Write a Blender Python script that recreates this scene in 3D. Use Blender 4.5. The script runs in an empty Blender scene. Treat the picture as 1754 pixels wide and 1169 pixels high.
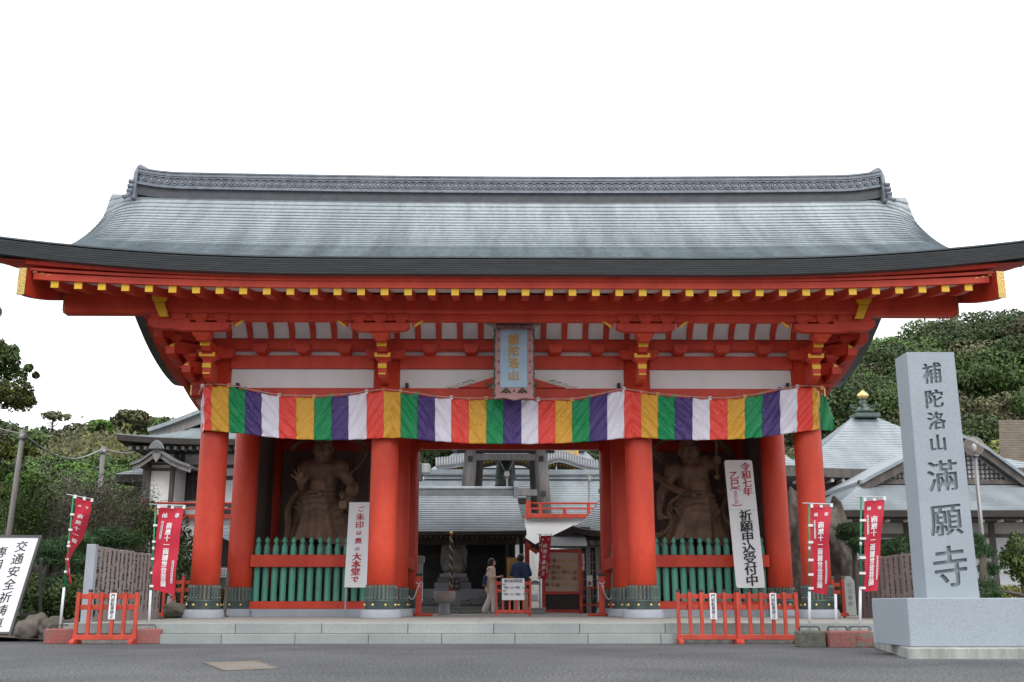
import bpy, bmesh, math, random
import numpy as np
from mathutils import Vector, Matrix
R = math.radians
sc = bpy.context.scene
COL = sc.collection
rnd = random.Random(7)

# ------------------------------------------------------------ camera
F_PX, CX, CY = 1850.0, 877.0, 584.5            # focal length and centre in photo pixels (1754 x 1169)
PITCH, YAW = R(13.67), 0.0116
CAM = Vector((-0.265, -22.9, 0.59))
FW = Vector((math.sin(YAW)*math.cos(PITCH), math.cos(YAW)*math.cos(PITCH), math.sin(PITCH)))
RT = Vector((math.cos(YAW), -math.sin(YAW), 0))
UP = RT.cross(FW)
cam = bpy.data.cameras.new('camera'); co = bpy.data.objects.new('camera', cam); COL.objects.link(co)
cam.sensor_width = 36; cam.lens = 36*F_PX/1754.0; cam.clip_end = 3000; cam.clip_start = 0.1
co.matrix_world = Matrix((( RT.x, UP.x, -FW.x, CAM.x), (RT.y, UP.y, -FW.y, CAM.y), (RT.z, UP.z, -FW.z, CAM.z), (0,0,0,1)))
sc.camera = co

# ------------------------------------------------------------ sky, sun, exposure
w = bpy.data.worlds.new('World'); sc.world = w; w.use_nodes = True
nt = w.node_tree; nt.nodes.clear()
def wn(t, **k):
    n = nt.nodes.new(t)
    for a, b in k.items(): setattr(n, a, b)
    return n
SUN_EL, SUN_AZ = R(46), R(158)                   # azimuth clockwise from +Y (north): behind the camera, to its right
sky = wn('ShaderNodeTexSky', sky_type='NISHITA', sun_disc=False, sun_elevation=SUN_EL, sun_rotation=SUN_AZ)
tc = wn('ShaderNodeTexCoord'); mp = wn('ShaderNodeMapping'); mp.inputs['Scale'].default_value = (1.0, 1.0, 2.6); mp.inputs['Location'].default_value = (3.0, 2.0, 1.0)
no = wn('ShaderNodeTexNoise'); no.inputs['Scale'].default_value = 1.7; no.inputs['Detail'].default_value = 6; no.inputs['Roughness'].default_value = .55
rp = wn('ShaderNodeValToRGB'); rp.color_ramp.elements[0].position = .30; rp.color_ramp.elements[0].color = (.55,.55,.55,1)
rp.color_ramp.elements[1].position = .56; rp.color_ramp.elements[1].color = (1,1,1,1)
mx = wn('ShaderNodeMix', data_type='RGBA'); mx.inputs[7].default_value = (12.6, 12.8, 13.0, 1)
bg = wn('ShaderNodeBackground'); bg.inputs['Strength'].default_value = .1
ou = wn('ShaderNodeOutputWorld')
L = nt.links.new
L(tc.outputs['Generated'], mp.inputs['Vector']); L(mp.outputs[0], no.inputs['Vector']); L(no.outputs['Fac'], rp.inputs[0])
L(rp.outputs[0], mx.inputs[0]); L(sky.outputs[0], mx.inputs[6]); L(mx.outputs[2], bg.inputs['Color']); L(bg.outputs[0], ou.inputs[0])
sl = bpy.data.lights.new('sun', 'SUN'); sl.energy = 1.05; sl.angle = R(24); sl.color = (1, .965, .91)
so = bpy.data.objects.new('sun', sl); COL.objects.link(so)
sd = Vector((math.sin(SUN_AZ)*math.cos(SUN_EL), math.cos(SUN_AZ)*math.cos(SUN_EL), math.sin(SUN_EL)))
so.rotation_euler = sd.to_track_quat('Z', 'Y').to_euler(); so.location = (0, -30, 40)
sc.view_settings.view_transform = 'Standard'; sc.view_settings.look = 'None'
sc.view_settings.exposure = 0.50; sc.view_settings.gamma = 1; sc.view_settings.use_curve_mapping = False
sc.cycles.max_bounces = 6; sc.cycles.diffuse_bounces = 4; sc.cycles.glossy_bounces = 2; sc.cycles.transparent_max_bounces = 6
sc.cycles.use_denoising = True

# ------------------------------------------------------------ measuring helpers
def ray(x, y):
    return FW + RT*((x-CX)/F_PX) - UP*((y-CY)/F_PX)
def P(x, y, Y):                                   # the point of the plane Y=const seen at photo pixel x, y
    r = ray(x, y); t = (Y-CAM.y)/r.y
    return CAM + r*t
def G(x, y, z=0.0):
    r = ray(x, y); t = (z-CAM.z)/r.z
    return CAM + r*t
def ZP(y, Y, x=877): return P(x, y, Y).z
def XPX(x, Y, y=900): return P(x, y, Y).x

# ------------------------------------------------------------ mesh builder
class MB:
    def __init__(s): s.v = []; s.f = []; s.m = []; s.sm = []
    def add(s, vs, fs, mi=0, smooth=False):
        o = len(s.v); s.v.extend([tuple(v) for v in vs])
        for f in fs: s.f.append(tuple(i+o for i in f)); s.m.append(mi); s.sm.append(smooth)
        return s
    def box(s, x0, x1, y0, y1, z0, z1, mi=0):
        v = [(x0,y0,z0),(x1,y0,z0),(x1,y1,z0),(x0,y1,z0),(x0,y0,z1),(x1,y0,z1),(x1,y1,z1),(x0,y1,z1)]
        return s.add(v, [(0,3,2,1),(4,5,6,7),(0,1,5,4),(1,2,6,5),(2,3,7,6),(3,0,4,7)], mi)
    def rbox(s, c, size, M=None, mi=0):
        a, b, d = size[0]/2, size[1]/2, size[2]/2; c = Vector(c)
        v = [Vector(p) for p in [(-a,-b,-d),(a,-b,-d),(a,b,-d),(-a,b,-d),(-a,-b,d),(a,-b,d),(a,b,d),(-a,b,d)]]
        if M is not None: v = [M @ p for p in v]
        return s.add([p+c for p in v], [(0,3,2,1),(4,5,6,7),(0,1,5,4),(1,2,6,5),(2,3,7,6),(3,0,4,7)], mi)
    def bar(s, p, q, w, h, mi=0, up=(0,0,1)):
        p = Vector(p); q = Vector(q); d = (q-p); L = d.length; d.normalize()
        x = d.cross(Vector(up))
        if x.length < 1e-4: x = Vector((1,0,0))
        x.normalize(); z = x.cross(d)
        M = Matrix((x, d, z)).transposed()
        return s.rbox((p+q)/2, (w, L, h), M, mi)
    def prism(s, poly, ax, a, b, mi=0, smooth=False):      # poly in the two other axes, extruded along ax from a to b
        n = len(poly)
        def mk(u, v, t): return {'x':(t,u,v), 'y':(u,t,v), 'z':(u,v,t)}[ax]
        vs = [mk(u,v,a) for u,v in poly]+[mk(u,v,b) for u,v in poly]
        area = sum(poly[i][0]*poly[(i+1)%n][1]-poly[(i+1)%n][0]*poly[i][1] for i in range(n))
        fl = (area > 0) ^ (ax == 'y') ^ (a > b)
        fs = [tuple(range(n))[::-1] if fl else tuple(range(n)), tuple(range(n,2*n)) if fl else tuple(range(n,2*n))[::-1]]
        s.add(vs, fs, mi)
        sd = [(i,(i+1)%n,n+(i+1)%n,n+i) if fl else (i,n+i,n+(i+1)%n,(i+1)%n) for i in range(n)]
        o = len(s.v)-2*n
        for f in sd: s.f.append(tuple(i+o for i in f)); s.m.append(mi); s.sm.append(smooth)
        return s
    def tube(s, pts, r, n=8, mi=0, flat=1.0, cap=True, smooth=True):
        pts = [Vector(p) for p in pts]; k = len(pts)
        rs = r if isinstance(r, (list, tuple)) else [r]*k
        vs = []; prev = None
        for i, p in enumerate(pts):
            t = (pts[min(i+1,k-1)]-pts[max(i-1,0)])
            if t.length < 1e-9: t = Vector((0,0,1))
            t.normalize()
            if prev is None:
                a = t.cross(Vector((0,0,1)))
                if a.length < .1: a = t.cross(Vector((0,1,0)))
            else: a = prev - t*prev.dot(t)
            a.normalize(); prev = a; b = t.cross(a)
            for j in range(n):
                an = 2*math.pi*j/n
                vs.append(p + (a*math.cos(an) + b*math.sin(an)*flat)*rs[i])
        fs = [(i*n+j, i*n+(j+1)%n, (i+1)*n+(j+1)%n, (i+1)*n+j) for i in range(k-1) for j in range(n)]
        s.add(vs, fs, mi, smooth)
        if cap:
            o = len(s.v)-k*n
            s.f.append(tuple(o+j for j in range(n))[::-1]); s.m.append(mi); s.sm.append(False)
            s.f.append(tuple(o+(k-1)*n+j for j in range(n))); s.m.append(mi); s.sm.append(False)
        return s
    def lathe(s, c, prof, n=16, mi=0, smooth=True, rot=0.0, sx=1, sy=1):
        vs = []
        for r, z in prof:
            for j in range(n):
                a = 2*math.pi*(j+rot)/n; vs.append((c[0]+r*sx*math.cos(a), c[1]+r*sy*math.sin(a), c[2]+z))
        k = len(prof)
        s.add(vs, [(i*n+j, i*n+(j+1)%n, (i+1)*n+(j+1)%n, (i+1)*n+j) for i in range(k-1) for j in range(n)], mi, smooth)
        o = len(s.v)-k*n
        s.f.append(tuple(o+j for j in range(n))[::-1]); s.m.append(mi); s.sm.append(False)
        s.f.append(tuple(o+(k-1)*n+j for j in range(n))); s.m.append(mi); s.sm.append(False)
        return s
    def grid(s, fn, nu, nv, mi=0, smooth=True, flip=False):
        vs = [fn(i/nu, j/nv) for i in range(nu+1) for j in range(nv+1)]
        W = nv+1
        fs = [(i*W+j, (i+1)*W+j, (i+1)*W+j+1, i*W+j+1) for i in range(nu) for j in range(nv)]
        if flip: fs = [f[::-1] for f in fs]
        return s.add(vs, fs, mi, smooth)
    def ball(s, c, r, n=8, m=6, mi=0, sx=1, sy=1, sz=1):
        prof = [(max(1e-3, math.sin(math.pi*i/m))*r, -math.cos(math.pi*i/m)*r*sz) for i in range(m+1)]
        return s.lathe(c, prof, n, mi, True, 0, sx, sy)
    def glyphs(s, chars, top, right, down, size, pitch=None, mi=0, bold=.02, slant=.10, off=None, thick=0):
        # one column of characters; top = centre of the top edge
        top = Vector(top); right = Vector(right); down = Vector(down); pitch = pitch or size
        nrm = right.cross(-down).normalized()
        if off: top = top + Vector(off)
        for k, ch in enumerate(chars):
            if ch == ' ': continue
            g = glyph(ch, bold)
            c = top + down*(pitch*(k+.5))
            front = [c + right*(x*size) - down*((y+slant*x)*size) + nrm*(.0005*w) for x, y, w in g[0]]
            if thick:
                s.add([p+nrm*thick for p in front], g[1], mi)
                o = len(s.v); n = len(front)
                s.v.extend([tuple(p) for p in front])
                for a, b in g[2]: s.f.append((o-n+b, o-n+a, o+a, o+b)); s.m.append(mi); s.sm.append(False)
            else: s.add(front, g[1], mi)
        return s
    def mesh(s, name, mats):
        me = bpy.data.meshes.new(name)
        me.from_pydata(s.v, [], s.f)
        for m in (mats if isinstance(mats, (list, tuple)) else [mats]): me.materials.append(m)
        me.polygons.foreach_set('material_index', s.m); me.polygons.foreach_set('use_smooth', s.sm)
        me.update(); return me
    def build(s, name, mats, parent=None, bevel=0, kind=None):
        if parent is not None:
            off = Vector((0,0,0)); q = parent
            while q is not None: off += q.location; q = q.parent
            s.v = [(a-off.x, b-off.y, c-off.z) for a, b, c in s.v]
        me = s.mesh(name, mats)
        if bevel:
            bm = bmesh.new(); bm.from_mesh(me)
            es = [e for e in bm.edges if len(e.link_faces) == 2 and e.calc_face_angle(0) > .6]
            bmesh.ops.bevel(bm, geom=es, offset=bevel, segments=1, affect='EDGES', clamp_overlap=True)
            bm.to_mesh(me); bm.free()
        return link(name, me, parent, kind)
def link(name, me, parent=None, kind=None, loc=None):
    o = bpy.data.objects.new(name, me); COL.objects.link(o)
    if parent is not None: o.parent = parent
    if kind: o['kind'] = kind
    if loc is not None: o.location = loc
    return o
_gc = {}
_fc = bpy.data.curves.new('lettering_source', 'FONT'); _fc.resolution_u = 2
_fo = bpy.data.objects.new('lettering_source', _fc); COL.objects.link(_fo)
def glyph(ch, bold=.02):
    k = (ch, round(bold, 3))
    if k not in _gc:
        _fc.body = ch; _fc.offset = 0; bpy.context.view_layer.update()
        dg = bpy.context.evaluated_depsgraph_get()
        m = bpy.data.meshes.new_from_object(_fo.evaluated_get(dg))
        wide = .5 if (ord(ch) < 0x3000 and ch not in '—（）') else 0
        if wide:
            xs = [v.co.x for v in m.vertices] or [0]; cx = (min(xs)+max(xs))/2
        else: cx = .49
        vs = [(v.co.x-cx, v.co.y-.38, 0) for v in m.vertices]
        fs = []
        for p in m.polygons:
            f = tuple(p.vertices); fs.append(f if p.normal.z > 0 else f[::-1])
        cnt = {}
        for f in fs:
            for i in range(len(f)):
                a, b = f[i], f[(i+1) % len(f)]; cnt[(a, b)] = 1
        bd = [e for e in cnt if (e[1], e[0]) not in cnt]
        if bold > .001:                              # heavier stroke: the outline laid down again, a little to each side
            n0 = len(vs); v0 = list(vs); f0 = list(fs); b0_ = list(bd)
            for j, (dx, dy) in enumerate(((1,.22),(-1,-.22),(.5,-.3),(-.5,.3))):
                vs += [(x+dx*bold, y+dy*bold, j+1) for x, y, _ in v0]; o_ = n0*(j+1)
                fs += [tuple(i+o_ for i in f) for f in f0]; bd += [(a+o_, b+o_) for a, b in b0_]
        _gc[k] = (vs, fs, bd); bpy.data.meshes.remove(m)
    return _gc[k]
def thing(name, label, cat, loc=(0,0,0), group=None):
    o = bpy.data.objects.new(name, None); o.empty_display_size = .2; COL.objects.link(o); o.location = loc
    return tag(o, label, cat, group)
def tag(o, label=None, cat=None, group=None, kind=None):
    if label: o['label'] = label
    if cat: o['category'] = cat
    if group: o['group'] = group
    if kind: o['kind'] = kind
    return o
def copy_tree(o, label=None, loc=None, rz=None, group=None, parent=None):
    c = o.copy(); COL.objects.link(c)
    if parent is not None: c.parent = parent
    if label: c['label'] = label
    if group: c['group'] = group
    if loc is not None: c.location = loc
    if rz is not None: c.rotation_euler = (0, 0, rz)
    for ch in KIDS(o): copy_tree(ch, parent=c)
    return c
def KIDS(o): return [c for c in COL.objects if c.parent == o]

# ------------------------------------------------------------ materials
def mat(name, col, rough=.6, var=.12, scale=2.0, col2=None, mixscale=None, bump=0, bscale=40, metal=0, stretch=(1,1,1), island=0, spec=.5, objrand=0, fine=0, lo=.35, hi=.65):
    m = bpy.data.materials.new(name); m.use_nodes = True; t = m.node_tree; b = t.nodes['Principled BSDF']; K = t.links.new
    def N(ty, **k):
        n = t.nodes.new(ty)
        for a, c in k.items(): setattr(n, a, c)
        return n
    b.inputs['Roughness'].default_value = rough; b.inputs['Metallic'].default_value = metal
    b.inputs['Specular IOR Level'].default_value = spec
    geo = N('ShaderNodeNewGeometry'); mp = N('ShaderNodeMapping'); mp.inputs['Scale'].default_value = stretch
    K(geo.outputs['Position'], mp.inputs['Vector'])
    c2 = col2 or tuple(x*(1-var) for x in col)
    n1 = N('ShaderNodeTexNoise'); n1.inputs['Scale'].default_value = scale; n1.inputs['Detail'].default_value = 6; n1.inputs['Roughness'].default_value = .62
    K(mp.outputs[0], n1.inputs['Vector'])
    rr = N('ShaderNodeMapRange'); rr.inputs[1].default_value = lo; rr.inputs[2].default_value = hi
    K(n1.outputs['Fac'], rr.inputs[0])
    x = N('ShaderNodeMix', data_type='RGBA'); x.inputs[6].default_value = (*col, 1); x.inputs[7].default_value = (*c2, 1)
    K(rr.outputs[0], x.inputs[0]); out = x.outputs[2]
    if fine:
        n2 = N('ShaderNodeTexNoise'); n2.inputs['Scale'].default_value = bscale; n2.inputs['Detail'].default_value = 3
        K(geo.outputs['Position'], n2.inputs['Vector'])
        h = N('ShaderNodeHueSaturation'); r2 = N('ShaderNodeMapRange'); r2.inputs[1].default_value = .3; r2.inputs[2].default_value = .7
        r2.inputs[3].default_value = 1-fine; r2.inputs[4].default_value = 1+fine
        K(n2.outputs['Fac'], r2.inputs[0]); K(r2.outputs[0], h.inputs['Value']); K(out, h.inputs['Color']); out = h.outputs[0]
    if island or objrand:
        h = N('ShaderNodeHueSaturation'); r2 = N('ShaderNodeMapRange'); q = island or objrand
        r2.inputs[3].default_value = 1-q; r2.inputs[4].default_value = 1+q
        if island: K(geo.outputs['Random Per Island'], r2.inputs[0])
        else: K(N('ShaderNodeObjectInfo').outputs['Random'], r2.inputs[0])
        K(r2.outputs[0], h.inputs['Value']); K(out, h.inputs['Color']); out = h.outputs[0]
    K(out, b.inputs['Base Color'])
    if bump:
        n3 = N('ShaderNodeTexNoise'); n3.inputs['Scale'].default_value = bscale; n3.inputs['Detail'].default_value = 4
        K(mp.outputs[0], n3.inputs['Vector'])
        bn = N('ShaderNodeBump'); bn.inputs['Strength'].default_value = bump; bn.inputs['Distance'].default_value = .02
        K(n3.outputs['Fac'], bn.inputs['Height']); K(bn.outputs[0], b.inputs['Normal'])
    return m
M = {}
M['red'] = mat('vermilion_paint', (.62,.064,.029), .5, .18, 1.1, bump=.14, bscale=9, col2=(.47,.038,.02), spec=.35, fine=.05, stretch=(1.5,1.5,.5))
M['red_board'] = mat('vermilion_board', (.52,.05,.03), .6, .2, 1.5, stretch=(1,1,3), bump=.1, bscale=10)
M['red_fence'] = mat('fence_red', (.56,.062,.034), .55, .35, 3, bump=.1, bscale=20)
M['white'] = mat('white_plaster', (.80,.80,.81), .8, .08, .8, stretch=(1,1,.35), col2=(.70,.70,.70), bump=.05, bscale=25)
M['soffit'] = mat('white_soffit', (.76,.72,.70), .8, .1, 2)
M['gold'] = mat('yellow_end_paint', (.80,.47,.015), .45, .1, 6)
M['brass'] = mat('brass_fitting', (.72,.50,.18), .35, .35, 30, metal=.8, col2=(.30,.20,.07))
M['goldleaf'] = mat('gold_leaf', (.80,.62,.26), .32, .2, 8, metal=.85)
M['eave'] = mat('dark_eave_edge', (.07,.077,.083), .55, .3, 4, stretch=(.5,1,6), bump=.2, bscale=20)
M['rooftop'] = mat('roof_sheet_copper', (.35,.395,.42), .45, .2, 1.0, col2=(.25,.285,.31), stretch=(2.0,.22,.22), bump=.25, bscale=9, metal=.05, lo=.38, hi=.62, fine=.12)
M['ridge'] = mat('ridge_metal', (.20,.225,.26), .5, .25, 5, col2=(.13,.145,.17), bump=.3, bscale=30, metal=.2)
M['ridge_dark'] = mat('ridge_dark', (.07,.075,.085), .6, .3, 5)
M['bronze'] = mat('bronze_shoe', (.105,.145,.125), .45, .4, 7, col2=(.06,.085,.095), stretch=(1,1,.25), metal=.35, bump=.2, bscale=30)
M['granite'] = mat('grey_granite', (.34,.37,.42), .75, .12, 2, bump=.15, bscale=120, fine=.22)
M['granite_light'] = mat('pale_granite', (.315,.36,.405), .7, .08, 1.5, bump=.12, bscale=130, fine=.2)
M['granite_cut'] = mat('carved_granite', (.235,.265,.295), .85, .15, 4, bump=.2, bscale=120, fine=.15)
M['paving'] = mat('platform_paving', (.33,.32,.295), .8, .2, 1.3, bump=.12, bscale=60, fine=.1)
M['step'] = mat('green_grey_step_stone', (.30,.33,.315), .78, .25, 1.2, col2=(.24,.27,.265), bump=.15, bscale=90, fine=.14, objrand=.07)
M['asphalt'] = mat('asphalt', (.103,.105,.112), .88, .2, .45, col2=(.072,.075,.082), bump=.6, bscale=38, fine=.95, lo=.4, hi=.6, spec=.3)
M['picket'] = mat('green_picket_paint', (.06,.26,.195), .5, .35, 4, col2=(.11,.36,.27), stretch=(1,1,.3), bump=.2, bscale=25, objrand=.16)
M['board_dark'] = mat('niche_board', (.20,.165,.15), .8, .3, 2.4, stretch=(4,1,.25), bump=.1)
M['statue'] = mat('statue_wood', (.27,.175,.115), .62, .35, 2.5, col2=(.14,.09,.06), bump=.6, bscale=16)
M['sign'] = mat('sign_white', (.74,.75,.78), .5, .03, 1)
M['sign_frame'] = mat('sign_frame', (.07,.07,.07), .6, .2, 4)
M['ink'] = mat('ink_black', (.018,.018,.02), .6, .1, 4)
M['redink'] = mat('ink_red', (.45,.02,.035), .6, .1, 4)
M['flag'] = mat('flag_red', (.50,.014,.04), .7, .1, 3)
M['flag_white'] = mat('flag_white', (.75,.70,.72), .7, .05, 3)
M['pole_green'] = mat('pole_green', (.012,.22,.10), .4, .1, 3)
M['pole_white'] = mat('pole_white', (.60,.62,.66), .4, .1, 3)
M['steel'] = mat('steel_pipe', (.30,.31,.33), .4, .15, 5, metal=.4)
M['block_red'] = mat('block_red', (.30,.085,.075), .85, .35, 5, col2=(.22,.11,.10), bump=.4, bscale=35, fine=.15)
M['block_mix'] = mat('block_worn_red', (.30,.09,.08), .85, .35, 5, col2=(.17,.165,.14), bump=.4, bscale=35, fine=.15, stretch=(1,1,2.2), lo=.46, hi=.52)
M['block_grey'] = mat('block_grey', (.15,.15,.125), .9, .4, 5, col2=(.085,.085,.07), bump=.5, bscale=35, fine=.15)
M['concrete'] = mat('concrete', (.40,.42,.40), .85, .35, 2.2, col2=(.25,.26,.24), stretch=(3,1,.35), bump=.3, bscale=50, fine=.1)
M['black'] = mat('black_cap', (.03,.03,.032), .6, .1, 4)
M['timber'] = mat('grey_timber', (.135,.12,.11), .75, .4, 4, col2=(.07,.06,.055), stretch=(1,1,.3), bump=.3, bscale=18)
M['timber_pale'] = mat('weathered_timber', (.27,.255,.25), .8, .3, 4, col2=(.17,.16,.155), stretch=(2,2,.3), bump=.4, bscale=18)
M['timber_dark'] = mat('dark_timber', (.045,.037,.034), .75, .4, 4, bump=.2, bscale=18)
M['slate'] = mat('pale_roof_sheet', (.32,.36,.385), .42, .2, 1.2, col2=(.22,.255,.28), stretch=(1,.4,.4), metal=.2, bump=.2, bscale=12, fine=.1)
M['tile'] = mat('grey_roof_tile', (.20,.21,.225), .55, .3, 3, bump=.2, bscale=25)
M['rock'] = mat('garden_rock', (.13,.115,.095), .9, .5, 2.2, col2=(.055,.047,.04), bump=.9, bscale=7, fine=.25)
M['bark'] = mat('bark', (.10,.085,.07), .9, .4, 5, stretch=(1,1,.3), bump=.6, bscale=16)
M['soil'] = mat('soil', (.115,.09,.06), .95, .4, 2.5, bump=.6, bscale=25, fine=.25)
M['ground_green'] = mat('hill_ground', (.022,.035,.012), .95, .4, .8, col2=(.035,.04,.018), bump=.6, bscale=8)
M['skin'] = mat('skin', (.56,.34,.25), .55, .06, 4)
M['hair'] = mat('hair', (.012,.011,.011), .5, .1, 4)
M['navy'] = mat('navy_cloth', (.022,.055,.14), .8, .15, 6, bump=.2, bscale=30)
M['cream'] = mat('cream_cloth', (.80,.64,.52), .85, .1, 6, bump=.2, bscale=30)
M['whitecloth'] = mat('offwhite_cloth', (.75,.71,.68), .85, .1, 6, bump=.2, bscale=30)
M['khaki'] = mat('beige_cloth', (.56,.42,.31), .85, .1, 6, bump=.2, bscale=30)
def leafmat(name, c, c2, isl=.5, scale=1.2):
    c = tuple(x*.88 for x in c); c2 = tuple(x*.95 for x in c2)
    m = mat(name, c, .55, 0, scale, col2=c2, island=isl, spec=.3)
    b = m.node_tree.nodes['Principled BSDF']
    b.inputs['Transmission Weight'].default_value = 0
    return m
M['leaf_dark'] = leafmat('leaf_dark', (.035,.065,.02), (.055,.085,.022))
M['leaf_mid'] = leafmat('leaf_mid', (.05,.10,.025), (.085,.13,.03))
M['leaf_bright'] = leafmat('leaf_bright', (.07,.16,.025), (.10,.19,.03))
M['leaf_yellow'] = leafmat('leaf_yellow', (.13,.16,.035), (.20,.21,.05))
M['leaf_olive'] = leafmat('leaf_olive', (.12,.125,.06), (.17,.165,.085))
M['leaf_brown'] = leafmat('leaf_brown', (.10,.085,.04), (.06,.075,.03))
M['leaf_grey'] = leafmat('leaf_grey', (.115,.12,.075), (.17,.165,.11))
M['needle'] = leafmat('needle', (.035,.08,.03), (.05,.10,.035))
M['twig'] = mat('twig', (.27,.25,.22), .9, .3, 5)
def brocade(name, c, c2):
    m = mat(name, c, .5, 0, 3, col2=c, spec=.4)
    t = m.node_tree; b = t.nodes['Principled BSDF']; K = t.links.new
    geo = t.nodes.new('ShaderNodeNewGeometry'); v = t.nodes.new('ShaderNodeTexVoronoi'); v.inputs['Scale'].default_value = 6.5
    wv = t.nodes.new('ShaderNodeMath'); wv.operation = 'SINE'; mu = t.nodes.new('ShaderNodeMath'); mu.operation = 'MULTIPLY'; mu.inputs[1].default_value = 38
    nz = t.nodes.new('ShaderNodeTexNoise'); nz.inputs['Scale'].default_value = 16; nz.inputs['Detail'].default_value = 3
    ad = t.nodes.new('ShaderNodeMath'); ad.operation = 'ADD'; m2 = t.nodes.new('ShaderNodeMath'); m2.operation = 'MULTIPLY'; m2.inputs[1].default_value = 9
    K(geo.outputs['Position'], v.inputs['Vector']); K(v.outputs['Distance'], mu.inputs[0]); K(geo.outputs['Position'], nz.inputs['Vector'])
    K(nz.outputs['Fac'], m2.inputs[0]); K(mu.outputs[0], ad.inputs[0]); K(m2.outputs[0], ad.inputs[1]); K(ad.outputs[0], wv.inputs[0])
    mr = t.nodes.new('ShaderNodeMapRange'); mr.inputs[1].default_value = .15; mr.inputs[2].default_value = .6; K(wv.outputs[0], mr.inputs[0])
    x = t.nodes.new('ShaderNodeMix'); x.data_type = 'RGBA'; x.inputs[6].default_value = (*c, 1); x.inputs[7].default_value = (*c2, 1)
    K(mr.outputs[0], x.inputs[0]); K(x.outputs[2], b.inputs['Base Color'])
    r = t.nodes.new('ShaderNodeMapRange'); r.inputs[3].default_value = .55; r.inputs[4].default_value = .36; K(mr.outputs[0], r.inputs[0]); K(r.outputs[0], b.inputs['Roughness'])
    return m
BC = {'W': brocade('brocade_white', (.68,.66,.76), (.78,.76,.84)), 'R': brocade('brocade_red', (.72,.045,.035), (.80,.10,.07)),
      'Y': brocade('brocade_yellow', (.62,.30,.02), (.74,.42,.07)), 'G': brocade('brocade_green', (.0,.20,.06), (.01,.30,.11)),
      'P': brocade('brocade_purple', (.045,.02,.13), (.09,.055,.22))}
# ============================================================ ground, road, platform
def struct(name, mb, m, bevel=0, kind='structure'):
    return mb.build(name, m, None, bevel, kind)
g = MB(); g.add([(-900,-900,-.004),(900,-900,-.004),(900,1500,-.004),(-900,1500,-.004)], [(0,1,2,3)]); struct('ground', g, M['soil'])
g = MB(); g.add([(-60,-60,0),(60,-60,0),(60,-3.2,0),(-60,-3.2,0)], [(0,1,2,3)]); struct('road', g, M['asphalt'])
# steel-framed patch in the asphalt
mh = thing('drain_cover', 'flat rusty square drain cover set in the asphalt', 'drain cover', G(415,1141,0))
a = [G(350,1136), G(440,1133), G(478,1146), G(385,1150)]
MB().add([(p.x,p.y,.005) for p in a], [(0,3,2,1)]).build('cover_plate', mat('cover_plate', (.19,.185,.17), .8, .4, 1.6, col2=(.15,.105,.075), bump=.3, bscale=30), mh)
f = MB()
for i in range(4):
    p, q = a[i], a[(i+1)%4]; f.bar((p.x,p.y,.004), (q.x,q.y,.004), .03, .008)
f.build('frame', M['block_grey'], mh)
for k, ln in enumerate(([(-9.5,-9.2),(-8.2,-8.6),(-6.4,-8.3),(-5.2,-7.4),(-4.6,-6.6)],[(-1.0,-7.6),(1.5,-7.9),(3.0,-7.6)],[(3.4,-12.2),(4.6,-11.4),(6.4,-11.6),(8.5,-11.2)],[(-7.5,-12.6),(-6.6,-11.2),(-5.6,-10.6),(-4.8,-9.9)])):
    rc = random.Random(k); pts = []
    for (xa, ya), (xb, yb) in zip(ln, ln[1:]):
        for q in range(9): pts.append((xa+(xb-xa)*q/9+rc.uniform(-.03,.03), ya+(yb-ya)*q/9+rc.uniform(-.03,.03)))
    cb = MB(); vs = []
    for q, (x, y) in enumerate(pts): w2 = .006+.005*rc.random(); vs += [(x, y-w2, .0035), (x, y+w2, .0035)]
    cb.add(vs, [(2*q, 2*q+2, 2*q+3, 2*q+1) for q in range(len(pts)-1)]); struct('road_crack', cb, M['ridge_dark'])

PL = .30                                            # platform height
XL, XR, YF = -6.95, 8.9, -5.72
platform = tag(bpy.data.objects.new('platform', None), kind='structure'); COL.objects.link(platform)
MB().box(XL+.01, XR-.01, YF+.4, 8.6, -.02, PL-.02).build('core', M['paving'], platform)
# paving slabs of the top, the nearest rows one by one
ny = [YF, YF+.42, YF+1.35, YF+2.3, YF+3.25, YF+4.2, YF+5.15, YF+6.1, 1.9, 3.2, 4.5, 5.8, 7.2, 8.6]
for j in range(len(ny)-1):
    y0, y1 = ny[j], ny[j+1]; nx = 12 if j == 0 else 15; dx = (XR-XL)/nx
    for i in range(nx):
        o = MB().box(XL+dx*i+.004, XL+dx*(i+1)-.004, y0+.003, y1-.003, (PL-.155 if j == 0 else PL-.03), PL+rnd.uniform(-.002,.002)).build(
            'kerb_stone' if j == 0 else 'paving_slab', M['step'] if j == 0 else M['paving'], platform, bevel=.006)
nst = 13; x0 = -5.6
dx = (XR-x0)/nst
for i in range(nst):
    MB().box(x0+dx*i+.004, x0+dx*(i+1)-.004, YF-.12, YF+.4, -.02, PL-.158).build('step_stone', M['step'], platform, bevel=.006)
MB().box(XL, x0-.01, YF+.03, YF+.4, -.02, PL-.158).build('plinth', M['concrete'], platform, bevel=.006)
g = MB(); g.add([(-60,8.6,PL-.004),(60,8.6,PL-.004),(60,80,PL-.004),(-60,80,PL-.004)], [(0,1,2,3)]); struct('courtyard', g, M['paving'])

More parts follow.
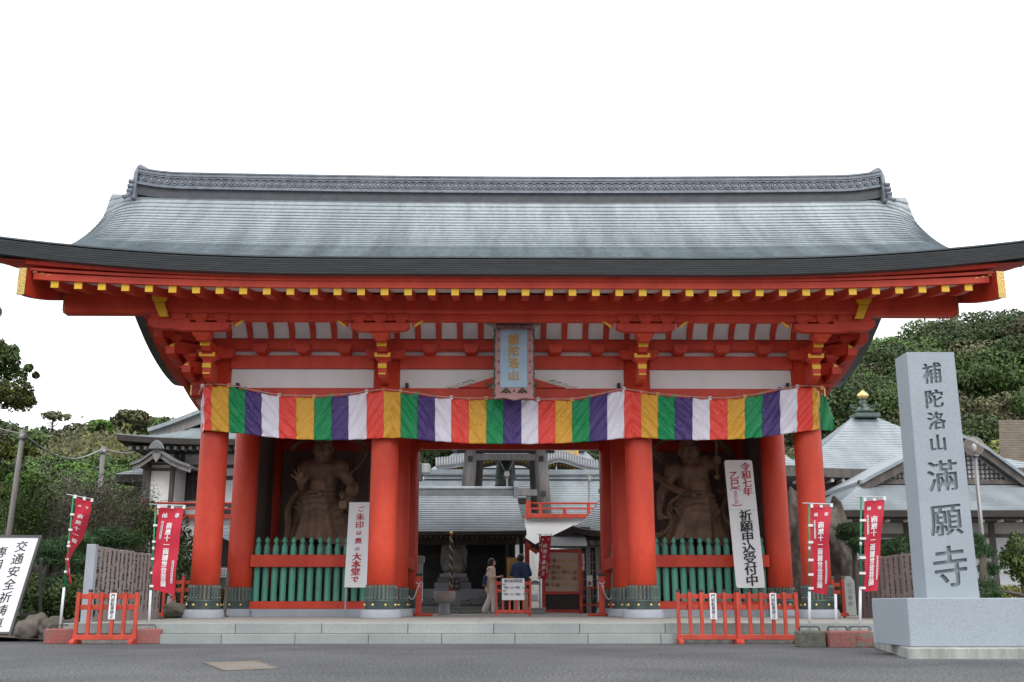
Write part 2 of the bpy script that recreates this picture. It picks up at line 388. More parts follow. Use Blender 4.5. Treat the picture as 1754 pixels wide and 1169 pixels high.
# ============================================================ the gate
gate = thing('temple_gate', 'large vermilion temple gate with grey sheet roof and white panels', 'gate', (0, 3.02, PL))
CXS = [-6.33, -2.70, 2.70, 6.33]; CYS = [0.0, 3.02, 6.05]; CR = .293
colm = MB().lathe((0,0,0), [(.298,.17),(.296,1.5),(.290,3.2),(.288,5.85)], 40).mesh('column', M['red'])
basem = MB().lathe((0,0,0), [(.435,0),(.435,.02),(.425,.10),(.40,.165),(.385,.175),(.2,.175)], 40).mesh('base_stone', M['granite'])
sh = MB(); nf = 24
prof = [(.330,.178),(.335,.19),(.335,.335),(.342,.345),(.342,.36),(.318,.372)]
sh.lathe((0,0,0), prof, 48)
for k in range(nf):                                # fluted petals round the column
    a = 2*math.pi*k/nf; c, s_ = math.cos(a), math.sin(a)
    pts = []
    hw = math.pi*2*.308/nf/2*.92
    outl = [(-hw,.372),(hw,.372),(hw,.63),(hw*.75,.655),(0,.672),(-hw*.75,.655),(-hw,.63)]
    lay = [(.302,1.0),(.322,.62)]
    vs = []
    for rr, kk in lay:
        for u, z in outl: vs.append(((rr)*c - u*kk*s_, (rr)*s_ + u*kk*c, .372+(z-.372)*(1 if kk==1.0 else .97)))
    n = len(outl)
    sh.add(vs, [tuple(range(n,2*n))]+[(i,(i+1)%n,n+(i+1)%n,n+i) for i in range(n)])
shoem = sh.mesh('bronze_shoe', M['bronze'])
st = MB()
for k in range(8):
    a = 2*math.pi*(k+.5)/8; st.ball((.335*math.cos(a), .335*math.sin(a), .265), .032, 8, 6)
for k in range(nf):
    a = 2*math.pi*(k)/nf
    for z in (.62,.41): st.ball((.323*math.cos(a), .323*math.sin(a), z), .009, 5, 4)
studm = st.mesh('studs', M['goldleaf'])
for x in CXS:
    for y in CYS:
        c = link('column', colm, gate, loc=(x, y-3.02, 0))
        for nm, me in (('base_stone', basem), ('bronze_shoe', shoem), ('studs', studm)): link(nm, me, c, 'stuff' if nm=='studs' else None)
def gp(name, mb, m='red', bevel=.006): return mb.build(name, M[m] if isinstance(m, str) else m, gate, bevel)
Z1, Z2, Z3, Z4, Z5, Z6 = 4.80, 5.09, 5.515, 5.80, 5.895, 6.10
for yy in CYS:
    for i in range(3):
        xa, xb = CXS[i]+.27, CXS[i+1]-.27
        gp('tie_beam', MB().box(xa, xb, yy-.10, yy+.10, Z1, Z2))
        if yy == CYS[1]: continue
        gp('upper_beam', MB().box(xa, xb, yy-.13, yy+.13, Z3, Z4))
        s = -1 if yy == 0 else 1
        gp('plaster_panel', MB().box(xa, xb, yy-.03, yy+.03, Z2, Z3), 'white', 0)
        gp('plaster_strip', MB().box(xa, xb, yy-.05, yy+.05, Z4, Z5), 'white', 0)
# lower lintel of the passage and beams lengthwise
gp('lintel', MB().box(-2.42, 2.42, 5.95, 6.15, 4.62, 4.84)); 
for x in CXS:
    for a, b in ((0,3.02),(3.02,6.05)):
        gp('side_beam', MB().box(x-.1, x+.1, a+.27, b-.27, Z1, Z2)); gp('side_beam', MB().box(x-.13, x+.13, a+.27, b-.27, Z3, Z4))
        if abs(x) > 5: gp('plaster_panel', MB().box(x-.03, x+.03, a+.27, b-.27, Z2, Z3), 'white', 0)
gp('light_block_ceiling', MB().box(-6.2, 6.2, .11, 5.94, 5.12, 5.2), 'red_board', 0)  # boards added over the whole interior to block light
# wall plate above, stepping forward
gp('wall_plate', MB().box(-6.7, 6.7, -.36, -.02, Z5, Z6)); gp('wall_plate', MB().box(-6.75, 6.75, 6.07, 6.41, Z5, Z6))
gp('cross_plate', MB().box(-6.62, -6.16, .0, 6.05, Z5, Z6)); gp('cross_plate', MB().box(6.16, 6.62, .0, 6.05, Z5, Z6))
# small bearing blocks in the strip
blk = [(-.16,Z5+.085),(.16,Z5+.085),(.16,Z5-.0),(.105,Z4+.002),(-.105,Z4+.002),(-.16,Z5)]
for px in (447.6,519.7,591, 736,807,879,951,1023, 1164,1236,1308):
    X = XPX(px, -.3, 605)
    gp('bearing_block', MB().prism([(X+u, v) for u, v in blk], 'y', -.47, -.1))
# curved ribs and plaster behind them (eaves cove)
def cove(t):                                        # t 0 at the wall plate, 1 at the purlin
    return (-.34-1.12*(1-math.cos(t*1.5)), Z6-.03 + .50*math.sin(t*1.5))
cv = lambda off: [(cove(k/8)[0], cove(k/8)[1]+off) for k in range(9)]
for s in (1,-1):
    yy = lambda y: y if s == 1 else 6.05-y
    for i in range(3):
        xa, xb = (CXS[i]-(.3 if i==0 else 0), CXS[i+1]+(.3 if i==2 else 0))
        gp('cove_board', MB().grid(lambda u, v: (xa+(xb-xa)*v, yy(cove(u)[0]), cove(u)[1]+.05), 8, 1, flip=(s==1)), 'white', 0)
    if s == 1:
        for k in range(-14, 14):
            X = (k+.5)*.449
            lo = cv(-.03); hi = cv(.06)
            gp('cove_rib', MB().prism([(yy(a), b) for a, b in lo]+[(yy(a), b) for a, b in hi[::-1]], 'x', X-.06, X+.06))
# purlins
for s in (1,-1):
    yy = lambda y: y if s == 1 else 6.05-y
    a, b = sorted((yy(-1.78), yy(-1.42)))
    pu = MB().prism([(a,6.36),(a+.05,6.30),(b-.05,6.30),(b,6.36),(b,6.70),(a,6.70)], 'x', -9.05, 9.05)
    o = gp('purlin', pu)
    for sx in (-1,1):
        x0, x1 = sorted((sx*9.05, sx*9.09)); MB().prism([(a,6.36),(a+.05,6.30),(b-.05,6.30),(b,6.36),(b,6.66),(a,6.66)], 'x', x0, x1).build('end_cap', M['brass'], o)
    a, b = sorted((yy(-1.68), yy(-1.50)))
    gp('purlin_support', MB().box(-7.25, 7.25, a, b, 6.17, 6.30))
def sori(X): return .42*max(0,(abs(X)-3.5)/6.6)**2.2      # upward sweep of the eaves towards the ends
# ---------------- rafters: curved, gold painted ends
RP = [(-3.02,6.318),(-2.75,6.34),(-2.4,6.40),(-2.0,6.50),(-1.6,6.62),(-1.0,6.86),(-.2,7.22)]
rpoly = RP + [(y, z+.175) for y, z in RP[::-1]]
rfm = MB().prism([(y, z) for y, z in rpoly], 'x', -.066, .066).mesh('rafter', M['red'])
capm = MB().box(-.072, .072, -3.05, -3.018, 6.315, 6.50).mesh('gold_end', M['gold'])
for k in range(-20, 20):
    X = (k+.5)*.449; lift = .5*sori(X)
    o = link('rafter', rfm, gate, loc=(X, -3.02, lift-PL)); link('gold_end', capm, o)
# soffit above rafters
SO = [(-3.0,6.495),(-2.75,6.51),(-2.4,6.57),(-2.0,6.67),(-1.6,6.79),(-1.0,7.03),(-.2,7.39)]
for s in (1,-1):
    yy = lambda y: y if s == 1 else 6.05-y
    gp('soffit', MB().grid(lambda u, v: (-9.0+18*v, yy(SO[round(u*6)][0]), SO[round(u*6)][1]+.5*sori(-9+18*v)), 6, 30, flip=(s==1)), 'soffit', 0)
# ---------------- stepped red fascias under the roof edge
def sweep(name, prof, m, xe, n=48, lift=1.0, mats=None, s=1, bevel=0):
    mb = MB(); k = len(prof)
    for i in range(n+1):
        X = -xe+2*xe*i/n; z = sori(X)*lift
        for y, zz in prof: mb.v.append((X, y if s==1 else 6.05-y, zz+z))
    for i in range(n):
        for j in range(k):
            f = (i*k+j, i*k+(j+1)%k, (i+1)*k+(j+1)%k, (i+1)*k+j); mb.f.append(f[::-1] if s==1 else f); mb.m.append(0); mb.sm.append(False)
    mb.f.append(tuple(range(k))); mb.m.append(0); mb.sm.append(False); mb.f.append(tuple(n*k+j for j in range(k))[::-1]); mb.m.append(0); mb.sm.append(False)
    return gp(name, mb, m, bevel)
for s in (1,-1):
    sweep('fascia_board', [(-3.10,6.445),(-3.10,6.57),(-2.95,6.57),(-2.95,6.52),(-3.02,6.502),(-3.02,6.445)], 'red', 9.15, lift=.5, s=s)
    sweep('fascia_board', [(-3.13,6.573),(-3.13,6.625),(-2.9,6.625),(-2.9,6.573)], 'red', 9.22, lift=.62, s=s)
    sweep('fascia_board', [(-3.16,6.628),(-3.20,6.72),(-2.9,6.72),(-2.9,6.628)], 'red', 9.3, lift=.8, s=s)
# laminated roof edge: six layers
    for k in range(7):
        z0 = 6.645+.037*k; y0 = -3.36-.018*k
        if k == 0: z0 = 6.648
        sweep('edge_layer', [(y0,z0+.0),(y0-.012,z0+.032),(-2.6,z0+.045),(-2.6,z0)], 'eave', 10.05+.012*k, n=60, s=s)
# ---------------- roof covering: stepped courses
FS = [(0,10.62),(.1,9.98),(.2,9.40),(.3,8.90),(.4,8.46),(.55,7.93),(.7,7.50),(.85,7.16),(1,6.925)]
def fz(s):
    for i in range(len(FS)-1):
        if s <= FS[i+1][0]+1e-9:
            # catmull
            p = [FS[max(i-1,0)][1], FS[i][1], FS[i+1][1], FS[min(i+2,len(FS)-1)][1]]
            t = (s-FS[i][0])/(FS[i+1][0]-FS[i][0])
            return .5*((2*p[1])+(-p[0]+p[2])*t+(2*p[0]-5*p[1]+4*p[2]-p[3])*t*t+(-p[0]+3*p[1]-3*p[2]+p[3])*t**3)
    return FS[-1][1]
NC = 46; XE = 10.14
def roofz(s, X):
    e = abs(X)-8.9
    mino = .42*(max(0, e)/1.25)**3*(1-s)**.9*min(1, s/.05) if e > 0 else 0
    return fz(s) + sori(X)*s**1.6 - mino + .10*(abs(X)/10)**2*(1-s)
for s_ in (1,-1):
    rb = MB(); nx = 90
    xs = [-XE+2*XE*i/nx for i in range(nx+1)]
    for k in range(NC):
        s0, s1 = k/NC, (k+1)/NC
        rows = []
        for (s, dz) in ((max(0,s0-.35/NC), -.012),(s1, .030)):
            rows.append([(x, (3.02-6.50*s) if s_==1 else 3.03+6.50*s, roofz(s, x)+dz) for x in xs])
        sb = s1-.16/NC; rows.append([(x, (3.02-6.50*sb) if s_==1 else 3.03+6.50*sb, roofz(s1, x)+.006) for x in xs])
        o = len(rb.v)
        for r_ in rows: rb.v.extend(r_)
        W = nx+1
        for a in range(2):
            for i in range(nx):
                f = (o+a*W+i, o+(a+1)*W+i, o+(a+1)*W+i+1, o+a*W+i+1); rb.f.append(f if s_==1 else f[::-1]); rb.m.append(0); rb.sm.append(a==0)
    ro = gp('roof_covering', rb, 'rooftop', 0)
# verge boards closing the gable ends
for sx in (-1,1):
    vg = MB(); n = 26; X0 = sx*10.14; X1 = sx*9.88
    pts = []
    for i in range(2*n+1):
        t = abs(i-n)/n; y = 3.025+(-1 if i<n else 1)*6.45*t; pts.append((y, roofz(t, X0)-.005, t))
    for (y, z, t) in pts: vg.v += [(X0,y,z),(X0,y,z-.30),(X1,y,z-.34),(X1,y,z-.04)]
    for i in range(2*n):
        for j in range(4):
            f = (4*i+j, 4*i+(j+1)%4, 4*i+4+(j+1)%4, 4*i+4+j); vg.f.append(f if sx==1 else f[::-1]); vg.m.append(0); vg.sm.append(False)
    gp('verge', vg, 'eave', 0)
    # underside between the roof and the rafters at the gable
    ug = MB()
    for (y, z, t) in [(3.025+(a-3.025)*.972, b, c) for a, b, c in pts]: ug.v += [(sx*9.875,y,z-.27-.10*t),(sx*8.9,y,z-.34-.10*t)]
    for i in range(2*n):
        f = (2*i,2*i+1,2*i+3,2*i+2); ug.f.append(f if sx==-1 else f[::-1]); ug.m.append(0); ug.sm.append(True)
    gp('verge_soffit', ug, 'red_board', 0)
    bb = MB(); X0 = sx*9.32; X1 = sx*9.20                      # bargeboards with brass ends
    x0, x1 = min(X0,X1), max(X0,X1)
    for (y, z, t) in pts:
        h = .50+.10*(1-t); zt = z-.36-.24*t**3; y = 3.025+(y-3.025)*.98; bb.v += [(x0,y,zt),(x0,y,zt-h),(x1,y,zt-h),(x1,y,zt)]
    for i in range(2*n):
        for j in range(4):
            f = (4*i+j, 4*i+(j+1)%4, 4*i+4+(j+1)%4, 4*i+4+j); bb.f.append(f); bb.m.append(0); bb.sm.append(False)
    bo = gp('bargeboard', bb, 'red', 0)
    for e in (0, 2*n):
        y, z, t = pts[e]; y = 3.025+(y-3.025)*.98; yo = -.035 if e==0 else .035
        MB().box(x0-.012, x1+.012, min(y,y+yo), max(y,y+yo), z-.60-.50-.02, z-.60).build('brass_end', M['brass'], bo)
        s2 = 1 if e == 0 else -1
        tr = MB()
        for k in range(3):
            cx_, cz_ = (x1 if sx<0 else x0)+(-sx)*(.13+.13*k), z-.68-.03*k
            tr.tube([(cx_+(.06-.012*q)*math.cos(q*.7), y+s2*(.02), cz_+(.06-.012*q)*math.sin(q*.7)*.6) for q in range(6)], .008, 5)
        tr.build('brass_scroll', M['brass'], bo)
# gable infill (mostly hidden, closes the attic)
for sx in (-1,1):
    poly = [(3.025+6.0*t, roofz(abs(t), 9)-.5) for t in [k/12-1 for k in range(25)]]
    x0, x1 = sorted((sx*7.1, sx*7.0))
    gp('gable_wall', MB().prism(poly, 'x', x0, x1), 'white', 0)
    for zz, hh in ((6.95,3.5),(7.7,2.3)):
        gp('gable_beam', MB().box(min(sx*7.0,sx*7.25), max(sx*7.0,sx*7.25), 3.02-hh, 3.02+hh, zz, zz+.28))
    for yk in (.4, 5.65, 3.02):
        gp('side_purlin', MB().box(*sorted((sx*6.9, sx*9.05)), yk-.15, yk+.15, 7.0 if yk!=3.02 else 9.3, 7.3 if yk!=3.02 else 9.6))
# ---------------- ridge
def rz(X): return .10*(abs(X)/9.4)**2 + .13*max(0,(abs(X)-8.3)/1.2)**2.0
def ridge_band(name, y0, y1, z0, z1, m, xe=9.42, n=70, round_=False):
    mb = MB(); prof = [(y0,z0),(y1,z0),(y1,z1),(y0,z1)]
    if round_: prof = [(3.02+(y1-y0)/2*math.cos(a), z0+(z1-z0)*math.sin(a)) for a in [math.pi*q/8 for q in range(9)]][::-1]
    k = len(prof)
    for i in range(n+1):
        X = -xe+2*xe*i/n
        for y, zz in prof: mb.v.append((X, y, zz+rz(X)))
    for i in range(n):
        for j in range(k):
            f = (i*k+j, (i+1)*k+j, (i+1)*k+(j+1)%k, i*k+(j+1)%k); mb.f.append(f if round_ else f[::-1] if False else f); mb.m.append(0); mb.sm.append(round_)
    mb.f.append(tuple(range(k))[::-1]); mb.m.append(0); mb.sm.append(False); mb.f.append(tuple(n*k+j for j in range(k))); mb.m.append(0); mb.sm.append(False)
    bm_o = gp(name, mb, m, 0)
    b = bmesh.new(); b.from_mesh(bm_o.data); bmesh.ops.recalc_face_normals(b, faces=b.faces); b.to_mesh(bm_o.data); b.free()
    return bm_o
ridge_band('ridge_base', 2.75, 3.29, 10.40, 10.66, 'ridge_dark', 9.40)
ridge_band('ridge_course', 2.68, 3.36, 10.66, 10.70, 'ridge')
ridge_band('ridge_course', 2.70, 3.34, 10.705, 10.735, 'ridge')
rbody = ridge_band('ridge_body', 2.74, 3.30, 10.745, 10.935, 'ridge', 9.38)
for k in range(4): ridge_band('ridge_course', 2.70-.018*(k%2), 3.34+.018*(k%2), 10.94+.042*k, 10.978+.042*k, 'ridge', 9.42)
ridge_band('ridge_cap', 2.80, 3.24, 11.108, 11.185, 'ridge', 9.5, round_=True)
md = MB()
ring = []
for r0, y in ((.092,0),(.092,-.035),(.074,-.035),(.070,-.012),(.045,-.012),(.040,-.036),(.012,-.040)): ring.append((r0, y))
n = 16; vs = []
for r0, y in ring:
    for j in range(n): a = 2*math.pi*j/n; vs.append((r0*math.cos(a), y, r0*math.sin(a)))
md.add(vs, [(i*n+j, i*n+(j+1)%n, (i+1)*n+(j+1)%n, (i+1)*n+j)[::-1] for i in range(len(ring)-1) for j in range(n)]+[tuple((len(ring)-1)*n+j for j in range(n))])
medm = md.mesh('medallion', M['ridge'])
NM = 95
for k in range(NM):
    X = -9.27+18.54*k/(NM-1)
    link('medallion', medm, gate, loc=(X, 2.738-3.02, 10.842+rz(X)-PL))
for sx in (-1,1):                                     # ridge end ornaments
    zb = rz(9.4)
    e = MB()
    pl = [(2.56,10.52),(3.48,10.52),(3.46,10.85),(3.40,11.25),(3.30,11.40),(3.02,11.46),(2.74,11.40),(2.64,11.25),(2.58,10.85)]
    x0, x1 = sorted((sx*9.40, sx*9.50)); e.prism([(a, b+zb-.30) for a, b in pl], 'x', x0, x1)
    o = gp('ridge_end', e, 'ridge', .02)
    k = MB(); k.tube([(sx*9.2,3.02,11.12+zb-.05),(sx*9.38,3.02,11.17+zb),(sx*9.50,3.02,11.24+zb),(sx*9.53,3.02,11.26+zb)], [.08,.09,.09,.05], 12); k.build('ridge_horn', M['ridge'], o)
    k = MB()
    for (yy, z_, r_) in ((2.60,10.98,.055),(2.56,10.84,.06),(2.52,10.70,.06)): k.tube([(sx*9.44,yy,z_+zb-.3),(sx*9.58,yy,z_+zb-.3)], r_, 12)
    k.tube([(sx*9.48,2.54,10.70+zb-.3),(sx*9.56,2.50,10.56+zb-.3),(sx*9.64,2.46,10.50+zb-.3)], [.05,.055,.06], 8)
    k.build('ridge_scroll', M['ridge'], o)

# ---------------- bracket sets
def arm(L, h, cx, z, axis, a, b, cut=.11):            # boat-shaped arm
    p = [(cx-L,z+h),(cx+L,z+h),(cx+L,z+h*.45),(cx+L-cut*.35,z+h*.2),(cx+L-cut,z+h*.05),(cx+L-cut*1.9,z),(cx-L+cut*1.9,z),(cx-L+cut,z+h*.05),(cx-L+cut*.35,z+h*.2),(cx-L,z+h*.45)]
    return MB().prism(p, axis, a, b)
def masu(cx, cy, z, w=.30, h=.19, m='red'):
    mb = MB(); w2 = w/2; b = w2*.56
    lay = [(w2, z+h),(w2, z+h*.55),(w2*.86, z+h*.38),(w2*.66, z+h*.2),(b, z)]
    vs = [(cx+sx*q, cy+sy*q, zz) for q, zz in lay for sx, sy in ((-1,-1),(1,-1),(1,1),(-1,1))]
    mb.add(vs, [(4*i+j, 4*i+4+j, 4*i+4+(j+1)%4, 4*i+(j+1)%4) for i in range(4) for j in range(4)]+[(3,2,1,0)[::-1],(16,17,18,19)[::-1]])
    return mb
for i, X in enumerate(CXS):
    end = abs(X) > 5
    bs = gp('bracket_set', masu(X, -.42, 5.63, .40, .26))      # big block at the column head
    def q(mb, nm, m='red', bv=.004): return mb.build(nm, M[m], bs, bv)
    # nose 1
    q(MB().prism([(-.25,5.36),(-.98,5.36),(-.98,5.22),(-.90,5.14),(-.75,5.10),(-.25,5.12)], 'x', X-.085, X+.085), 'bracket_nose')
    q(MB().box(X-.09, X+.09, -1.0, -.985, 5.335, 5.43), 'gold_end', 'gold'); 
    q(MB().box(X-.075, X+.075, -1.0, -.985, 5.20, 5.235), 'gold_trim', 'gold')
    q(MB().box(X-.088, X+.088, -.98, -.25, 5.362, 5.48), 'bracket_arm')
    q(masu(X, -.85, 5.482, .32, .17), 'bearing_block'); q(MB().box(X-.165, X+.165, -1.03, -1.012, 5.57, 5.612), 'gold_trim', 'gold')
    for sx in (-1,1): q(MB().box(*sorted((X+sx*.165, X+sx*.115)), -1.03, -1.012, 5.612, 5.66), 'gold_trim', 'gold')
    q(MB().prism([(-.25,5.88),(-1.22,5.88),(-1.22,5.75),(-1.1,5.67),(-.9,5.655),(-.25,5.655)], 'x', X-.09, X+.09), 'bracket_arm')
    q(MB().box(X-.10, X+.10, -1.245, -1.225, 5.745, 5.85), 'gold_end', 'gold')
    q(masu(X, -1.40, 5.80, .36, .20), 'bearing_block')
    q(arm(.60, .17, X, 5.955, 'y', -1.70, -1.50, .17), 'bracket_arm')
    for dx in (-.43, 0, .43): q(masu(X+dx, -1.6, 6.126, .30, .172), 'bearing_block')
    q(arm(.42, .2, X, 5.66, 'y', -.50, -.32, .12), 'bracket_arm')
    for sx in (-1,1):                                  # brass-edged wing boards with scrolls
        w_ = MB().prism([(X+sx*.60,6.29),(X+sx*.98,6.30),(X+sx*.86,6.20),(X+sx*.72,6.10),(X+sx*.66,6.06)], 'y', -1.62, -1.55)
        q(w_, 'wing_board'); 
        t_ = MB(); t_.bar((X+sx*.70,-1.64,6.06), (X+sx*.99,-1.64,6.28), .03, .045); q(t_, 'gold_edge', 'gold')
        sw = MB()
        for c_ in ((X+sx*.62,6.24,.07),(X+sx*.76,6.24,.055)):
            sw.tube([(c_[0]+c_[2]*(1-k/9)*math.cos(k*.9), -1.66, c_[1]+c_[2]*.7*(1-k/9)*math.sin(k*.9)) for k in range(8)], .008, 5)
        q(sw, 'brass_scroll', 'brass')
    if end:
        s = 1 if X > 0 else -1
        for k, (z, l) in enumerate(((5.14,.62),(5.50,.92),(5.80,1.12))):         # arms stepping outward along the side
            q(arm(l/2+.1, .24, X+s*(l/2-.1), z, 'y', -.10, .10, .16), 'side_arm')
            q(masu(X+s*(l-.12), 0, z+.22, .30, .17), 'bearing_block')
            q(MB().box(*sorted((X+s*(l+.0), X+s*(l+.02))), -.07, .07, z+.13, z+.24), 'gold_end', 'gold')
            # diagonal arm
            d = l*.86; c0 = Vector((X, -.0, z+.32)); c1 = Vector((X+s*d, -d, z+.32))
            db = MB(); db.bar(c0, c1, .17, .24); q(db, 'diagonal_arm')
            n_ = Vector((s,-1,0)).normalized(); e = MB(); e.bar(c1+n_*.005, c1+n_*.03, .18, .13); q(e, 'gold_end', 'gold')
            q(masu(c1.x-s*.06, c1.y+.06, z+.44, .28, .15), 'bearing_block')
            # cross arms on the steps
            q(MB().prism([(-.75-.2*k,z+.30),(.75,z+.30),(.75,z+.15),(.5,z+.08),(-.5-.2*k,z+.08),(-.75-.2*k,z+.15)], 'x', *sorted((X+s*(l-.22), X+s*(l-.04)))), 'cross_arm')
        q(MB().box(*sorted((X+s*.25, X+s*.9)), -1.7, -1.5, 6.02, 6.17), 'side_arm')
        q(arm(.42, .22, X+s*.62, 5.992, 'y', -1.702, -1.498, .14), 'side_arm')
        for dx in (.85,): q(masu(X+s*dx, -1.6, 6.127, .28, .171), 'bearing_block')
        # gilded beam end hanging in front of the purlin
        Xg = X+s*.80
        q(MB().prism([(Xg-.13,6.66),(Xg+.13,6.66),(Xg+.145,6.58),(Xg+.10,6.50),(Xg-.10,6.50),(Xg-.145,6.58)], 'y', -1.90, -1.79), 'gilded_end', 'gold')
        q(MB().prism([(Xg-.10,6.49),(Xg+.09,6.49),(Xg+.09-s*.07,6.33),(Xg+.08-s*.12,6.20),(Xg-.09-s*.12,6.20),(Xg-.10-s*.05,6.36)], 'y', -1.86, -1.79), 'gilded_end', 'gold')
        # side purlin from corner
        q(MB().box(*sorted((X+s*.1, X+s*.9)), -.12, .12, 5.90, 6.10), 'side_arm')

# ---------------- niches: boards, stone sills
for s in (-1,1):
    xo, xi = s*6.2, s*2.86
    nb = 13; a, b = sorted((s*6.05, s*2.98))
    for k in range(nb):
        w_ = (b-a)/nb; gp('wall_board', MB().box(a+w_*k+.004, a+w_*(k+1)-.004, 5.93-rnd.uniform(0,.004), 5.97, .47, 4.55), 'board_dark', 0)
    for k in range(9):
        w_ = 2.5/9; y0 = 3.3+w_*k
        gp('wall_board', MB().box(*sorted((s*6.28, s*6.24)), y0+.004, y0+w_-.004, .47, 4.8), 'board_dark', 0)
    gp('back_board', MB().box(a, b, 5.975, 6.0, .47, 4.8), 'board_dark', 0); gp('back_board', MB().box(*sorted((s*6.30, s*6.285)), 3.3, 5.8, .47, 4.8), 'board_dark', 0)  # backing added to stop daylight glowing through the board gaps
    gp('niche_beam', MB().box(a, b, 5.85, 5.95, 4.55, 4.80), 'red_board')
    gp('stone_sill', MB().box(*sorted((s*5.95, s*3.05)), 2.72, 3.3, PL-.01, .47), 'granite')
    gp('stone_sill', MB().box(*sorted((s*2.92, s*2.48)), 3.4, 5.65, PL-.01, .47), 'granite')
    gp('stone_sill', MB().box(*sorted((s*6.5, s*6.1)), 3.4, 5.65, PL-.01, .47), 'granite')
    gp('niche_floor', MB().box(a, b, 3.3, 5.93, PL-.01, .62), 'timber_dark', 0)
# ---------------- picket fences of the niches
pk = MB().lathe((0,0,0), [(.076,0),(.073,1.10),(.072,1.20),(.064,1.26),(.036,1.315),(.034,1.33),(.052,1.345),(.059,1.375),(.053,1.415),(.032,1.445),(.006,1.475)], 8, smooth=False, rot=.5).mesh('picket', M['picket'])
for s, lab in ((-1,'left'),(1,'right')):
    fe = thing('picket_fence', 'green knobbed picket fence with red rail before the %s guardian statue' % lab, 'fence', (s*4.5, 3.0, .47), 'picket fences of the gate niches')
    a, b = sorted((s*6.06, s*2.98))
    MB().box(a, b, 2.86, 3.12, .472, .645).build('bottom_rail', M['red'], fe, .008)
    MB().box(a, b, 2.80, 2.90, 1.42, 1.70).build('top_rail', M['red'], fe, .01)
    MB().box(a, b, 3.07, 3.13, 1.46, 1.66).build('back_rail', M['red'], fe, .01)
    for k in range(15):
        X = s*(5.93-.2075*k); link('picket', pk, fe, loc=(X-s*4.5, -.005, .178))
    f2 = thing('picket_fence', 'short green picket fence on the %s side of the passage' % lab, 'fence', (s*2.7, 4.5, .47), 'picket fences of the gate niches')
    MB().box(*sorted((s*2.58, s*2.84)), 3.31, 5.76, .472, .645).build('bottom_rail', M['red'], f2, .008)
    MB().box(*sorted((s*2.45, s*2.60)), 2.98, 5.76, 1.42, 1.70).build('top_rail', M['red'], f2, .01)
    for k in range(12): link('picket', pk, f2, loc=(0, -1.14+.2075*k, .178))

# ---------------- name plaque
pq = thing('name_plaque', 'tall framed plaque with gold characters on pale blue hung under the eaves', 'plaque', (.4, -1.05, 5.5))
Xc = .035; YP = -1.0
Zt, Zb = P(880,557,YP).z, P(880,678,YP).z
hw = .385
def scal(x0, z0, x1, z1, amp, n):
    return [(x0+(x1-x0)*k/n+ (amp*math.sin(k*math.pi*.5)**2 if x0==x1 else 0), z0+(z1-z0)*k/n + (amp*math.sin(k*math.pi*.5)**2 if z0==z1 else 0)) for k in range(n)]
out = scal(Xc-hw,Zb,Xc-hw,Zt,-.02,16)+scal(Xc-hw,Zt,Xc+hw,Zt,.0,6)+scal(Xc+hw,Zt,Xc+hw,Zb,.02,16)+scal(Xc+hw,Zb,Xc-hw,Zb,0,6)
pink = mat('plaque_pink', (.42,.22,.22), .6, .15, 6); pgreen = mat('plaque_green', (.03,.09,.05), .6, .15, 6)
MB().prism(out, 'y', YP, YP+.08).build('frame', pink, pq, .01)
out2 = [(Xc+(x-Xc)*1.07, (Zb+Zt)/2+(z-(Zb+Zt)/2)*1.015) for x, z in out]
MB().prism(out2, 'y', YP+.02, YP+.10).build('green_edge', pgreen, pq)
a, b = P(857,565,YP), P(903,664,YP)
MB().box(a.x, b.x, YP-.012, YP+.01, b.z, a.z).build('blue_panel', mat('plaque_blue', (.26,.38,.50), .5, .15, 3, col2=(.32,.43,.53)), pq)
t = MB()
for k, (ch, yy) in enumerate(zip('補陀洛山', (582,602,622,643))):
    c = P(879.5, yy, YP); t.glyphs(ch, (c.x, YP-.014, c.z+.115), (1,0,0), (0,0,-1), .235, mi=0, bold=.03, thick=.018)
t.build('lettering', mat('plaque_gold', (.50,.27,.04), .5, .2, 9, metal=.1), pq)
hm = MB()
for sx in (-1,1):
    for k in range(6):
        z = Zt-.12-(Zt-Zb-.35)*k/5; c = (Xc+sx*(hw-.06), YP-.002, z)
        hm.tube([(c[0]+.018*math.cos(q), YP-.002, z+.05*math.sin(q)) for q in (0,.8,1.6,2.4,3.1)] if sx<0 else [(c[0]-.018*math.cos(q), YP-.002, z+.05*math.sin(q)) for q in (0,.8,1.6,2.4,3.1)], .007, 5)
for k in range(3): hm.tube([(Xc-.16+.16*k-.04, YP-.002, Zt-.035),(Xc-.16+.16*k, YP-.002, Zt-.055),(Xc-.16+.16*k+.04, YP-.002, Zt-.035)], .008, 5)
hm.ball((Xc, YP, Zb+.10), .022, 6, 4)
hm.build('dark_carving', M['black'], pq)
wg = MB().prism([(Xc-.60,Zt+.03),(Xc+.60,Zt+.03),(Xc+.60,Zt+.055),(Xc+.2,Zt+.04),(Xc,Zt+.08),(Xc-.2,Zt+.04),(Xc-.60,Zt+.055)], 'y', YP-.03, YP+.08); wg.build('top_cap', pgreen, pq)
for sx in (-1,1):
    MB().prism([(Xc+sx*hw,Zt+.028),(Xc+sx*.57,Zt+.028),(Xc+sx*.50,Zt-.02),(Xc+sx*.44,Zt-.03),(Xc+sx*.42,Zt-.08),(Xc+sx*hw,Zt-.09)], 'y', YP, YP+.06).build('wing', mat('plaque_wing', (.42,.38,.38), .6), pq)
    bt = MB(); bt.ball((Xc+sx*.17, YP-.01, Zb+.09), .045, 8, 6, sz=.9); bt.tube([(Xc+sx*.08,YP,Zb+.06),(Xc+sx*.17,YP-.03,Zb+.15),(Xc+sx*.26,YP,Zb+.06)], .02, 6)
    bt.build('foot_ornament', mat('plaque_ornament', (.09,.075,.05), .5), pq)
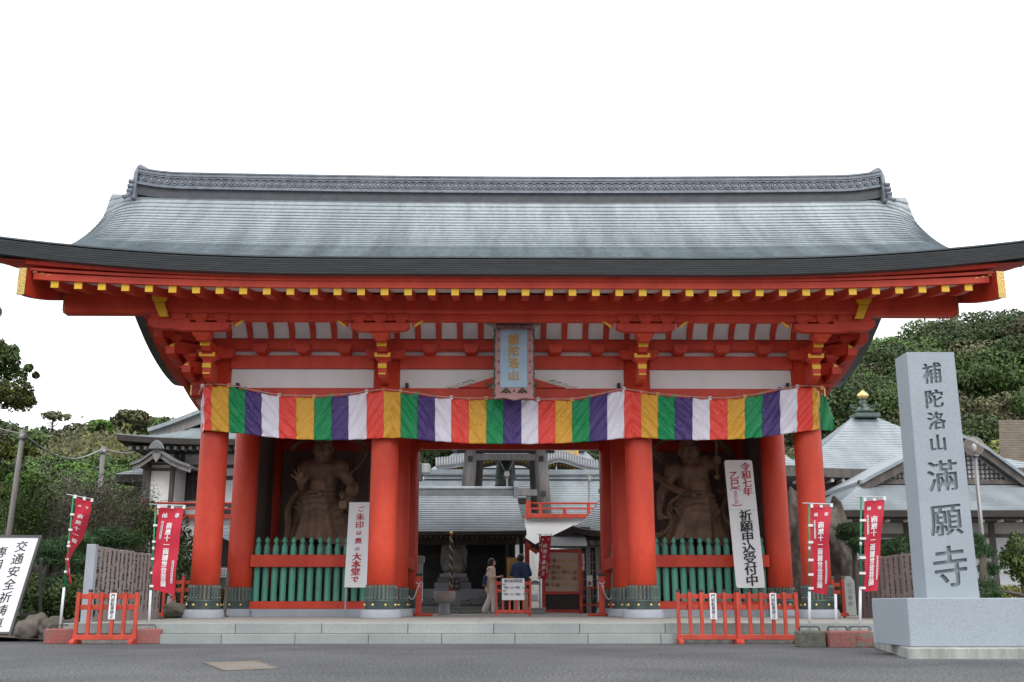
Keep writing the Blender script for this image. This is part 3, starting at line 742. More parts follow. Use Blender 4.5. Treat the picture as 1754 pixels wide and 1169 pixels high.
bf = MB().prism([(Xc-hw*.95,Zb),(Xc+hw*.95,Zb),(Xc+hw*1.08,Zb-.07),(Xc+.2,Zb-.05),(Xc,Zb-.1),(Xc-.2,Zb-.05),(Xc-hw*1.08,Zb-.07)], 'y', YP-.05, YP+.06); bf.build('foot_board', pink, pq)
# frog-leg strut behind the plaque with painted scrolls
km = MB()
for sx in (-1,1):
    km.prism([(sx*.05,Z3-.01),(sx*.25,Z3-.01),(sx*.42,Z3-.20),(sx*.62,Z2+.16),(sx*.95,Z2+.05),(sx*1.15,Z2+.002),(sx*.55,Z2+.002),(sx*.45,Z2+.08),(sx*.22,Z2+.22),(sx*.05,Z2+.3)], 'y', -.16, -.04)
gp('frog_leg_strut', km)
sc1, sc2 = MB(), MB()
for sx in (-1,1):
    for (cx_, cz_, r_, tw) in ((.98,.075,.06,1),(.84,.10,.05,-1),(1.14,.05,.045,1)):
        sc1.tube([(sx*(cx_+r_*(1-k/11)*math.cos(k*.75*tw)), -.19, Z2+cz_+r_*(1-k/11)*math.sin(k*.75)) for k in range(10)], .012, 6)
    sc1.tube([(sx*(1.15+.05*k), -.19, Z2+.02+.02*math.sin(k*1.3)) for k in range(6)], .014, 6)
    sc2.tube([(sx*(.80+.055*k), -.195, Z2+.13+.03*math.sin(k*1.1)) for k in range(6)], .009, 6)
    sc2.tube([(sx*(.42+.04*k), -.19, Z2+.03+.02*k*.8) for k in range(5)], .014, 6)
gp('cream_scroll', sc1, mat('scroll_cream', (.60,.56,.42), .6), 0); gp('green_scroll', sc2, mat('scroll_green', (.05,.16,.08), .6), 0)

# ---------------- five-coloured banner
seams = [335,347,362,392,420,448,478,507,538,568,597,628,657,686,715,745,773,803,833,862,893,922,951,980,1010,1040,1069,1098,1127,1156,1186,1216,1246,1276,1306,1336,1366,1392,1408]
cols = 'WRYGPWRYGPWRYGPWRYGPWRYGPWRYGPWRYGPWRY'
tops = [(335,690),(347,664),(362,661),(392,663),(405,665),(440,673),(478,680),(540,682),(600,678),(640,672),(657,670),(686,673),(715,677),(745,682),(803,686),(862,684),(893,685),(922,687),(980,687),(1010,682),(1040,675),(1069,669),(1098,674),(1127,678),(1160,681),(1216,685),(1250,685),(1300,678),(1336,669),(1366,665),(1392,664),(1408,667)]
bots = [(335,742),(347,738),(362,738),(392,741),(420,744),(478,751),(540,754),(597,754),(628,752),(686,750),(715,753),(745,756),(803,760),(893,761),(951,760),(1010,757),(1069,751),(1098,750),(1156,754),(1216,754),(1276,752),(1306,749),(1336,745),(1366,740),(1392,738),(1408,733)]
def lerp(tab, x):
    for i in range(len(tab)-1):
        if x <= tab[i+1][0]:
            a, b = tab[i], tab[i+1]; t = max(0,(x-a[0])/(b[0]-a[0])); return a[1]+(b[1]-a[1])*t
    return tab[-1][1]
ban = thing('banner', 'five-coloured brocade banner of stripes swagged across the gate front', 'banner', (0, -.42, 4.5))
def banpt(x, v):                                      # x photo px along the banner, v 0 top .. 1 bottom
    y = lerp(tops, x)+(lerp(bots, x)-lerp(tops, x))*v
    p = P(x, y, -.42)
    # folds radiate from the tie points at the columns
    near = min((352,670,1083,1400), key=lambda c: abs(c-x)); d = (x-near)/100.0
    ph = 9.0*v*(1 if d>0 else -1) - 16*d
    f = .022*math.sin(ph*1.5+3*math.sin(v*2+x*.01)) *(.6+.9*math.exp(-abs(d)*.8)) + .018*math.sin(x*.11+v*2.2) + .010*math.sin(x*.31+v*9) + .009*math.sin(ph*3.7+x*.05)
    yo = -.42+f
    if x < 352: yo += .42*((352-x)/17)**1.3
    if x > 1396: yo += .25*((x-1396)/14)**1.3
    return (p.x, yo, p.z)
for i, c in enumerate(cols):
    a, b = seams[i], seams[i+1]
    mb = MB(); mb.grid(lambda u, v: banpt(a+(b-a)*u, v), 14, 26, flip=False)
    o = mb.build('stripe', BC[c], ban)
    so_ = o.modifiers.new('s', 'SOLIDIFY'); so_.thickness = .004; so_.offset = 0
    tb = P(b, lerp(tops, b), -.42); tabm = MB().box(tb.x-.035, tb.x+.03, -.44, -.40, tb.z-.01, tb.z+.07); tabm.build('loop', BC[c], ban)
fl = MB()                                             # loose green end
def flp(u, v):
    xx = 1406+26*u-8*u*v*0; yy = (672+26*u*u) + (737-672-(26+3)*u*u*1.0)*v
    xx -= 0 if v > .3 else 10*u*(.3-v)/.3
    p = P(xx, yy, -.2); return (p.x, -.2+.05*math.sin(u*7+v*3)+.15*u, p.z)
fl.grid(flp, 12, 12); fl.build('stripe', BC['G'], ban)
rope = MB(); xs = list(range(340, 1410, 6))
rr = MB(); rope.tube([P(x, lerp(tops, x)-3.2, -.44) for x in xs], .014, 6); rope.build('cord', mat('cord_red', (.35,.04,.04), .8, .3, 60, col2=(.6,.5,.4)), ban)
for x in (407,697,1060,1349):
    p = P(x, 661, -.12); MB().box(p.x-.035, p.x+.035, -.16, -.08, p.z-.05, p.z+.055).build('clip', M['black'], ban, .005)
# ============================================================ things in front of the gate
# ---- barrier fences
def make_barrier(label, group, plate=True):
    b = thing('barrier_fence', label, 'barrier', (0,0,0), group)
    W = .93
    for k in range(6):
        x = -W/2+.025+(W-.05)*k/5
        o = MB().box(x-.026, x+.026, -.03, .02, .10, .76).build('upright', M['red_fence'], b, .004)
        MB().box(x-.028, x+.028, -.032, .022, .762, .80).build('cap', M['black'], o, .003)
    for z in (.66,.50): MB().box(-W/2+.03, W/2-.03, .021, .055, z, z+.075).build('rail', M['red_fence'], b, .004)
    MB().box(-W/2-.01, W/2+.01, -.04, .03, .06, .135).build('bottom_rail', M['red_fence'], b, .005)
    for sx in (-1,1):
        MB().prism([(-.20,0),(.20,0),(.20,.035),(.10,.075),(-.10,.075),(-.20,.035)], 'x', sx*.43-.035, sx*.43+.035).build('foot', M['red_fence'], b, .004)
    if plate:
        x = -W/2+.025+(W-.05)*3/5
        p = MB().box(x-.052, x+.052, -.042, -.033, .36, .745).build('notice_plate', M['sign'], b, .002)
        t = MB(); t.glyphs('門前駐車禁止', (x, -.045, .735), (1,0,0), (0,0,-1), .062, .060, bold=.01); t.build('lettering', M['ink'], p)
    return b
GB = 'red barriers before the gate'
b0 = make_barrier('red barrier with notice plate left of the steps before inscribed slabs', GB)
b0.location = (XPX(182,-5.95,1060), -5.95, 0); b0.rotation_euler = (0,0,R(1.5))
copy_tree(b0, 'red barrier with notice plate, left one of the two before the right niche', (XPX(1212,-5.98,1060), -5.98, 0), R(-1))
copy_tree(b0, 'red barrier with notice plate beside the grey flag block on the right', (XPX(1315,-6.05,1060), -6.05, 0), R(-2.5))
bc = make_barrier('red barrier with wide white opening-hours sign in the gate passage', GB, False)
sg = MB().box(-.29, .29, -.05, -.036, .34, .80).build('hours_sign', M['sign'], bc, .002)
t = MB()
def row(mb, s, x0, z, size, y, pitch=None, bold=.01, mi=0):
    pitch = pitch or size
    for k, ch in enumerate(s):
        if ch != ' ': mb.glyphs(ch, (x0+pitch*(k+.5), y, z), (1,0,0), (0,0,-1), size, mi=mi, bold=bold, slant=.03)
row(t, '境内参拝時間', -.24, .785, .082, -.054, .08, .015)
row(t, '夏期', -.27, .69, .04, -.054); row(t, '午前5:00～午後5:00', -.24, .635, .062, -.054, .043, .01)
row(t, '冬期', -.27, .555, .04, -.054); row(t, '午前6:00～午後4:30', -.24, .495, .062, -.054, .043, .01)
t.build('lettering', M['ink'], sg)
bc.location = (XPX(879,3.6,1030), 3.6, PL); bc.scale = (.93,1,1.1)
# ---- smaller red fences beyond the columns at both ends
def rail_fence(label, x0, x1, Y, zt, n):
    f = thing('garden_fence', label, 'fence', ((x0+x1)/2, Y, PL), 'red fences beside the outer columns')
    for k in range(n):
        x = x0+(x1-x0)*k/(n-1)
        o = MB().box(x-.03, x+.03, Y-.03, Y+.03, PL, zt).build('upright', M['red_fence'], f, .004); MB().box(x-.034, x+.034, Y-.034, Y+.034, zt+.001, zt+.06).build('cap', M['block_grey'], o, .004)
    for z in (zt-.16, zt-.32): MB().box(x0-.03, x1+.03, Y+.031, Y+.07, z, z+.08).build('rail', M['red_fence'], f, .004)
    MB().box(x0-.08, x1+.08, Y-.05, Y+.05, PL+.03, PL+.10).build('bottom_rail', M['red_fence'], f, .004)
rail_fence('red rail fence seen behind the leftmost column', XPX(290,.9), XPX(352,.9), .9, ZP(988,.9), 5)
rail_fence('red rail fence seen behind the rightmost column', XPX(1369,.9), XPX(1436,.9), .9, ZP(992,.9), 5)
# ---- chain posts
chainm = M['pole_white']
def chain_post(label, px, s):
    c = G(px, 1056, PL); c.y = 3.55; c.x = XPX(px, 3.55, 1030)
    t = thing('chain_post', label, 'chain post', (c.x, c.y, PL), 'red posts that hold the passage chains')
    MB().box(c.x-.07, c.x+.07, c.y-.07, c.y+.07, PL+.07, PL+.93).build('post', M['red_fence'], t, .006)
    MB().box(c.x-.078, c.x+.078, c.y-.078, c.y+.078, PL+.932, PL+.99).build('cap', M['black'], t, .006)
    MB().box(c.x-.34, c.x+.34, c.y-.06, c.y+.06, PL, PL+.07).build('foot', M['red_fence'], t, .02)
    MB().box(c.x-.06, c.x+.06, c.y-.35, c.y+.30, PL+.003, PL+.066).build('foot', M['red_fence'], t, .02)
    ch = MB(); a = Vector((c.x, c.y-.09, PL+.72)); b = Vector((s*2.45, 3.02, PL+.66))
    n = 26
    for k in range(n):
        u = k/n; p = a.lerp(b, u); p.z -= .30*math.sin(math.pi*u); 
        q = a.lerp(b, (k+1)/n); q.z -= .30*math.sin(math.pi*(k+1)/n)
        ch.bar(p, q, .026 if k%2 else .010, .010 if k%2 else .026)
    for k in range(18): ch.bar((c.x-s*.09,c.y-.09,PL+.80-.026*k), (c.x-s*.09,c.y-.09,PL+.776-.026*k), .024 if k%2 else .010, .010 if k%2 else .024)
    for dx, dz in ((.07,.06),(-.07,.05),(.05,-.07)): ch.bar((c.x,c.y-.09,PL+.74), (c.x+dx,c.y-.10,PL+.74+dz), .018, .018)
    ch.build('white_chain', chainm, t)
chain_post('red chain post left in the passage with white chain to the column', 717, -1)
chain_post('red chain post right in the passage with white chain to the column', 1031, 1)

# ---- white upright signs with one or two columns of text
def quad_sign(name, label, q, Y, Y2, th=.03, rad=.0):
    # q: TL TR BR BL in photo pixels; bottom edge at Y, top edge at Y2
    tl, tr = P(*q[0], Y2), P(*q[1], Y2); br, bl = P(*q[2], Y), P(*q[3], Y)
    t = thing(name, label, 'sign', ((bl.x+br.x)/2, Y, PL))
    def S(u, v, off=0):
        a = tl.lerp(tr, u); b = bl.lerp(br, u); p = a.lerp(b, v); n = (tr-tl).cross(tl-bl).normalized()
        return p - n*off*(-1 if n.y < 0 else 1)
    k = []
    if rad:
        ru = rad/(tr-tl).length; rv = rad/(tl-bl).length
        for cu, cv, a0 in ((1-ru,rv,-90),(1-ru,1-rv,0),(ru,1-rv,90),(ru,rv,180)):
            for a in (0,30,60,90): k.append((cu+ru*math.cos(R(a0+a)), cv+rv*math.sin(R(a0+a))))
    else: k = [(0,0),(1,0),(1,1),(0,1)]
    n = len(k); mb = MB()
    mb.add([S(u,v,th) for u,v in k]+[S(u,v,0) for u,v in k], [tuple(range(n))[::-1], tuple(range(n,2*n))]+[(i,(i+1)%n,n+(i+1)%n,n+i) for i in range(n)])
    pb = mb.build('board', M['sign'], t)
    b = bmesh.new(); b.from_mesh(pb.data); bmesh.ops.recalc_face_normals(b, faces=b.faces); b.to_mesh(pb.data); b.free()
    return t, S, th
def text_on(mb, S, th, chars, u, v0, v1, su, sv=None, bold=.02, mi=0, mirror=1, slant=.10, sizes=None, du=0):
    n = len(chars)
    for k, ch in enumerate(chars):
        if ch == ' ': continue
        vs, fs, _ = glyph(ch, bold); z = (sizes[k] if sizes else 1)
        v = v0+(v1-v0)*(k+.5)/n; uc = u+du*(k+.5)/n
        out = [S(uc+mirror*x*su*z, v-(y+slant*x)*(sv or su)*z, th+.012+.0005*w) for x, y, w in vs]
        mb.add(out, [f if mirror == 1 else f[::-1] for f in fs], mi)
def leg(t, p, q, w=.035): MB().bar(p, q, w, w).build('leg', M['steel'], t)
t1, S, th = quad_sign('standing_sign', 'white narrow sign with red brush characters leaning by the left inner column', [(598.5,861),(634.5,861),(628,1007),(590,1006.5)], 2.45, 2.55)
tt = MB(); text_on(tt, S, th, 'ご朱印は奥の', .58, .035, .60, .36, .078, .025, du=-.08, sizes=[.9,1.15,1.15,.75,1.0,.7])
text_on(tt, S, th, '大本堂で', .50, .60, .95, .42, .088, .045, du=-.06, sizes=[1.05,1.05,1.05,.9]); tt.build('lettering', M['redink'], t1)
p, q = P(593,1006,2.5), P(591,1046,2.5); leg(t1, p, (q.x, 2.5, PL))
t2, S, th = quad_sign('standing_sign', 'tall white two-sheet sign with red and black brush characters before right niche', [(1240,789),(1287.5,789),(1310.5,1007.5),(1261,1007.5)], 2.3, 2.5, rad=.05)
tt = MB(); text_on(tt, S, th, '令和七年', .73, .02, .285, .36, .073, .025); text_on(tt, S, th, '乙巳', .30, .09, .225, .36, .073, .02)
text_on(tt, S, th, 'きのとみ', .29, .245, .35, .17, .03, .005)
for v0, s in ((.238,1),(.356,-1)):
    pts = [S(.12+.36*k/6, v0-s*(.010*(math.sin(math.pi*k/6))), th+.008) for k in range(7)]; tt.tube(pts, .010, 5)
tt.build('lettering', M['redink'], t2)
tt = MB(); text_on(tt, S, th, '祈願申込受付中', .56, .40, .985, .46, .092, .03); tt.build('lettering', M['ink'], t2)
sm = MB()
sm.add([S(.0,.397,th+.002),S(1,.397,th+.002),S(1,.3995,th+.002),S(0,.3995,th+.002)], [(0,1,2,3)]); sm.build('seam', M['steel'], t2)
for px in (1266,1309): p, q = P(px,1006,2.42), P(px+5,1050,2.42); leg(t2, p, (q.x, 2.42, PL))

# ---- big easel sign at the left edge
t3 = thing('easel_sign', 'large white easel board with black brush characters at the left edge', 'sign', (-8.9,-4.4,0))
brc = G(17,1097,.0); brc.z = .03; trc = P(72,918,-3.75); side = Vector((-1,-.02,0)).normalized(); W = 1.7
down = (brc-trc).normalized(); Hh = (brc-trc).length; nrm = side.cross(down).normalized()
if nrm.y > 0: nrm = -nrm
def E3(u, v, off=0): return trc + side*u + down*v + nrm*off
def pan(u0,u1,v0,v1,o0,o1):
    mb = MB(); vs = [E3(u,v,o) for o in (o0,o1) for u,v in ((u0,v0),(u1,v0),(u1,v1),(u0,v1))]
    mb.add(vs, [(0,1,2,3),(7,6,5,4),(0,4,5,1),(1,5,6,2),(2,6,7,3),(3,7,4,0)])
    b = mb.mesh('x', M['sign']); bm = bmesh.new(); bm.from_mesh(b); bmesh.ops.recalc_face_normals(bm, faces=bm.faces); bm.to_mesh(b); bm.free()
    return b
def pobj(nm, me, m):
    me.materials.clear(); me.materials.append(m)
    o = link(nm, me, t3); o.location = -t3.location; me.name = nm; return o
pobj('board', pan(.03,W-.03,.03,Hh-.09,.0,.018), M['sign'])
for nm, a in (('frame', (-.01,.035,-.0,Hh,-.02,.035)), ('frame', (W-.035,W+.01,0,Hh,-.02,.035)), ('frame', (.036,W-.036,0,.04,-.02,.035)), ('frame', (.036,W-.036,Hh-.10,Hh-.06,-.02,.035))): pobj(nm, pan(*a), M['sign_frame'])
tt = MB(); r_ = -side
def col3(chars, u, v0, size, pitch, szs=None):
    for k, ch in enumerate(chars):
        c = E3(u, v0+pitch*k, .022); tt.glyphs(ch, c, r_, down, size*(szs[k] if szs else 1), bold=.012, slant=.12)
col3('交通安全祈祷車', .285, .095, .205, .222); col3('専用駐車場', .60, .20, .205, .222)
tt.build('lettering', M['ink'], t3)
lg = P(50,1040,-3.4)
for dx in (0, -1.3):
    MB().bar((-8.2+dx,-3.74,1.35), (-8.3+dx,-3.2,.0), .05, .05).build('rear_leg', M['sign_frame'], t3)
MB().bar((-8.28,-3.35,.40), (-8.3,-4.2,.42), .04, .05).build('brace', M['sign_frame'], t3)

# ---- flags in weighted blocks
def block(parent, x, y, m, mtop=None, w=.44, h=.22, d=.34, rz=0.0):
    mb = MB(); Mx = Matrix.Rotation(rz, 4, 'Z')
    b = MB(); w2, d2 = w/2, d/2
    lay = [(1.0,0),(1.0,h*.9),(.95,h)]
    vs = [Mx @ Vector((sx*w2*k, sy*d2*k, z)) for k, z in lay for sx, sy in ((-1,-1),(1,-1),(1,1),(-1,1))]
    b.add([v+Vector((x,y,0)) for v in vs], [(4*i+j, 4*i+(j+1)%4, 4*i+4+(j+1)%4, 4*i+4+j) for i in range(2) for j in range(4)]+[(3,2,1,0),(8,9,10,11)])
    o = b.build('block', m, parent, .008)
    for sx in (-1,1):
        hb = MB(); pts = [(-.14,0,h-.02),(-.14,0,h+.035),(-.12,0,h+.055),(.12,0,h+.055),(.14,0,h+.035),(.14,0,h-.02)]
        hb.tube([Mx @ Vector((px+sx*.02,py+sx*.075,pz))+Vector((x,y,0)) for px,py,pz in pts], .007, 6); hb.build('handle', M['black'], o)
def flag(label, pole, Y, quad, blockm, zg=0, text='南無十一面観世音菩薩', mirror=-1, ysw=0, polecol='pole_green', whitefrac=.27, brz=0, bw=.44, ripple=.02, group='red votive flags', fold=None, side=True):
    (bx, by), (tx, ty) = pole
    a = P(bx, by, Y); b = P(tx, ty, Y); t = thing('votive_flag', label, 'flag', (a.x, Y, zg), group)
    base = Vector((a.x+(a.x-b.x)*.15, Y, zg+.17)); 
    if blockm: block(t, base.x, Y, blockm, rz=brz, w=bw)
    mid = base.lerp(b, whitefrac+.05)
    MB().tube([base, mid], .021, 10).build('lower_pole', M['pole_white'], t)
    MB().tube([mid, b], .013, 8).build('upper_pole', M[polecol], t)
    MB().tube([mid.lerp(b,.46), mid.lerp(b,.50)], .018, 8).build('pole_joint', M['pole_white'], t)
    if quad is None: return t
    tl, tr, br, bl = [P(*q, Y) for q in quad]
    def S(u, v, off=0):
        p = tl.lerp(tr, u).lerp(bl.lerp(br, u), v)
        dy = ripple*math.sin(u*5+v*7)*(.4+v)+ripple*.6*math.sin(v*13+u*2)
        if fold: dy += fold(u, v)[1]; p.x += fold(u, v)[0]
        p.y += dy + ysw*u - off; return p
    mb = MB(); mb.grid(lambda u, v: S(u, v), 8, 40, flip=True); fo = mb.build('cloth', M['flag'], t)
    W = (tr-tl).length; H = (tl-bl).length
    tx_ = MB(); n = len(text)
    # glyph sheets follow the cloth
    def on(ch, uc, vc, sz, mi, bold):
        vs, fs, _ = glyph(ch, bold)
        # mirrored glyphs as the cloth is seen from its back
        tx_.add([S(uc+mirror*x*sz/W, vc-(y+.06*mirror*x)*sz/H, .012+.0005*w) for x, y, w in vs], [f if mirror == 1 else f[::-1] for f in fs], mi)
    hs = W*.20
    on('奉', .76 if mirror==-1 else .24, .09, hs*1.05, 0, .03); on('納', .24 if mirror==-1 else .76, .09, hs*1.05, 0, .03)
    for k, ch in enumerate(text): on(ch, .50, .175+.765*(k+.5)/n, min(.40*W, .765*H/n*1.02), 0, .05)
    tx_.build('lettering', M['flag_white'], fo)
    if side:
        for (u0, v0, v1) in ((.14,.16,.38),(.80,.62,.88)):
            sp = MB(); sp.grid(lambda u, v: S(u0+.09*u, v0+(v1-v0)*v, .007), 2, 8, flip=True); so2 = sp.build('side_strip', M['flag_white'], fo)
            st = MB()
            for k in range(9):
                vs, fs, _ = glyph('祈願奉納者氏名之印'[k], .01); sz = .07*W
                st.add([S(u0+.045+mirror*x*sz/W, v0+(v1-v0)*(k+.5)/9-y*sz/H, .016+.0005*w) for x, y, w in vs], [f if mirror == 1 else f[::-1] for f in fs])
            st.build('small_lettering', M['ink'], so2)
    rd = MB().tube([b+(tl-tr).normalized()*.10+Vector((0,-.02,0)), tr+Vector((0,ysw-.01,.035))], .007, 6); rd.build('cross_rod', M['pole_white'], t)
    for u in (.0,.5,1.0): p = S(u, 0); MB().box(p.x-.02, p.x+.02, p.y-.02, p.y+.004, p.z-.01, p.z+.045).build('tab', M['flag_white'], t)
    for v in (.22,.42,.63,.80,.96):
        p = S(0, v); q = base.lerp(b, max(0,min(1,(p.z-base.z)/(b.z-base.z))))
        MB().box(min(p.x,q.x)-.015, max(p.x,q.x)+.015, Y-.025, Y+.012, p.z-.017, p.z+.017).build('tab', M['flag_white'], t)
    return t
flag('red votive flag facing front beside the left end of the steps', ((254,1075),(267,864)), -5.7, [(272,870),(315,870.5),(298,1019),(262,1010)], M['block_red'], brz=.1,
     fold=lambda u,v: (-.03*math.sin(v*3.1)*(1-u), .05*math.sin(v*4+u*3)))
flag('narrow wind-folded red votive flag, leftmost in the photo', ((103,1075),(126,849)), -5.7, [(129,853),(146,856),(121,1000),(112,985)], M['block_red'], brz=.5, ysw=.28, ripple=.05, side=False, bw=.40,
     fold=lambda u,v: (-u*.15*min(1,max(0,(v-.15)/.45))*(1 if v<.75 else 1-(v-.75)*3.0), .10*math.sin(v*5)*u))
flag('red votive flag with curled lower edge on the grey weighted block', ((1388,1078),(1386,862)), -7.2, [(1390,869),(1424,868),(1413,1020),(1391,1014)], M['block_grey'], brz=-.05, bw=.36,
     fold=lambda u,v: (-.02*math.sin(v*5)*u, -.10*u*u*math.sin(v*3)), polecol='pole_green')
flag('red votive flag, rightmost, beside the stone pillar', ((1475,1080),(1475,850)), -7.2, [(1481,858),(1515,856),(1503,1012),(1480,1014)], M['block_mix'], brz=-.22, bw=.33)
tb_ = thing('weighted_pole', 'bare white pole in a worn red block between the right flags', 'pole', (XPX(1433,-7.2,1090), -7.2, 0))
block(tb_, XPX(1433,-7.2,1090), -7.26, M['block_red'], rz=.10, w=.37)
MB().tube([(XPX(1433,-7.2,1090),-7.2,.17), P(1431,1018,-7.2)], .020, 10).build('lower_pole', M['pole_white'], tb_)
flag('small red votive flag by the prayer plaque board in the courtyard', ((925,1040),(924,915)), 9.3, [(926,918),(944.5,917.5),(938,991),(921,992)], None, zg=PL, text='南無不動明王', group='red votive flags', ripple=.03)

# ---- rows of inscribed stone slabs
def strokes(mb, x, y0, z0, z1, s, n, seed):
    r = random.Random(seed); z = z0
    yc = y0
    while z > z1+.04:
        h = r.uniform(.035,.075)
        for _ in range(r.choice((2,3,3,4))):
            dy = r.uniform(-.028,.028); dz = r.uniform(-h*.9,0); L_ = r.uniform(.03,.075); a = r.choice((.15,.3,1.2,1.5,2.0,-.5))+r.uniform(-.2,.2)
            p = Vector((x, yc+dy-math.cos(a)*L_/2, z+dz-math.sin(a)*L_/2)); q = Vector((x, yc+dy+math.cos(a)*L_/2, z+dz+math.sin(a)*L_/2))
            mb.bar(p, q, .003, r.uniform(.012,.022), up=(0,0,1)) if abs(math.sin(a))<.9 else mb.bar(p, q, .017, .003, up=(1,0,0))
        z -= h+r.uniform(.004,.016)
        if r.random() < .06: z -= .08
slabm = mat('brown_slab', (.27,.235,.225), .8, .15, 2, bump=.15, bscale=80, fine=.15, objrand=.10)
def slab_row(label, X, Y0, pitch, n, ztop, s, first, w=.13, slope=0):
    t = thing('stone_slab_row', label, 'stone slabs', (X, Y0, PL))
    for k in range(n):
        y = Y0+pitch*k; x0, x1 = sorted((X, X-s*w)); zt = ztop+rnd.uniform(-.012,.012)+slope*k
        o = MB().box(x0, x1, y+.003, y+abs(pitch)-.006, PL-.01 if k >= -1 else 0, zt).build('slab', [slabm], t, .008)
        tx = MB(); xx = X+s*.002
        if k == 0 and first:
            tx.glyphs(first, (xx, y+abs(pitch)/2, zt-.05), (0,s,0) , (0,0,-1), .17, .16, bold=.03)
        else: strokes(tx, xx, y+abs(pitch)/2, zt-.05, PL+.12+rnd.uniform(0,.18), s, 1, k+int(X*10))
        tx.build('inscription', M['ink'], o)
    return t
sr = slab_row('row of brown inscribed stone slabs left of the gate', -7.05, -4.30, .218, 17, 1.53, 1, '仁王門建立奉納')
MB().box(-7.17, -7.02, -4.44, -4.305, .2, 1.56).build('end_post', M['granite'], sr, .006)
slab_row('row of brown inscribed stone slabs behind the granite pillar base', 7.62, -3.2, .30, 15, 1.53, -1, None)
MB().box(-7.42, XL-.002, -4.7, -.2, -.02, PL-.012).build('plinth', M['concrete'], platform)

# ---- granite pillar with the temple name, pedestal and concrete footing
gp_t = thing('name_pillar', 'tall pale granite pillar carved with the temple name on a block base', 'stone pillar', (5.0, -9.9, 0))
Y0 = -10.35; xl = P(1556,1060,Y0).x
MB().box(xl, xl+2.6, Y0, Y0+1.20, .118, .654).build('pedestal', M['granite_light'], gp_t, .008)
fm = MB(); a = G(1556,1129,0); 
a2 = G(1501,1110,0); fp = [(a.x, a.y),(a.x+3.2,a.y-.22),(a.x+3.2,a2.y+.3),(a2.x+.2,a2.y+.3),(a2.x, a2.y)]
fm.prism([(x,y) for x,y in fp], 'z', -.02, .117); fm.build('concrete_footing', M['concrete'], gp_t, .01)
Yp = -10.1; c = [P(1588,1024,Yp), P(1678,1024,Yp), P(1634,603,Yp), P(1553,603,Yp)]
zb, zt = .655, 3.58; D0, D1 = .40, .40
v = [(c[0].x,Yp,zb),(c[1].x,Yp,zb),(c[1].x,Yp+D0,zb),(c[0].x,Yp+D0,zb),(c[3].x,Yp+.004,zt),(c[2].x,Yp+.004,zt),(c[2].x,Yp+D1,zt),(c[3].x,Yp+D1,zt)]
pm = MB().add(v, [(0,3,2,1),(4,5,6,7),(0,1,5,4),(1,2,6,5),(2,3,7,6),(3,0,4,7)])
pil = pm.build('pillar', [M['granite_light'], M['granite_cut']], gp_t)
cut = MB()
for ch, x0, x1, y0, y1 in (('補',1580,1613,621,657),('陀',1583,1616,667,699),('洛',1588,1620,705,736),('山',1591,1622,744,773),('滿',1588,1641,788,842),('願',1592,1648,862,918),('寺',1597,1658,934,1007)):
    p, q = P((x0+x1)/2, (y0+y1)/2, Yp), P(x1, (y0+y1)/2, Yp); sz = (q.x-p.x)*2*1.02; h = (P(x0,y0,Yp).z-P(x0,y1,Yp).z)
    vs, fs, bd = glyph(ch, 0); n = len(vs)
    A = [(p.x+x*sz, Yp-.03, p.z+(y+.10*x)*h*1.05) for x, y, w in vs]; B = [(a, Yp+.030, b) for a, _, b in A]
    cut.add(A+B, [f for f in fs]+[tuple(i+n for i in f)[::-1] for f in fs]+[(b, a, a+n, b+n) for a, b in bd], 1)
cm = cut.mesh('cut', [M['granite_light'], M['granite_cut']])
bm = bmesh.new(); bm.from_mesh(cm); bmesh.ops.remove_doubles(bm, verts=bm.verts, dist=1e-5); bmesh.ops.recalc_face_normals(bm, faces=bm.faces); bm.to_mesh(cm); bm.free()
co_ = bpy.data.objects.new('cut', cm); COL.objects.link(co_); co_.location = pil.location
pv = pil.copy(); pv.data = pil.data; 
try:
    me0 = pil.data
    for j, (dx, dy) in enumerate(((0,0),(.009,.002),(-.009,-.002),(.004,-.004))):
        tmp = bpy.data.objects.new('tmp', me0); COL.objects.link(tmp); tmp.location = gp_t.location; co_.location = pil.location+Vector((dx, .0012*j, dy))
        md_ = tmp.modifiers.new('b', 'BOOLEAN'); md_.object = co_; md_.operation = 'DIFFERENCE'; md_.solver = 'EXACT'; md_.use_self = True; md_.material_mode = 'TRANSFER'
        bpy.context.view_layer.update(); dg = bpy.context.evaluated_depsgraph_get()
        nm = bpy.data.meshes.new_from_object(tmp.evaluated_get(dg)); bpy.data.objects.remove(tmp)
        if len(nm.polygons) > 60: me0 = nm
    pil.data = me0
    print('BOOL', len(nm.polygons))
except Exception as e: print('BOOLFAIL', e)
bpy.data.objects.remove(pv); bpy.data.objects.remove(co_)
# ============================================================ figures
def meta(name, els, res, mat_, parent=None):
    mb = bpy.data.metaballs.new(name); mb.resolution = res; mb.render_resolution = res; mb.threshold = .6
    o = bpy.data.objects.new('metashape_'+name, mb); COL.objects.link(o)
    for e in els:
        el = mb.elements.new(); el.co = e[0]; el.radius = e[1]/.575; el.stiffness = 2
        if len(e) > 2 and e[2] is not None: el.type = 'ELLIPSOID'; el.size_x, el.size_y, el.size_z = e[2]
        if len(e) > 3: el.use_negative = e[3]
    bpy.context.view_layer.update(); dg = bpy.context.evaluated_depsgraph_get()
    me = bpy.data.meshes.new_from_object(o.evaluated_get(dg)); me.name = name
    bpy.data.objects.remove(o); bpy.data.metaballs.remove(mb)
    me.materials.clear(); me.materials.append(mat_)
    for p in me.polygons: p.use_smooth = True
    ob = link(name, me, parent)
    if parent is not None:
        off = Vector((0,0,0)); q = parent
        while q is not None: off += q.location; q = q.parent
        ob.data.transform(Matrix.Translation(-off))
    return ob
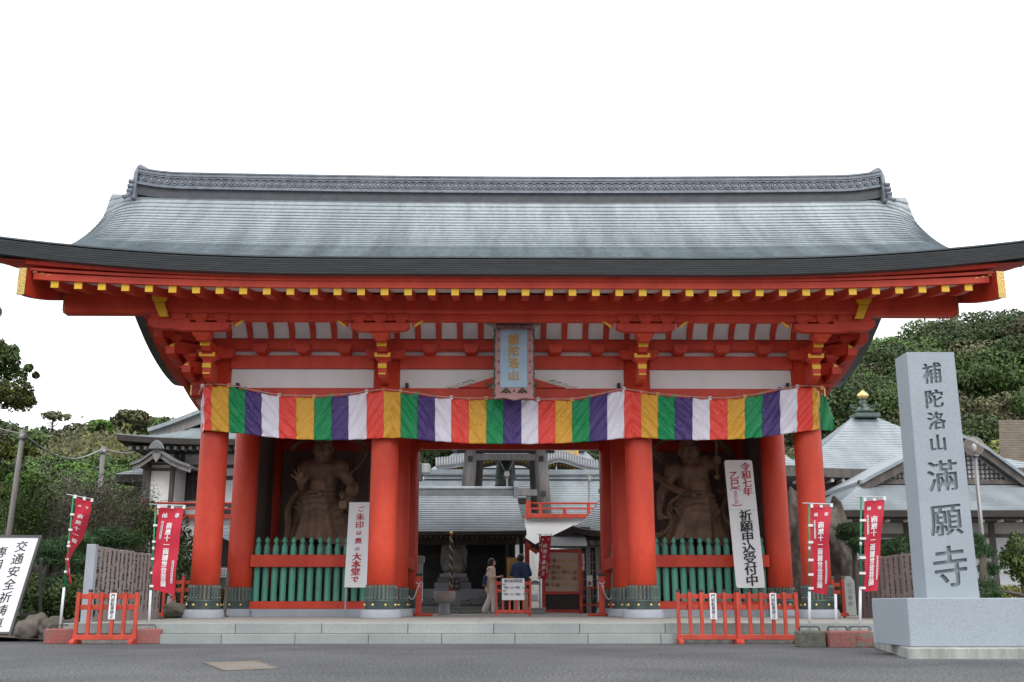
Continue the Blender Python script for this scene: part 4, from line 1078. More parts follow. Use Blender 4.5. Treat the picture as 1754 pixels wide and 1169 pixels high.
def limb(p, q, r0, r1, k=.8):
    p = Vector(p); q = Vector(q); L_ = (q-p).length; n = max(1, int(L_/(min(r0,r1)*.75))); out = []
    for i in range(n+1):
        t = i/n; out.append((p.lerp(q,t), (r0+(r1-r0)*t)*k))
    return out
# ---- the two wooden guardian statues (dimensions from the photograph)
def statue(side):
    Ys = 4.6
    if side == 'L': f = lambda zx, zy, y=0.0: (lambda p: Vector((p.x, Ys+y, p.z)))(P(480+zx/5.84, 740+zy/5.84, Ys+y))
    else: f = lambda zx, zy, y=0.0: (lambda p: Vector((p.x, Ys+y, p.z)))(P(1120+zx/5.847, 740+zy/5.847, Ys+y))
    lab = {'L': 'wooden guardian statue with raised open palm in the left niche', 'R': 'wooden guardian statue with scowling face gripping a staff in the right niche'}[side]
    base = f(400, 900); t = thing('guardian_statue', lab, 'statue', (base.x, Ys, .62))
    E_ = []
    if side == 'L':
        hd = f(432,180); ch = f(425,400); ab = f(390,560); hp = f(375,680,.02); nk = f(432,295)
        shl, shr = f(265,355), f(600,360)
        el_l = f(215,585,-.10); wr_l = f(212,560,-.55); palm = f(205,490,-.62)
        el_r = f(735,560,-.05); wr_r = f(650,690,-.35); fist = f(632,735,-.40)
    else:
        hd = f(350,200); ch = f(395,420); ab = f(430,570); hp = f(430,690,.02); nk = f(365,320)
        shl, shr = f(190,390), f(530,310)
        el_l = f(80,620,-.02); wr_l = f(55,780,-.25); palm = f(60,840,-.30)
        el_r = f(590,330,-.10); wr_r = f(625,320,-.30); fist = f(632,285,-.36)
    # head
    E_ += [(hd+Vector((0,0,.10)), .25), (hd+Vector((0,-.03,-.10)), .20), (hd+Vector((0,-.07,-.20)), .13), (hd+Vector((0,0,.26)), .17)]
    for s in (-1,1):
        E_ += [(hd+Vector((s*.10,-.25,.085)), .055, (1.3,.8,.55)), (hd+Vector((s*.13,-.18,-.06)), .075), (hd+Vector((s*.265,0,-.02)), .055, (.5,.8,1.3))]
        E_ += [(hd+Vector((s*.095,-.29,.005)), .042, None, True)]
    E_ += [(hd+Vector((0,-.27,-.03)), .055, (.7,1,1.2)), (hd+Vector((0,-.30,-.085)), .05), (hd+Vector((0,-.22,-.24)), .07)]
    E_ += [(hd+Vector((0,-.30,-.165)), .040 if side=='R' else .022, (2.0,1,.7), True)]
    E_ += limb(hd+Vector((0,0,.42)), hd+Vector((0,0,.60)), .09, .07)                       # topknot
    E_ += limb(nk+Vector((0,.03,.05)), nk+Vector((0,.05,-.12)), .16, .18)
    # torso
    sp = (ch-ab)
    E_ += [(ch+Vector((0,.06,0)), .34, (1.15,.8,.95)), (ab.lerp(ch,.5)+Vector((0,.05,0)), .31, (1.05,.8,.9)), (ab+Vector((0,.02,0)), .33, (1.05,.85,.9)), (hp+Vector((0,.03,.05)), .34, (1.15,.85,.8))]
    for s in (-1,1):
        E_ += [(ch+Vector((s*.17,-.19,.06)), .155, (1.15,.6,.85)), (ab+Vector((s*.10,-.235,.10)), .10, (1,.6,.9)), (ab+Vector((s*.10,-.25,-.06)), .10, (1,.6,.9)), (ab.lerp(ch,.55)+Vector((s*.24,-.10,-.02)), .13, (.8,.8,1.2))]
    E_ += [(ch+Vector((0,-.27,.0)), .03, (.5,.6,3), True)]
    for c, q in ((shl, el_l), (shr, el_r)):
        E_ += [(c, .20)]; E_ += limb(c, q, .17, .13); E_ += [(c.lerp(q,.45)+Vector((0,-.08,0)), .13)]
        E_ += limb(c.lerp(ch,.4)+Vector((0,.02,.05)), c, .17, .16)
    E_ += limb(el_l, wr_l, .13, .085); E_ += limb(el_r, wr_r, .14, .09)
    E_ += [(el_r.lerp(wr_r,.3)+Vector((0,-.03,0)), .15)]
    # hands
    if side == 'L':
        E_ += [(palm, .105, (1.1,.45,1.15)), (palm+Vector((0,0,-.07)), .08)]
        for a, b in (((165,470),(105,428)),((180,440),(138,388)),((200,430),(182,362)),((225,435),(225,368)),((240,500),(283,437))):
            E_ += limb(f(a[0],a[1],-.63), f(b[0],b[1],-.66), .036, .026, .9)
    else:
        E_ += [(palm, .09, (.9,.6,1.2))]
        for a, b in (((55,850),(70,875)),((75,850),(105,872)),((85,845),(130,868)),((90,838),(145,860)),((60,860),(45,890))):
            E_ += limb(f(a[0],a[1],-.32), f(b[0],b[1],-.38), .036, .024, .9)
    E_ += [(fist, .11)]
    for k in range(4): E_ += limb(fist+Vector((-.08,-.10,.075-.052*k)), fist+Vector((.07,-.10,.075-.052*k)), .036, .032, .85)
    E_ += limb(fist+Vector((.05,-.05,.08)), fist+Vector((-.03,-.13,.09)), .035, .03)
    # legs
    fl, fr = Vector((hp.x-.42, Ys, 1.05)), Vector((hp.x+.42, Ys-.1, 1.05))
    for s, q in ((-1, fl), (1, fr)):
        kn = Vector(((hp.x+s*.20+q.x)/2, Ys-.12, 1.75)); E_ += limb(hp+Vector((s*.18,0,-.1)), kn, .22, .15, .75); E_ += limb(kn, q, .15, .09); E_ += limb(q, q+Vector((s*.05,-.3,-.03)), .10, .08)
    meta('body', E_, .035, M['statue'], t)
    # eyes and brows cut dark
    ey = MB()
    for s in (-1,1):
        ey.ball(hd+Vector((s*.095,-.235,.01)), .035, 8, 6, sz=.7)
    ey.build('eyes', mat('statue_eye', (.30,.27,.22), .3, .1, 9), t)
    br = MB()
    for s in (-1,1): br.tube([hd+Vector((s*.02,-.29,.055)), hd+Vector((s*.09,-.30,.095)), hd+Vector((s*.17,-.25,.15))], [.018,.022,.012], 6)
    br.build('brows', M['statue'], t)
    # skirt
    zt = hp.z+.10; zb = f(400, 1075).z-.10; cx = hp.x
    bx = f(415 if side=='L' else 400, 1060).x
    def sk(u, v, rad=1.0, zb_=zb):
        a = 2*math.pi*u; w_ = v
        rx = (.40+.42*w_**1.1)*rad; ry = (.34+.26*w_)*rad
        fo = (.012+.05*w_)*math.sin(a*9+v*2.2+math.sin(a*2)*2)+ .03*w_*math.sin(a*17+3*v)
        sweep_ = .22*w_*w_*(1 if side=='L' else .35)*max(0,math.cos(a))
        hem = .10*math.sin(a*3+1)*w_
        z = zt+(zb_-zt)*w_ + hem
        return (cx+(bx-cx)*w_+(rx+fo)*math.cos(a)+sweep_, Ys+.02+(ry+fo)*math.sin(a), z)
    m_ = MB(); m_.grid(lambda u, v: sk(u, v), 96, 26); m_.build('skirt', M['statue'], t)
    zo = zt-.62
    def ov(u, v):                                   # overfold swagged round the hips
        x, y, z = sk(u, v*.45, 1.06); a = 2*math.pi*u; z = zt+.03-(.42+.22*max(0,-math.sin(a-.15))**2+.08*math.sin(a*5))*v + .03*math.sin(v*22+a*2)*max(0,-math.sin(a))
        k = 1+.05*math.sin(v*20+2*math.cos(a*2)); return (cx+(x-cx)*k, Ys+(y-Ys)*k, z)
    m_ = MB(); m_.grid(ov, 80, 22); m_.build('overskirt', M['statue'], t)
    bt = MB(); bt.tube([(cx+.43*math.cos(2*math.pi*k/24), Ys+.02+.36*math.sin(2*math.pi*k/24), zt+.05+.03*math.sin(k*.8)) for k in range(25)], .055, 8)
    bt.tube([(cx+.42*math.cos(2*math.pi*k/24), Ys+.37*math.sin(2*math.pi*k/24), zt-.04+.03*math.sin(k*.6+2)) for k in range(25)], .045, 8)
    bt.ball((cx+(-.15 if side=='R' else .12), Ys-.40, zt), .09, 8, 6); bt.build('sash', M['statue'], t)
    # scarf
    def ribbon(pts, w_=.085, d=0.05):
        p3 = [f(*p) if len(p) == 3 else f(p[0], p[1], .15) for p in pts]; out = []
        for i in range(len(p3)-1):
            a = [p3[max(i-1,0)], p3[i], p3[i+1], p3[min(i+2,len(p3)-1)]]
            for k in range(6):
                u = k/6; out.append(.5*((2*a[1])+(a[2]-a[0])*u+(2*a[0]-5*a[1]+4*a[2]-a[3])*u*u+(3*a[1]-a[0]-3*a[2]+a[3])*u**3))
        out.append(p3[-1]); s1 = MB()
        s1.tube(out, w_, 8, flat=.35)
        for o_ in (-.5,.5): s1.tube([p+Vector((o_*w_,-.03,o_*w_)) for p in out], .02, 6)
        s1.build('scarf', M['statue'], t)
    if side == 'L':
        ribbon([(250,330,.2),(140,280,.3),(115,190,.35),(190,110,.35),(330,60,.35),(430,10,.35),(560,60,.35),(760,80,.35),(850,170,.35),(820,290,.3),(720,400,.2),(660,430,.1)])
        ribbon([(200,590,-.3),(120,690,-.1),(75,800,0),(80,920,0),(70,1040,0),(20,1120,0)], .11)
        ribbon([(160,640,0),(180,800,.1),(130,960,.1),(100,1080,.1)], .09)
        ribbon([(760,560,.1),(700,800,.1),(680,960,.0),(720,1100,0)], .10)
        vj = MB(); c = fist+Vector((-.03,-.05,.20)); vj.tube([c+Vector((0,0,-.30)), c+Vector((0,0,.02))], .03, 8)
        for k in range(5): a = 2*math.pi*k/5; vj.tube([c, c+Vector((.07*math.cos(a),.07*math.sin(a),.06)), c+Vector((.02*math.cos(a),.02*math.sin(a),.15))], [.025,.022,.010], 6)
        vj.ball(c, .06, 8, 6); vj.build('thunder_club', M['statue'], t)
    else:
        ribbon([(-40,400,-.1),(80,490,-.25),(180,560,-.35),(290,615,-.40)], .085)
        ribbon([(270,640,-.35),(180,700,-.2),(150,800,-.1),(190,880,-.1),(150,980,-.1),(20,1050,-.1),(-60,1080,0)], .10)
        ribbon([(640,580,0),(740,600,.1),(720,680,.1),(680,760,.1),(690,860,0),(760,950,0),(820,1080,0)], .10)
        ribbon([(180,350,.2),(60,270,.3),(0,170,.35),(90,90,.35),(260,60,.35),(420,20,.35),(600,60,.35),(720,170,.3),(760,240,.3),(700,330,.2)])
        st_ = MB(); st_.tube([f(622,-80,-.40), f(628,150,-.40), f(634,440,-.40)], [.05,.048,.045], 10); st_.ball(f(634,450,-.40), .08, 10, 6); st_.build('staff', M['statue'], t)
    pd = MB(); n = 22; r_ = random.Random(5)
    pd.lathe((cx,Ys-.05,.625), [(1.0,0),(.98,.15),(.85,.3),(.72,.42)], 18, smooth=False, sy=.8); pd.build('rock_pedestal', M['rock'], t, .02)
statue('L'); statue('R')

# ---- the two visitors
def person(label, x, y, zg, H, pose, mats):
    s = H/1.72
    t = thing('person', label, 'person', (x, y, zg))
    def v(a, b, c): return Vector((x+a*s, y+b*s, zg+c*s))
    J = {k: v(*p) for k, p in pose.items()}
    E_ = []; f = pose.get('_face', None)
    hd = J['head']; d = Vector(mats['face']).normalized(); side = Vector((-d.y, d.x, 0))
    E_ += [(hd, .092*s), (hd+d*.025*s-Vector((0,0,.055*s)), .070*s), (hd+d*.04*s-Vector((0,0,.095*s)), .045*s)]
    E_ += [(hd+d*.105*s-Vector((0,0,.03*s)), .020*s), (hd+side*.085*s, .018*s), (hd-side*.085*s, .018*s)]
    E_ += [(hd+d*.10*s-Vector((0,0,.075*s)), .016*s)]
    E_ += limb(hd-Vector((0,0,.10*s)), J['neck'], .05*s, .055*s)
    E_ += limb(J['neck'], J['chest'], .085*s, .13*s) + limb(J['chest'], J['pelvis'], .135*s, .13*s)
    for q in ('l','r'):
        E_ += limb(J['sh_'+q], J['el_'+q], .050*s, .040*s) + limb(J['el_'+q], J['ha_'+q], .038*s, .027*s)
        h = J['ha_'+q]; dr = (h-J['el_'+q]).normalized()
        E_ += [(h+dr*.04*s, .034*s, (1,.7,1))]
        for k in range(4): E_ += limb(h+dr*.06*s+Vector((0,0,(k-1.5)*.018*s)), h+dr*.12*s+Vector((0,0,(k-1.5)*.02*s-.01)), .011*s, .009*s)
        E_ += limb(h+dr*.03*s, h+dr*.07*s+Vector((0,-.03*s,.03*s)), .012*s, .010*s)
        E_ += limb(J['hip_'+q], J['kn_'+q], .080*s, .055*s) + limb(J['kn_'+q], J['an_'+q], .052*s, .035*s)
        E_ += limb(J['an_'+q]-Vector((0,0,.045*s)), J['an_'+q]+Vector(mats['foot_'+q])*.15*s-Vector((0,0,.05*s)), .035*s, .028*s)
    meta('body', E_, .018, M['skin'], t)
    return t, J, s, v
# woman, seen in profile facing right
wx, wy = P(841,1052,10.1).x, 10.1
zg = PL
pw = dict(head=(.03,0,1.62), neck=(0,0,1.46), chest=(-.02,0,1.24), pelvis=(-.03,0,.96), sh_l=(0,.14,1.40), sh_r=(0,-.14,1.40), el_l=(.06,.16,1.12), el_r=(.05,-.17,1.12),
          ha_l=(.28,.10,1.16), ha_r=(.27,-.10,1.14), hip_l=(-.02,.08,.93), hip_r=(-.02,-.08,.93), kn_l=(-.03,.08,.50), kn_r=(.10,-.08,.50), an_l=(-.20,.08,.10), an_r=(.12,-.08,.07))
tw, J, s, v = person('dark-haired woman in cream blouse and white trousers, in profile', wx, wy, zg, 1.60, pw, dict(face=(1,0,0), foot_l=(1,0,-.1), foot_r=(1,0,0)))
C = []
C += limb(v(0,0,1.40), v(-.02,0,1.10), .13*s, .15*s, .95) + limb(v(-.02,0,1.10), v(-.03,0,.78), .155*s, .17*s, .95)
for q in ('l','r'): C += limb(J['sh_'+q], J['el_'+q].lerp(J['sh_'+q], .1), .065*s, .070*s)
meta('blouse', C, .025, M['cream'], tw)
C = []
for q in ('l','r'): C += limb(J['hip_'+q], J['kn_'+q], .10*s, .085*s, .95) + limb(J['kn_'+q], J['an_'+q]+Vector((0,0,.0)), .085*s, .10*s, .95)
meta('trousers', C, .025, M['whitecloth'], tw)
C = [(J['head']+Vector((-.02,0,.02)), .105*s), (J['head']+Vector((-.05,0,-.05)), .095*s), (J['head']+Vector((-.06,0,-.14)), .075*s), (J['head']+Vector((-.07,0,-.22)), .05*s)]
meta('hair', C, .018, M['hair'], tw)
bg_ = MB(); c = v(-.20,-.08,1.02); bg_.rbox(c, (.13*s,.26*s,.34*s), Matrix.Rotation(.12, 3, 'Y')); bg_.build('shoulder_bag', M['navy'], tw, .03)
bg_ = MB(); bg_.rbox(v(-.21,-.08,.87), (.14*s,.27*s,.07*s), Matrix.Rotation(.12, 3, 'Y')); bg_.build('bag_base', mat('tan_leather', (.25,.10,.05), .5), tw, .01)
MB().tube([v(-.2,-.12,1.18), v(-.1,-.16,1.38), v(0,-.15,1.44)], .012, 6).build('bag_strap', M['navy'], tw)
for q in ('l','r'):
    a = J['an_'+q]; sh_ = MB(); sh_.rbox((a.x+.07*s, a.y, max(zg+.03, a.z-.055*s)), (.25*s,.09*s,.06*s)); sh_.build('shoe', M['whitecloth'], tw, .02)
# man, seen from the back
mx_, my_ = P(892,1052,10.0).x, 10.0
pm_ = dict(head=(0,.0,1.60), neck=(0,.0,1.45), chest=(0,0,1.25), pelvis=(0,0,.95), sh_l=(-.19,0,1.40), sh_r=(.19,0,1.40), el_l=(-.27,.04,1.13), el_r=(.28,.03,1.12),
           ha_l=(-.16,.24,1.08), ha_r=(.20,.22,1.04), hip_l=(-.09,0,.92), hip_r=(.09,0,.92), kn_l=(-.12,.01,.50), kn_r=(.12,.01,.50), an_l=(-.14,0,.09), an_r=(.14,0,.09))
tm, J, s, v = person('man in navy shirt and beige trousers seen from behind, strap across back', mx_, my_, zg, 1.74, pm_, dict(face=(-.15,1,0), foot_l=(-.2,1,0), foot_r=(.2,1,0)))
C = limb(v(-.10,0,1.36), v(.10,0,1.36), .13*s, .13*s) + limb(v(0,0,1.30), v(0,0,.93), .175*s, .165*s, .95)
for q in ('l','r'): C += limb(J['sh_'+q], J['el_'+q], .078*s, .070*s) 
C += limb(v(-.13,0,1.2), v(-.10,0,.95), .10*s, .11*s) + limb(v(.13,0,1.2), v(.10,0,.95), .10*s, .11*s)
meta('shirt', C, .025, M['navy'], tm)
C = []
for q in ('l','r'): C += limb(J['hip_'+q], J['kn_'+q], .105*s, .085*s, .95) + limb(J['kn_'+q], J['an_'+q], .08*s, .07*s, .95)
meta('trousers', C, .025, M['khaki'], tm)
meta('hair', [(J['head']+Vector((0,-.015,.03)), .10*s), (J['head']+Vector((0,-.03,-.03)), .085*s)], .018, M['hair'], tm)
MB().tube([v(-.11,-.10,1.47), v(0,-.185,1.28), v(.10,-.19,1.08), v(.18,-.13,.95)], .018, 6).build('bag_strap', M['black'], tm)
MB().rbox(v(.24,.02,.86), (.12,.24,.26)).build('shoulder_bag', M['black'], tm, .02)
for q in ('l','r'):
    a = J['an_'+q]; MB().rbox((a.x, a.y+.05, zg+.04), (.10,.27,.08)).build('shoe', M['sign_frame'], tm, .02)
# ============================================================ courtyard and buildings behind
def tagd(parent):                                    # builder shortcut
    return lambda nm, mb, m, bv=0: mb.build(nm, M[m] if isinstance(m, str) else m, parent, bv)
def slope(eL, eR, rL, rR, n, sag=.12, lift=.03, cols=14, curl=0):
    # stepped roof slope from the eave line (eL-eR) to the ridge line (rL-rR)
    eL, eR, rL, rR = map(Vector, (eL, eR, rL, rR)); mb = MB()
    def S(u, v, dz=0):
        p = eL.lerp(eR, u).lerp(rL.lerp(rR, u), v); c = abs(2*u-1)
        return (p.x, p.y, p.z - sag*math.sin(math.pi*v) + curl*c**3*(1-v)**2 + dz)
    W = cols+1
    for k in range(n):
        v1, v0 = k/n, (k+1)/n                        # v0 upper row, v1 lower
        rows = [[S(i/cols, v0) for i in range(W)], [S(i/cols, v1, lift) for i in range(W)], [S(i/cols, v1, -.002) for i in range(W)]]
        o = len(mb.v)
        for r_ in rows: mb.v.extend(r_)
        for a in range(2):
            for i in range(cols): mb.f.append((o+a*W+i, o+(a+1)*W+i, o+(a+1)*W+i+1, o+a*W+i+1)); mb.m.append(0); mb.sm.append(False)
    return mb
def eave(p, q, h, d, curl=0, n=14):                  # eave board under an eave line, set back by d
    p, q = Vector(p), Vector(q); s = (q-p).normalized(); inw = Vector((-s.y, s.x, 0)); mb = MB(); k = 4
    for i in range(n+1):
        u = i/n; c = p.lerp(q, u)+Vector((0,0,curl*abs(2*u-1)**3))
        mb.v += [tuple(c+Vector((0,0,-.005))), tuple(c+Vector((0,0,-h))), tuple(c+inw*d+Vector((0,0,-h*1.05))), tuple(c+inw*d+Vector((0,0,-.01)))]
    for i in range(n):
        for j in range(4): mb.f.append((4*i+j, 4*i+(j+1)%4, 4*i+4+(j+1)%4, 4*i+4+j)); mb.m.append(0); mb.sm.append(False)
    return mb
def hiproof(T, x0, x1, y0, y1, ze, rx0, rx1, ry, zr, n=14, mat_='slate', sag=.15, curl=.12, eh=.22, back=False, soff='timber_dark'):
    T('roof_slope', slope((x0,y0,ze),(x1,y0,ze),(rx0,ry,zr),(rx1,ry,zr), n, sag, curl=curl), mat_)
    T('roof_slope', slope((x0,y1,ze),(x0,y0,ze),(rx0,ry,zr),(rx0,ry,zr), n, sag, curl=curl), mat_)
    T('roof_slope', slope((x1,y0,ze),(x1,y1,ze),(rx1,ry,zr),(rx1,ry,zr), n, sag, curl=curl), mat_)
    T('roof_slope', slope((x1,y1,ze),(x0,y1,ze),(rx1,ry,zr),(rx0,ry,zr), 4, sag, curl=curl, cols=6), mat_)
    c = [(x0,y0),(x1,y0),(x1,y1),(x0,y1)]
    for i in range(4):
        a, b = c[i], c[(i+1)%4]; T('eave_board', eave((*a,ze),(*b,ze), eh, .5, curl), soff)
    T('soffit', MB().box(x0+.3, x1-.3, y0+.3, y1-.3, ze-eh-.03, ze-eh+.02), soff)
def rafters(T, x0, x1, y, z, pitch, w=.08, m='white', L_=.5):
    n = int((x1-x0)/pitch)
    for k in range(n+1): T('rafter_end', MB().box(x0+pitch*k-w/2, x0+pitch*k+w/2, y, y+L_, z, z+w*1.1), m)
def XZ(x, y, Y): p = P(x, y, Y); return p.x, p.z
zf = PL

# ---- prayer hall with bell rope, seen through the gate
hall = thing('prayer_hall', 'low open hall with pale sheet roof and dark interior behind the passage', 'hall', (-2.2, 12, zf)); T = tagd(hall)
xr, ze = XZ(902, 911, 11.0); rx, zr = XZ(884, 846, 13.6)
hiproof(T, -6.5, xr, 11.0, 17.2, ze, -5.6, rx, 13.6, zr, 19, 'slate', .10, .03, .10)
T('ridge_base', MB().box(-5.6, rx-.05, 13.45, 13.75, zr-.12, ZP(840,13.45)), 'tile'); T('ridge_cap', MB().tube([(-5.7,13.6,ZP(837,13.6)),(rx,13.6,ZP(837,13.6))], .07, 10), 'slate')
T('ridge_end', MB().prism([(13.3,zr-.35),(13.9,zr-.35),(13.85,zr+.2),(13.7,zr+.42),(13.5,zr+.42),(13.35,zr+.2)], 'x', rx-.08, rx+.06), 'ridge')
for px, w_ in ((893,.13),(869,.12)):
    x = XPX(px, 11.9, 960); T('post', MB().box(x-w_/2, x+w_/2, 11.85, 12.0, zf, ze), 'timber_dark', .01)
T('post', MB().box(-3.6, -3.45, 11.85, 12.0, zf, ze), 'timber_dark', .01)
T('lintel', MB().box(-6.3, xr-.3, 11.84, 12.0, ze-.35, ze-.10), 'timber_dark')
zb_ = 14.6
for k in range(8):
    z0 = zf+.25+k*.29; T('wall_plank', MB().box(-6.2, xr-.35, zb_-.015*(k%2), zb_+.05, z0+.006, z0+.284), mat('plank%d' % k, (.085,.09,.09), .8, .3, 3) if k == 0 else bpy.data.materials['plank0'])
T('back_wall', MB().box(-6.3, xr-.3, zb_+.06, zb_+.12, zf, ze-.05), 'timber_dark')
T('side_wall', MB().box(xr-.45, xr-.38, 12.1, 14.6, zf, ze-.1), 'timber_dark')
rafters(T, -3.2, xr-.15, 11.12, ze-.17, .16, .05, 'timber', .6)
for z0, z1, y0, m in ((zf,zf+.11,12.1,'step'),(zf+.11,zf+.22,12.4,'step')):
    for k in range(5):
        xa = -3.9+.8*k; T('step_stone', MB().box(xa+.004, xa+.796, y0, zb_, z0, z1), m, .008)
# stone relief of a seated figure on a pedestal, inside the hall
Yr = 13.2
rel = thing('stone_relief', 'grey stone relief of a seated figure with flame back inside the dark hall', 'stone relief', (XPX(777,Yr,960), Yr, zf+.22)); T = tagd(rel)
rs = mat('relief_stone', (.36,.34,.32), .85, .3, 4, bump=.5, bscale=20)
x0, zt = XZ(755,927,Yr); x1, zb = XZ(800,983,Yr); cx = (x0+x1)/2; hwx = (x1-x0)/2
out = []
for k in range(28):
    a = 2*math.pi*k/28; sx = math.copysign(abs(math.cos(a))**.5, math.cos(a)); sz = math.copysign(abs(math.sin(a))**.55, math.sin(a))
    j = 1+.05*math.sin(k*2.7); out.append((cx+hwx*sx*j, (zt+zb)/2+(zt-zb)/2*sz*j))
T('flame_back', MB().prism(out, 'y', Yr, Yr+.22), rs, .02)
mid = (zt+zb)/2; H_ = zt-zb
E_ = [((cx+.02,Yr-.05,mid+H_*.24), .10), ((cx+.02,Yr-.04,mid+H_*.36), .06), ((cx,Yr,mid+H_*.02), .20, (1.1,.6,1)), ((cx,Yr-.02,mid-H_*.25), .24, (1.5,.7,.7)), ((cx-.22,Yr-.06,mid-H_*.33), .12), ((cx+.22,Yr-.06,mid-H_*.33), .12)]
E_ += limb((cx-.17,Yr,mid+H_*.10), (cx-.26,Yr-.05,mid-H_*.12), .075, .06) + limb((cx+.17,Yr,mid+H_*.10), (cx+.26,Yr-.05,mid-H_*.14), .075, .06) + limb((cx-.26,Yr-.05,mid-H_*.12), (cx-.12,Yr-.12,mid-H_*.05), .06, .05)
E_ = [((Vector(e[0])),)+tuple(e[1:]) for e in E_]
meta('figure', E_, .03, rs, rel)
for (xa, xb, ya, yb, dy, m) in ((753,800,982,989,.35,'granite'),(749,803,989,998,.45,'tile'),(744,807,998,1012,.55,'granite')):
    a_, z1 = XZ(xa,ya,Yr-dy/2); b_, z0 = XZ(xb,yb,Yr-dy/2); T('plinth', MB().box(a_, b_, Yr-dy/2, Yr+.4, z0, z1-.003), m, .01)
a_, z1 = XZ(771,991,12.7); b_, z0 = XZ(787,1010,12.7); T('inscribed_panel', MB().box(a_, b_, 12.66, 12.72, z0, z1), 'black', .005)
T('foundation', MB().box(cx-1.1, cx+1.1, 12.75, 14.4, zf+.22, z0+.02), 'granite', .01)
tx = MB(); tx.glyphs('奉納', ((a_+b_)/2-.07, 12.655, z1-.02), (1,0,0), (0,0,-1), .12, .15, bold=.01); tx.glyphs('奉献', ((a_+b_)/2+.07, 12.655, z1-.02), (1,0,0), (0,0,-1), .12, .15, bold=.01); T('lettering', tx, 'concrete')
# carved stone waves either side
for sx, lab in ((-1,'left'),(1,'right')):
    wv = thing('carved_wave', 'dark grey carved stone wave on the %s side of the relief' % lab, 'stone carving', (cx+sx*1.0, 12.6, zf+.22), 'carved stone waves'); T = tagd(wv)
    pts = [(cx+sx*.28,zf+.24),(cx+sx*1.75,zf+.24),(cx+sx*1.75,zf+.95),(cx+sx*1.55,zf+.85),(cx+sx*1.3,zf+.66),(cx+sx*1.0,zf+.52),(cx+sx*.6,zf+.42),(cx+sx*.28,zf+.40)]
    if sx > 0: pts = pts[::-1]
    T('wave_body', MB().prism(pts, 'y', 12.45, 12.75), 'tile', .02)
    cr = MB()
    for j in range(4): cr.tube([(x_, 12.43, z_-.05-.085*j) for x_, z_ in [(cx+sx*(.35+.14*k), zf+.43+.035*k+.0045*k*k) for k in range(10)] if z_-.05-.085*j > zf+.27], .020, 6)
    T('wave_ridges', cr, 'granite')
    cu = MB(); cu.tube([(cx+sx*(1.35+.14*(1-k/10)*math.cos(k*.8)), 12.41, zf+.42+.14*(1-k/10)*math.sin(k*.8)) for k in range(9)], .028, 6); T('wave_curl', cu, 'granite')
# bell rope
rp_ = thing('bell_rope', 'thick twisted brown and cream bell rope with red tassel end', 'rope', (XPX(773,9.6,970), 9.6, 1.0))
a, b = P(773,918,10.8), P(772,1010,10.8)
for j, m in ((0, mat('rope_brown', (.10,.06,.035), .9, .2, 8)), (1, mat('rope_cream', (.45,.38,.28), .9, .2, 8)), (2, M['timber_dark'])):
    s1 = MB(); s1.tube([a.lerp(b, k/60)+Vector((.028*math.cos(k*.62+j*2.09), .028*math.sin(k*.62+j*2.09), 0)) for k in range(61)], .026, 6); s1.build('rope_strand', m, rp_)
c = P(772,1012,10.8); MB().lathe((c.x,10.8,c.z-.09), [(.085,0),(.08,.05),(.055,.11),(.035,.16)], 12).build('tassel', M['flag'], rp_)
c = P(773,915,10.8); MB().ball((c.x,10.8,c.z+.02), .06, 10, 8).build('bell', M['brass'], rp_); MB().box(c.x-.04,c.x+.04,10.78,10.82,c.z-.10,c.z-.04).build('knot', M['red_fence'], rp_)
# stone basin
bs_ = thing('stone_basin', 'round pale stone basin on a cylindrical foot in the passage', 'basin', (XPX(761,7.2,1040), 7.2, zf)); T = tagd(bs_)
bx = bs_.location.x; z = lambda y: ZP(y, 7.2)
T('foot', MB().lathe((bx,7.2,zf), [(.17,0),(.15,.03),(.145,.30)], 20), 'granite')
T('bowl', MB().lathe((bx,7.2,zf+.30), [(.15,0),(.25,.07),(.295,.16),(.295,.29),(.28,.315),(.24,.315),(.22,.24),(.05,.20)], 24), mat('basin_stone', (.40,.37,.33), .8, .2, 4, bump=.2, bscale=40))
# yellow notice, paper strip and small stand
nb = thing('notice_board', 'tall yellow-ochre wooden notice leaning by the hall post', 'notice', (XPX(878,10.4,980), 10.4, zf)); T = tagd(nb)
a_, z1 = XZ(868.5,957,10.4); b_, z0 = XZ(889,1012,10.4); T('board', MB().box(a_, b_, 10.4, 10.43, z0, z1), mat('ochre_board', (.55,.34,.08), .7, .15, 5), .005)
T('frame', MB().box(a_-.02, b_+.02, 10.395, 10.44, z1+.001, z1+.03), mat('ochre_frame', (.40,.22,.05), .7)); T('leg', MB().box(a_+.02, a_+.06, 10.435, 10.47, zf, z1), 'timber'); T('leg', MB().box(b_-.06, b_-.02, 10.435, 10.47, zf, z1), 'timber')
tx = MB()
for k, s in enumerate(('奉納者御芳名', '一金壱百万円', '一金五拾万円')): tx.glyphs(s, (b_-.07-.085*k, 10.395, z1-.04), (1,0,0), (0,0,-1), .06, .075, bold=.0)
T('lettering', tx, 'timber')
st = thing('incense_stand', 'small grey incense and pamphlet stand beside the man', 'stand', (XPX(915,9.2,1020), 9.2, zf)); T = tagd(st)
a_, z1 = XZ(906,1000,9.2); b_, _ = XZ(926,1000,9.2)
T('shelf_top', MB().box(a_, b_, 9.0, 9.4, z1-.03, z1), 'steel', .005)
for x in (a_+.02, b_-.04):
    for y in (9.02, 9.36): T('leg', MB().box(x, x+.025, y, y+.025, zf, z1-.031), 'steel')
T('shelf', MB().box(a_+.01, b_-.01, 9.03, 9.37, zf+.35, zf+.37), 'steel'); T('pamphlet_box', MB().box(a_+.06, b_-.08, 9.08, 9.2, zf+.371, zf+.55), 'sign', .004)
T('arched_cover', MB().prism([(a_+(b_-a_)*k/8, z1+.001+.09*math.sin(math.pi*k/8)) for k in range(9)], 'y', 9.05, 9.35), 'tile')
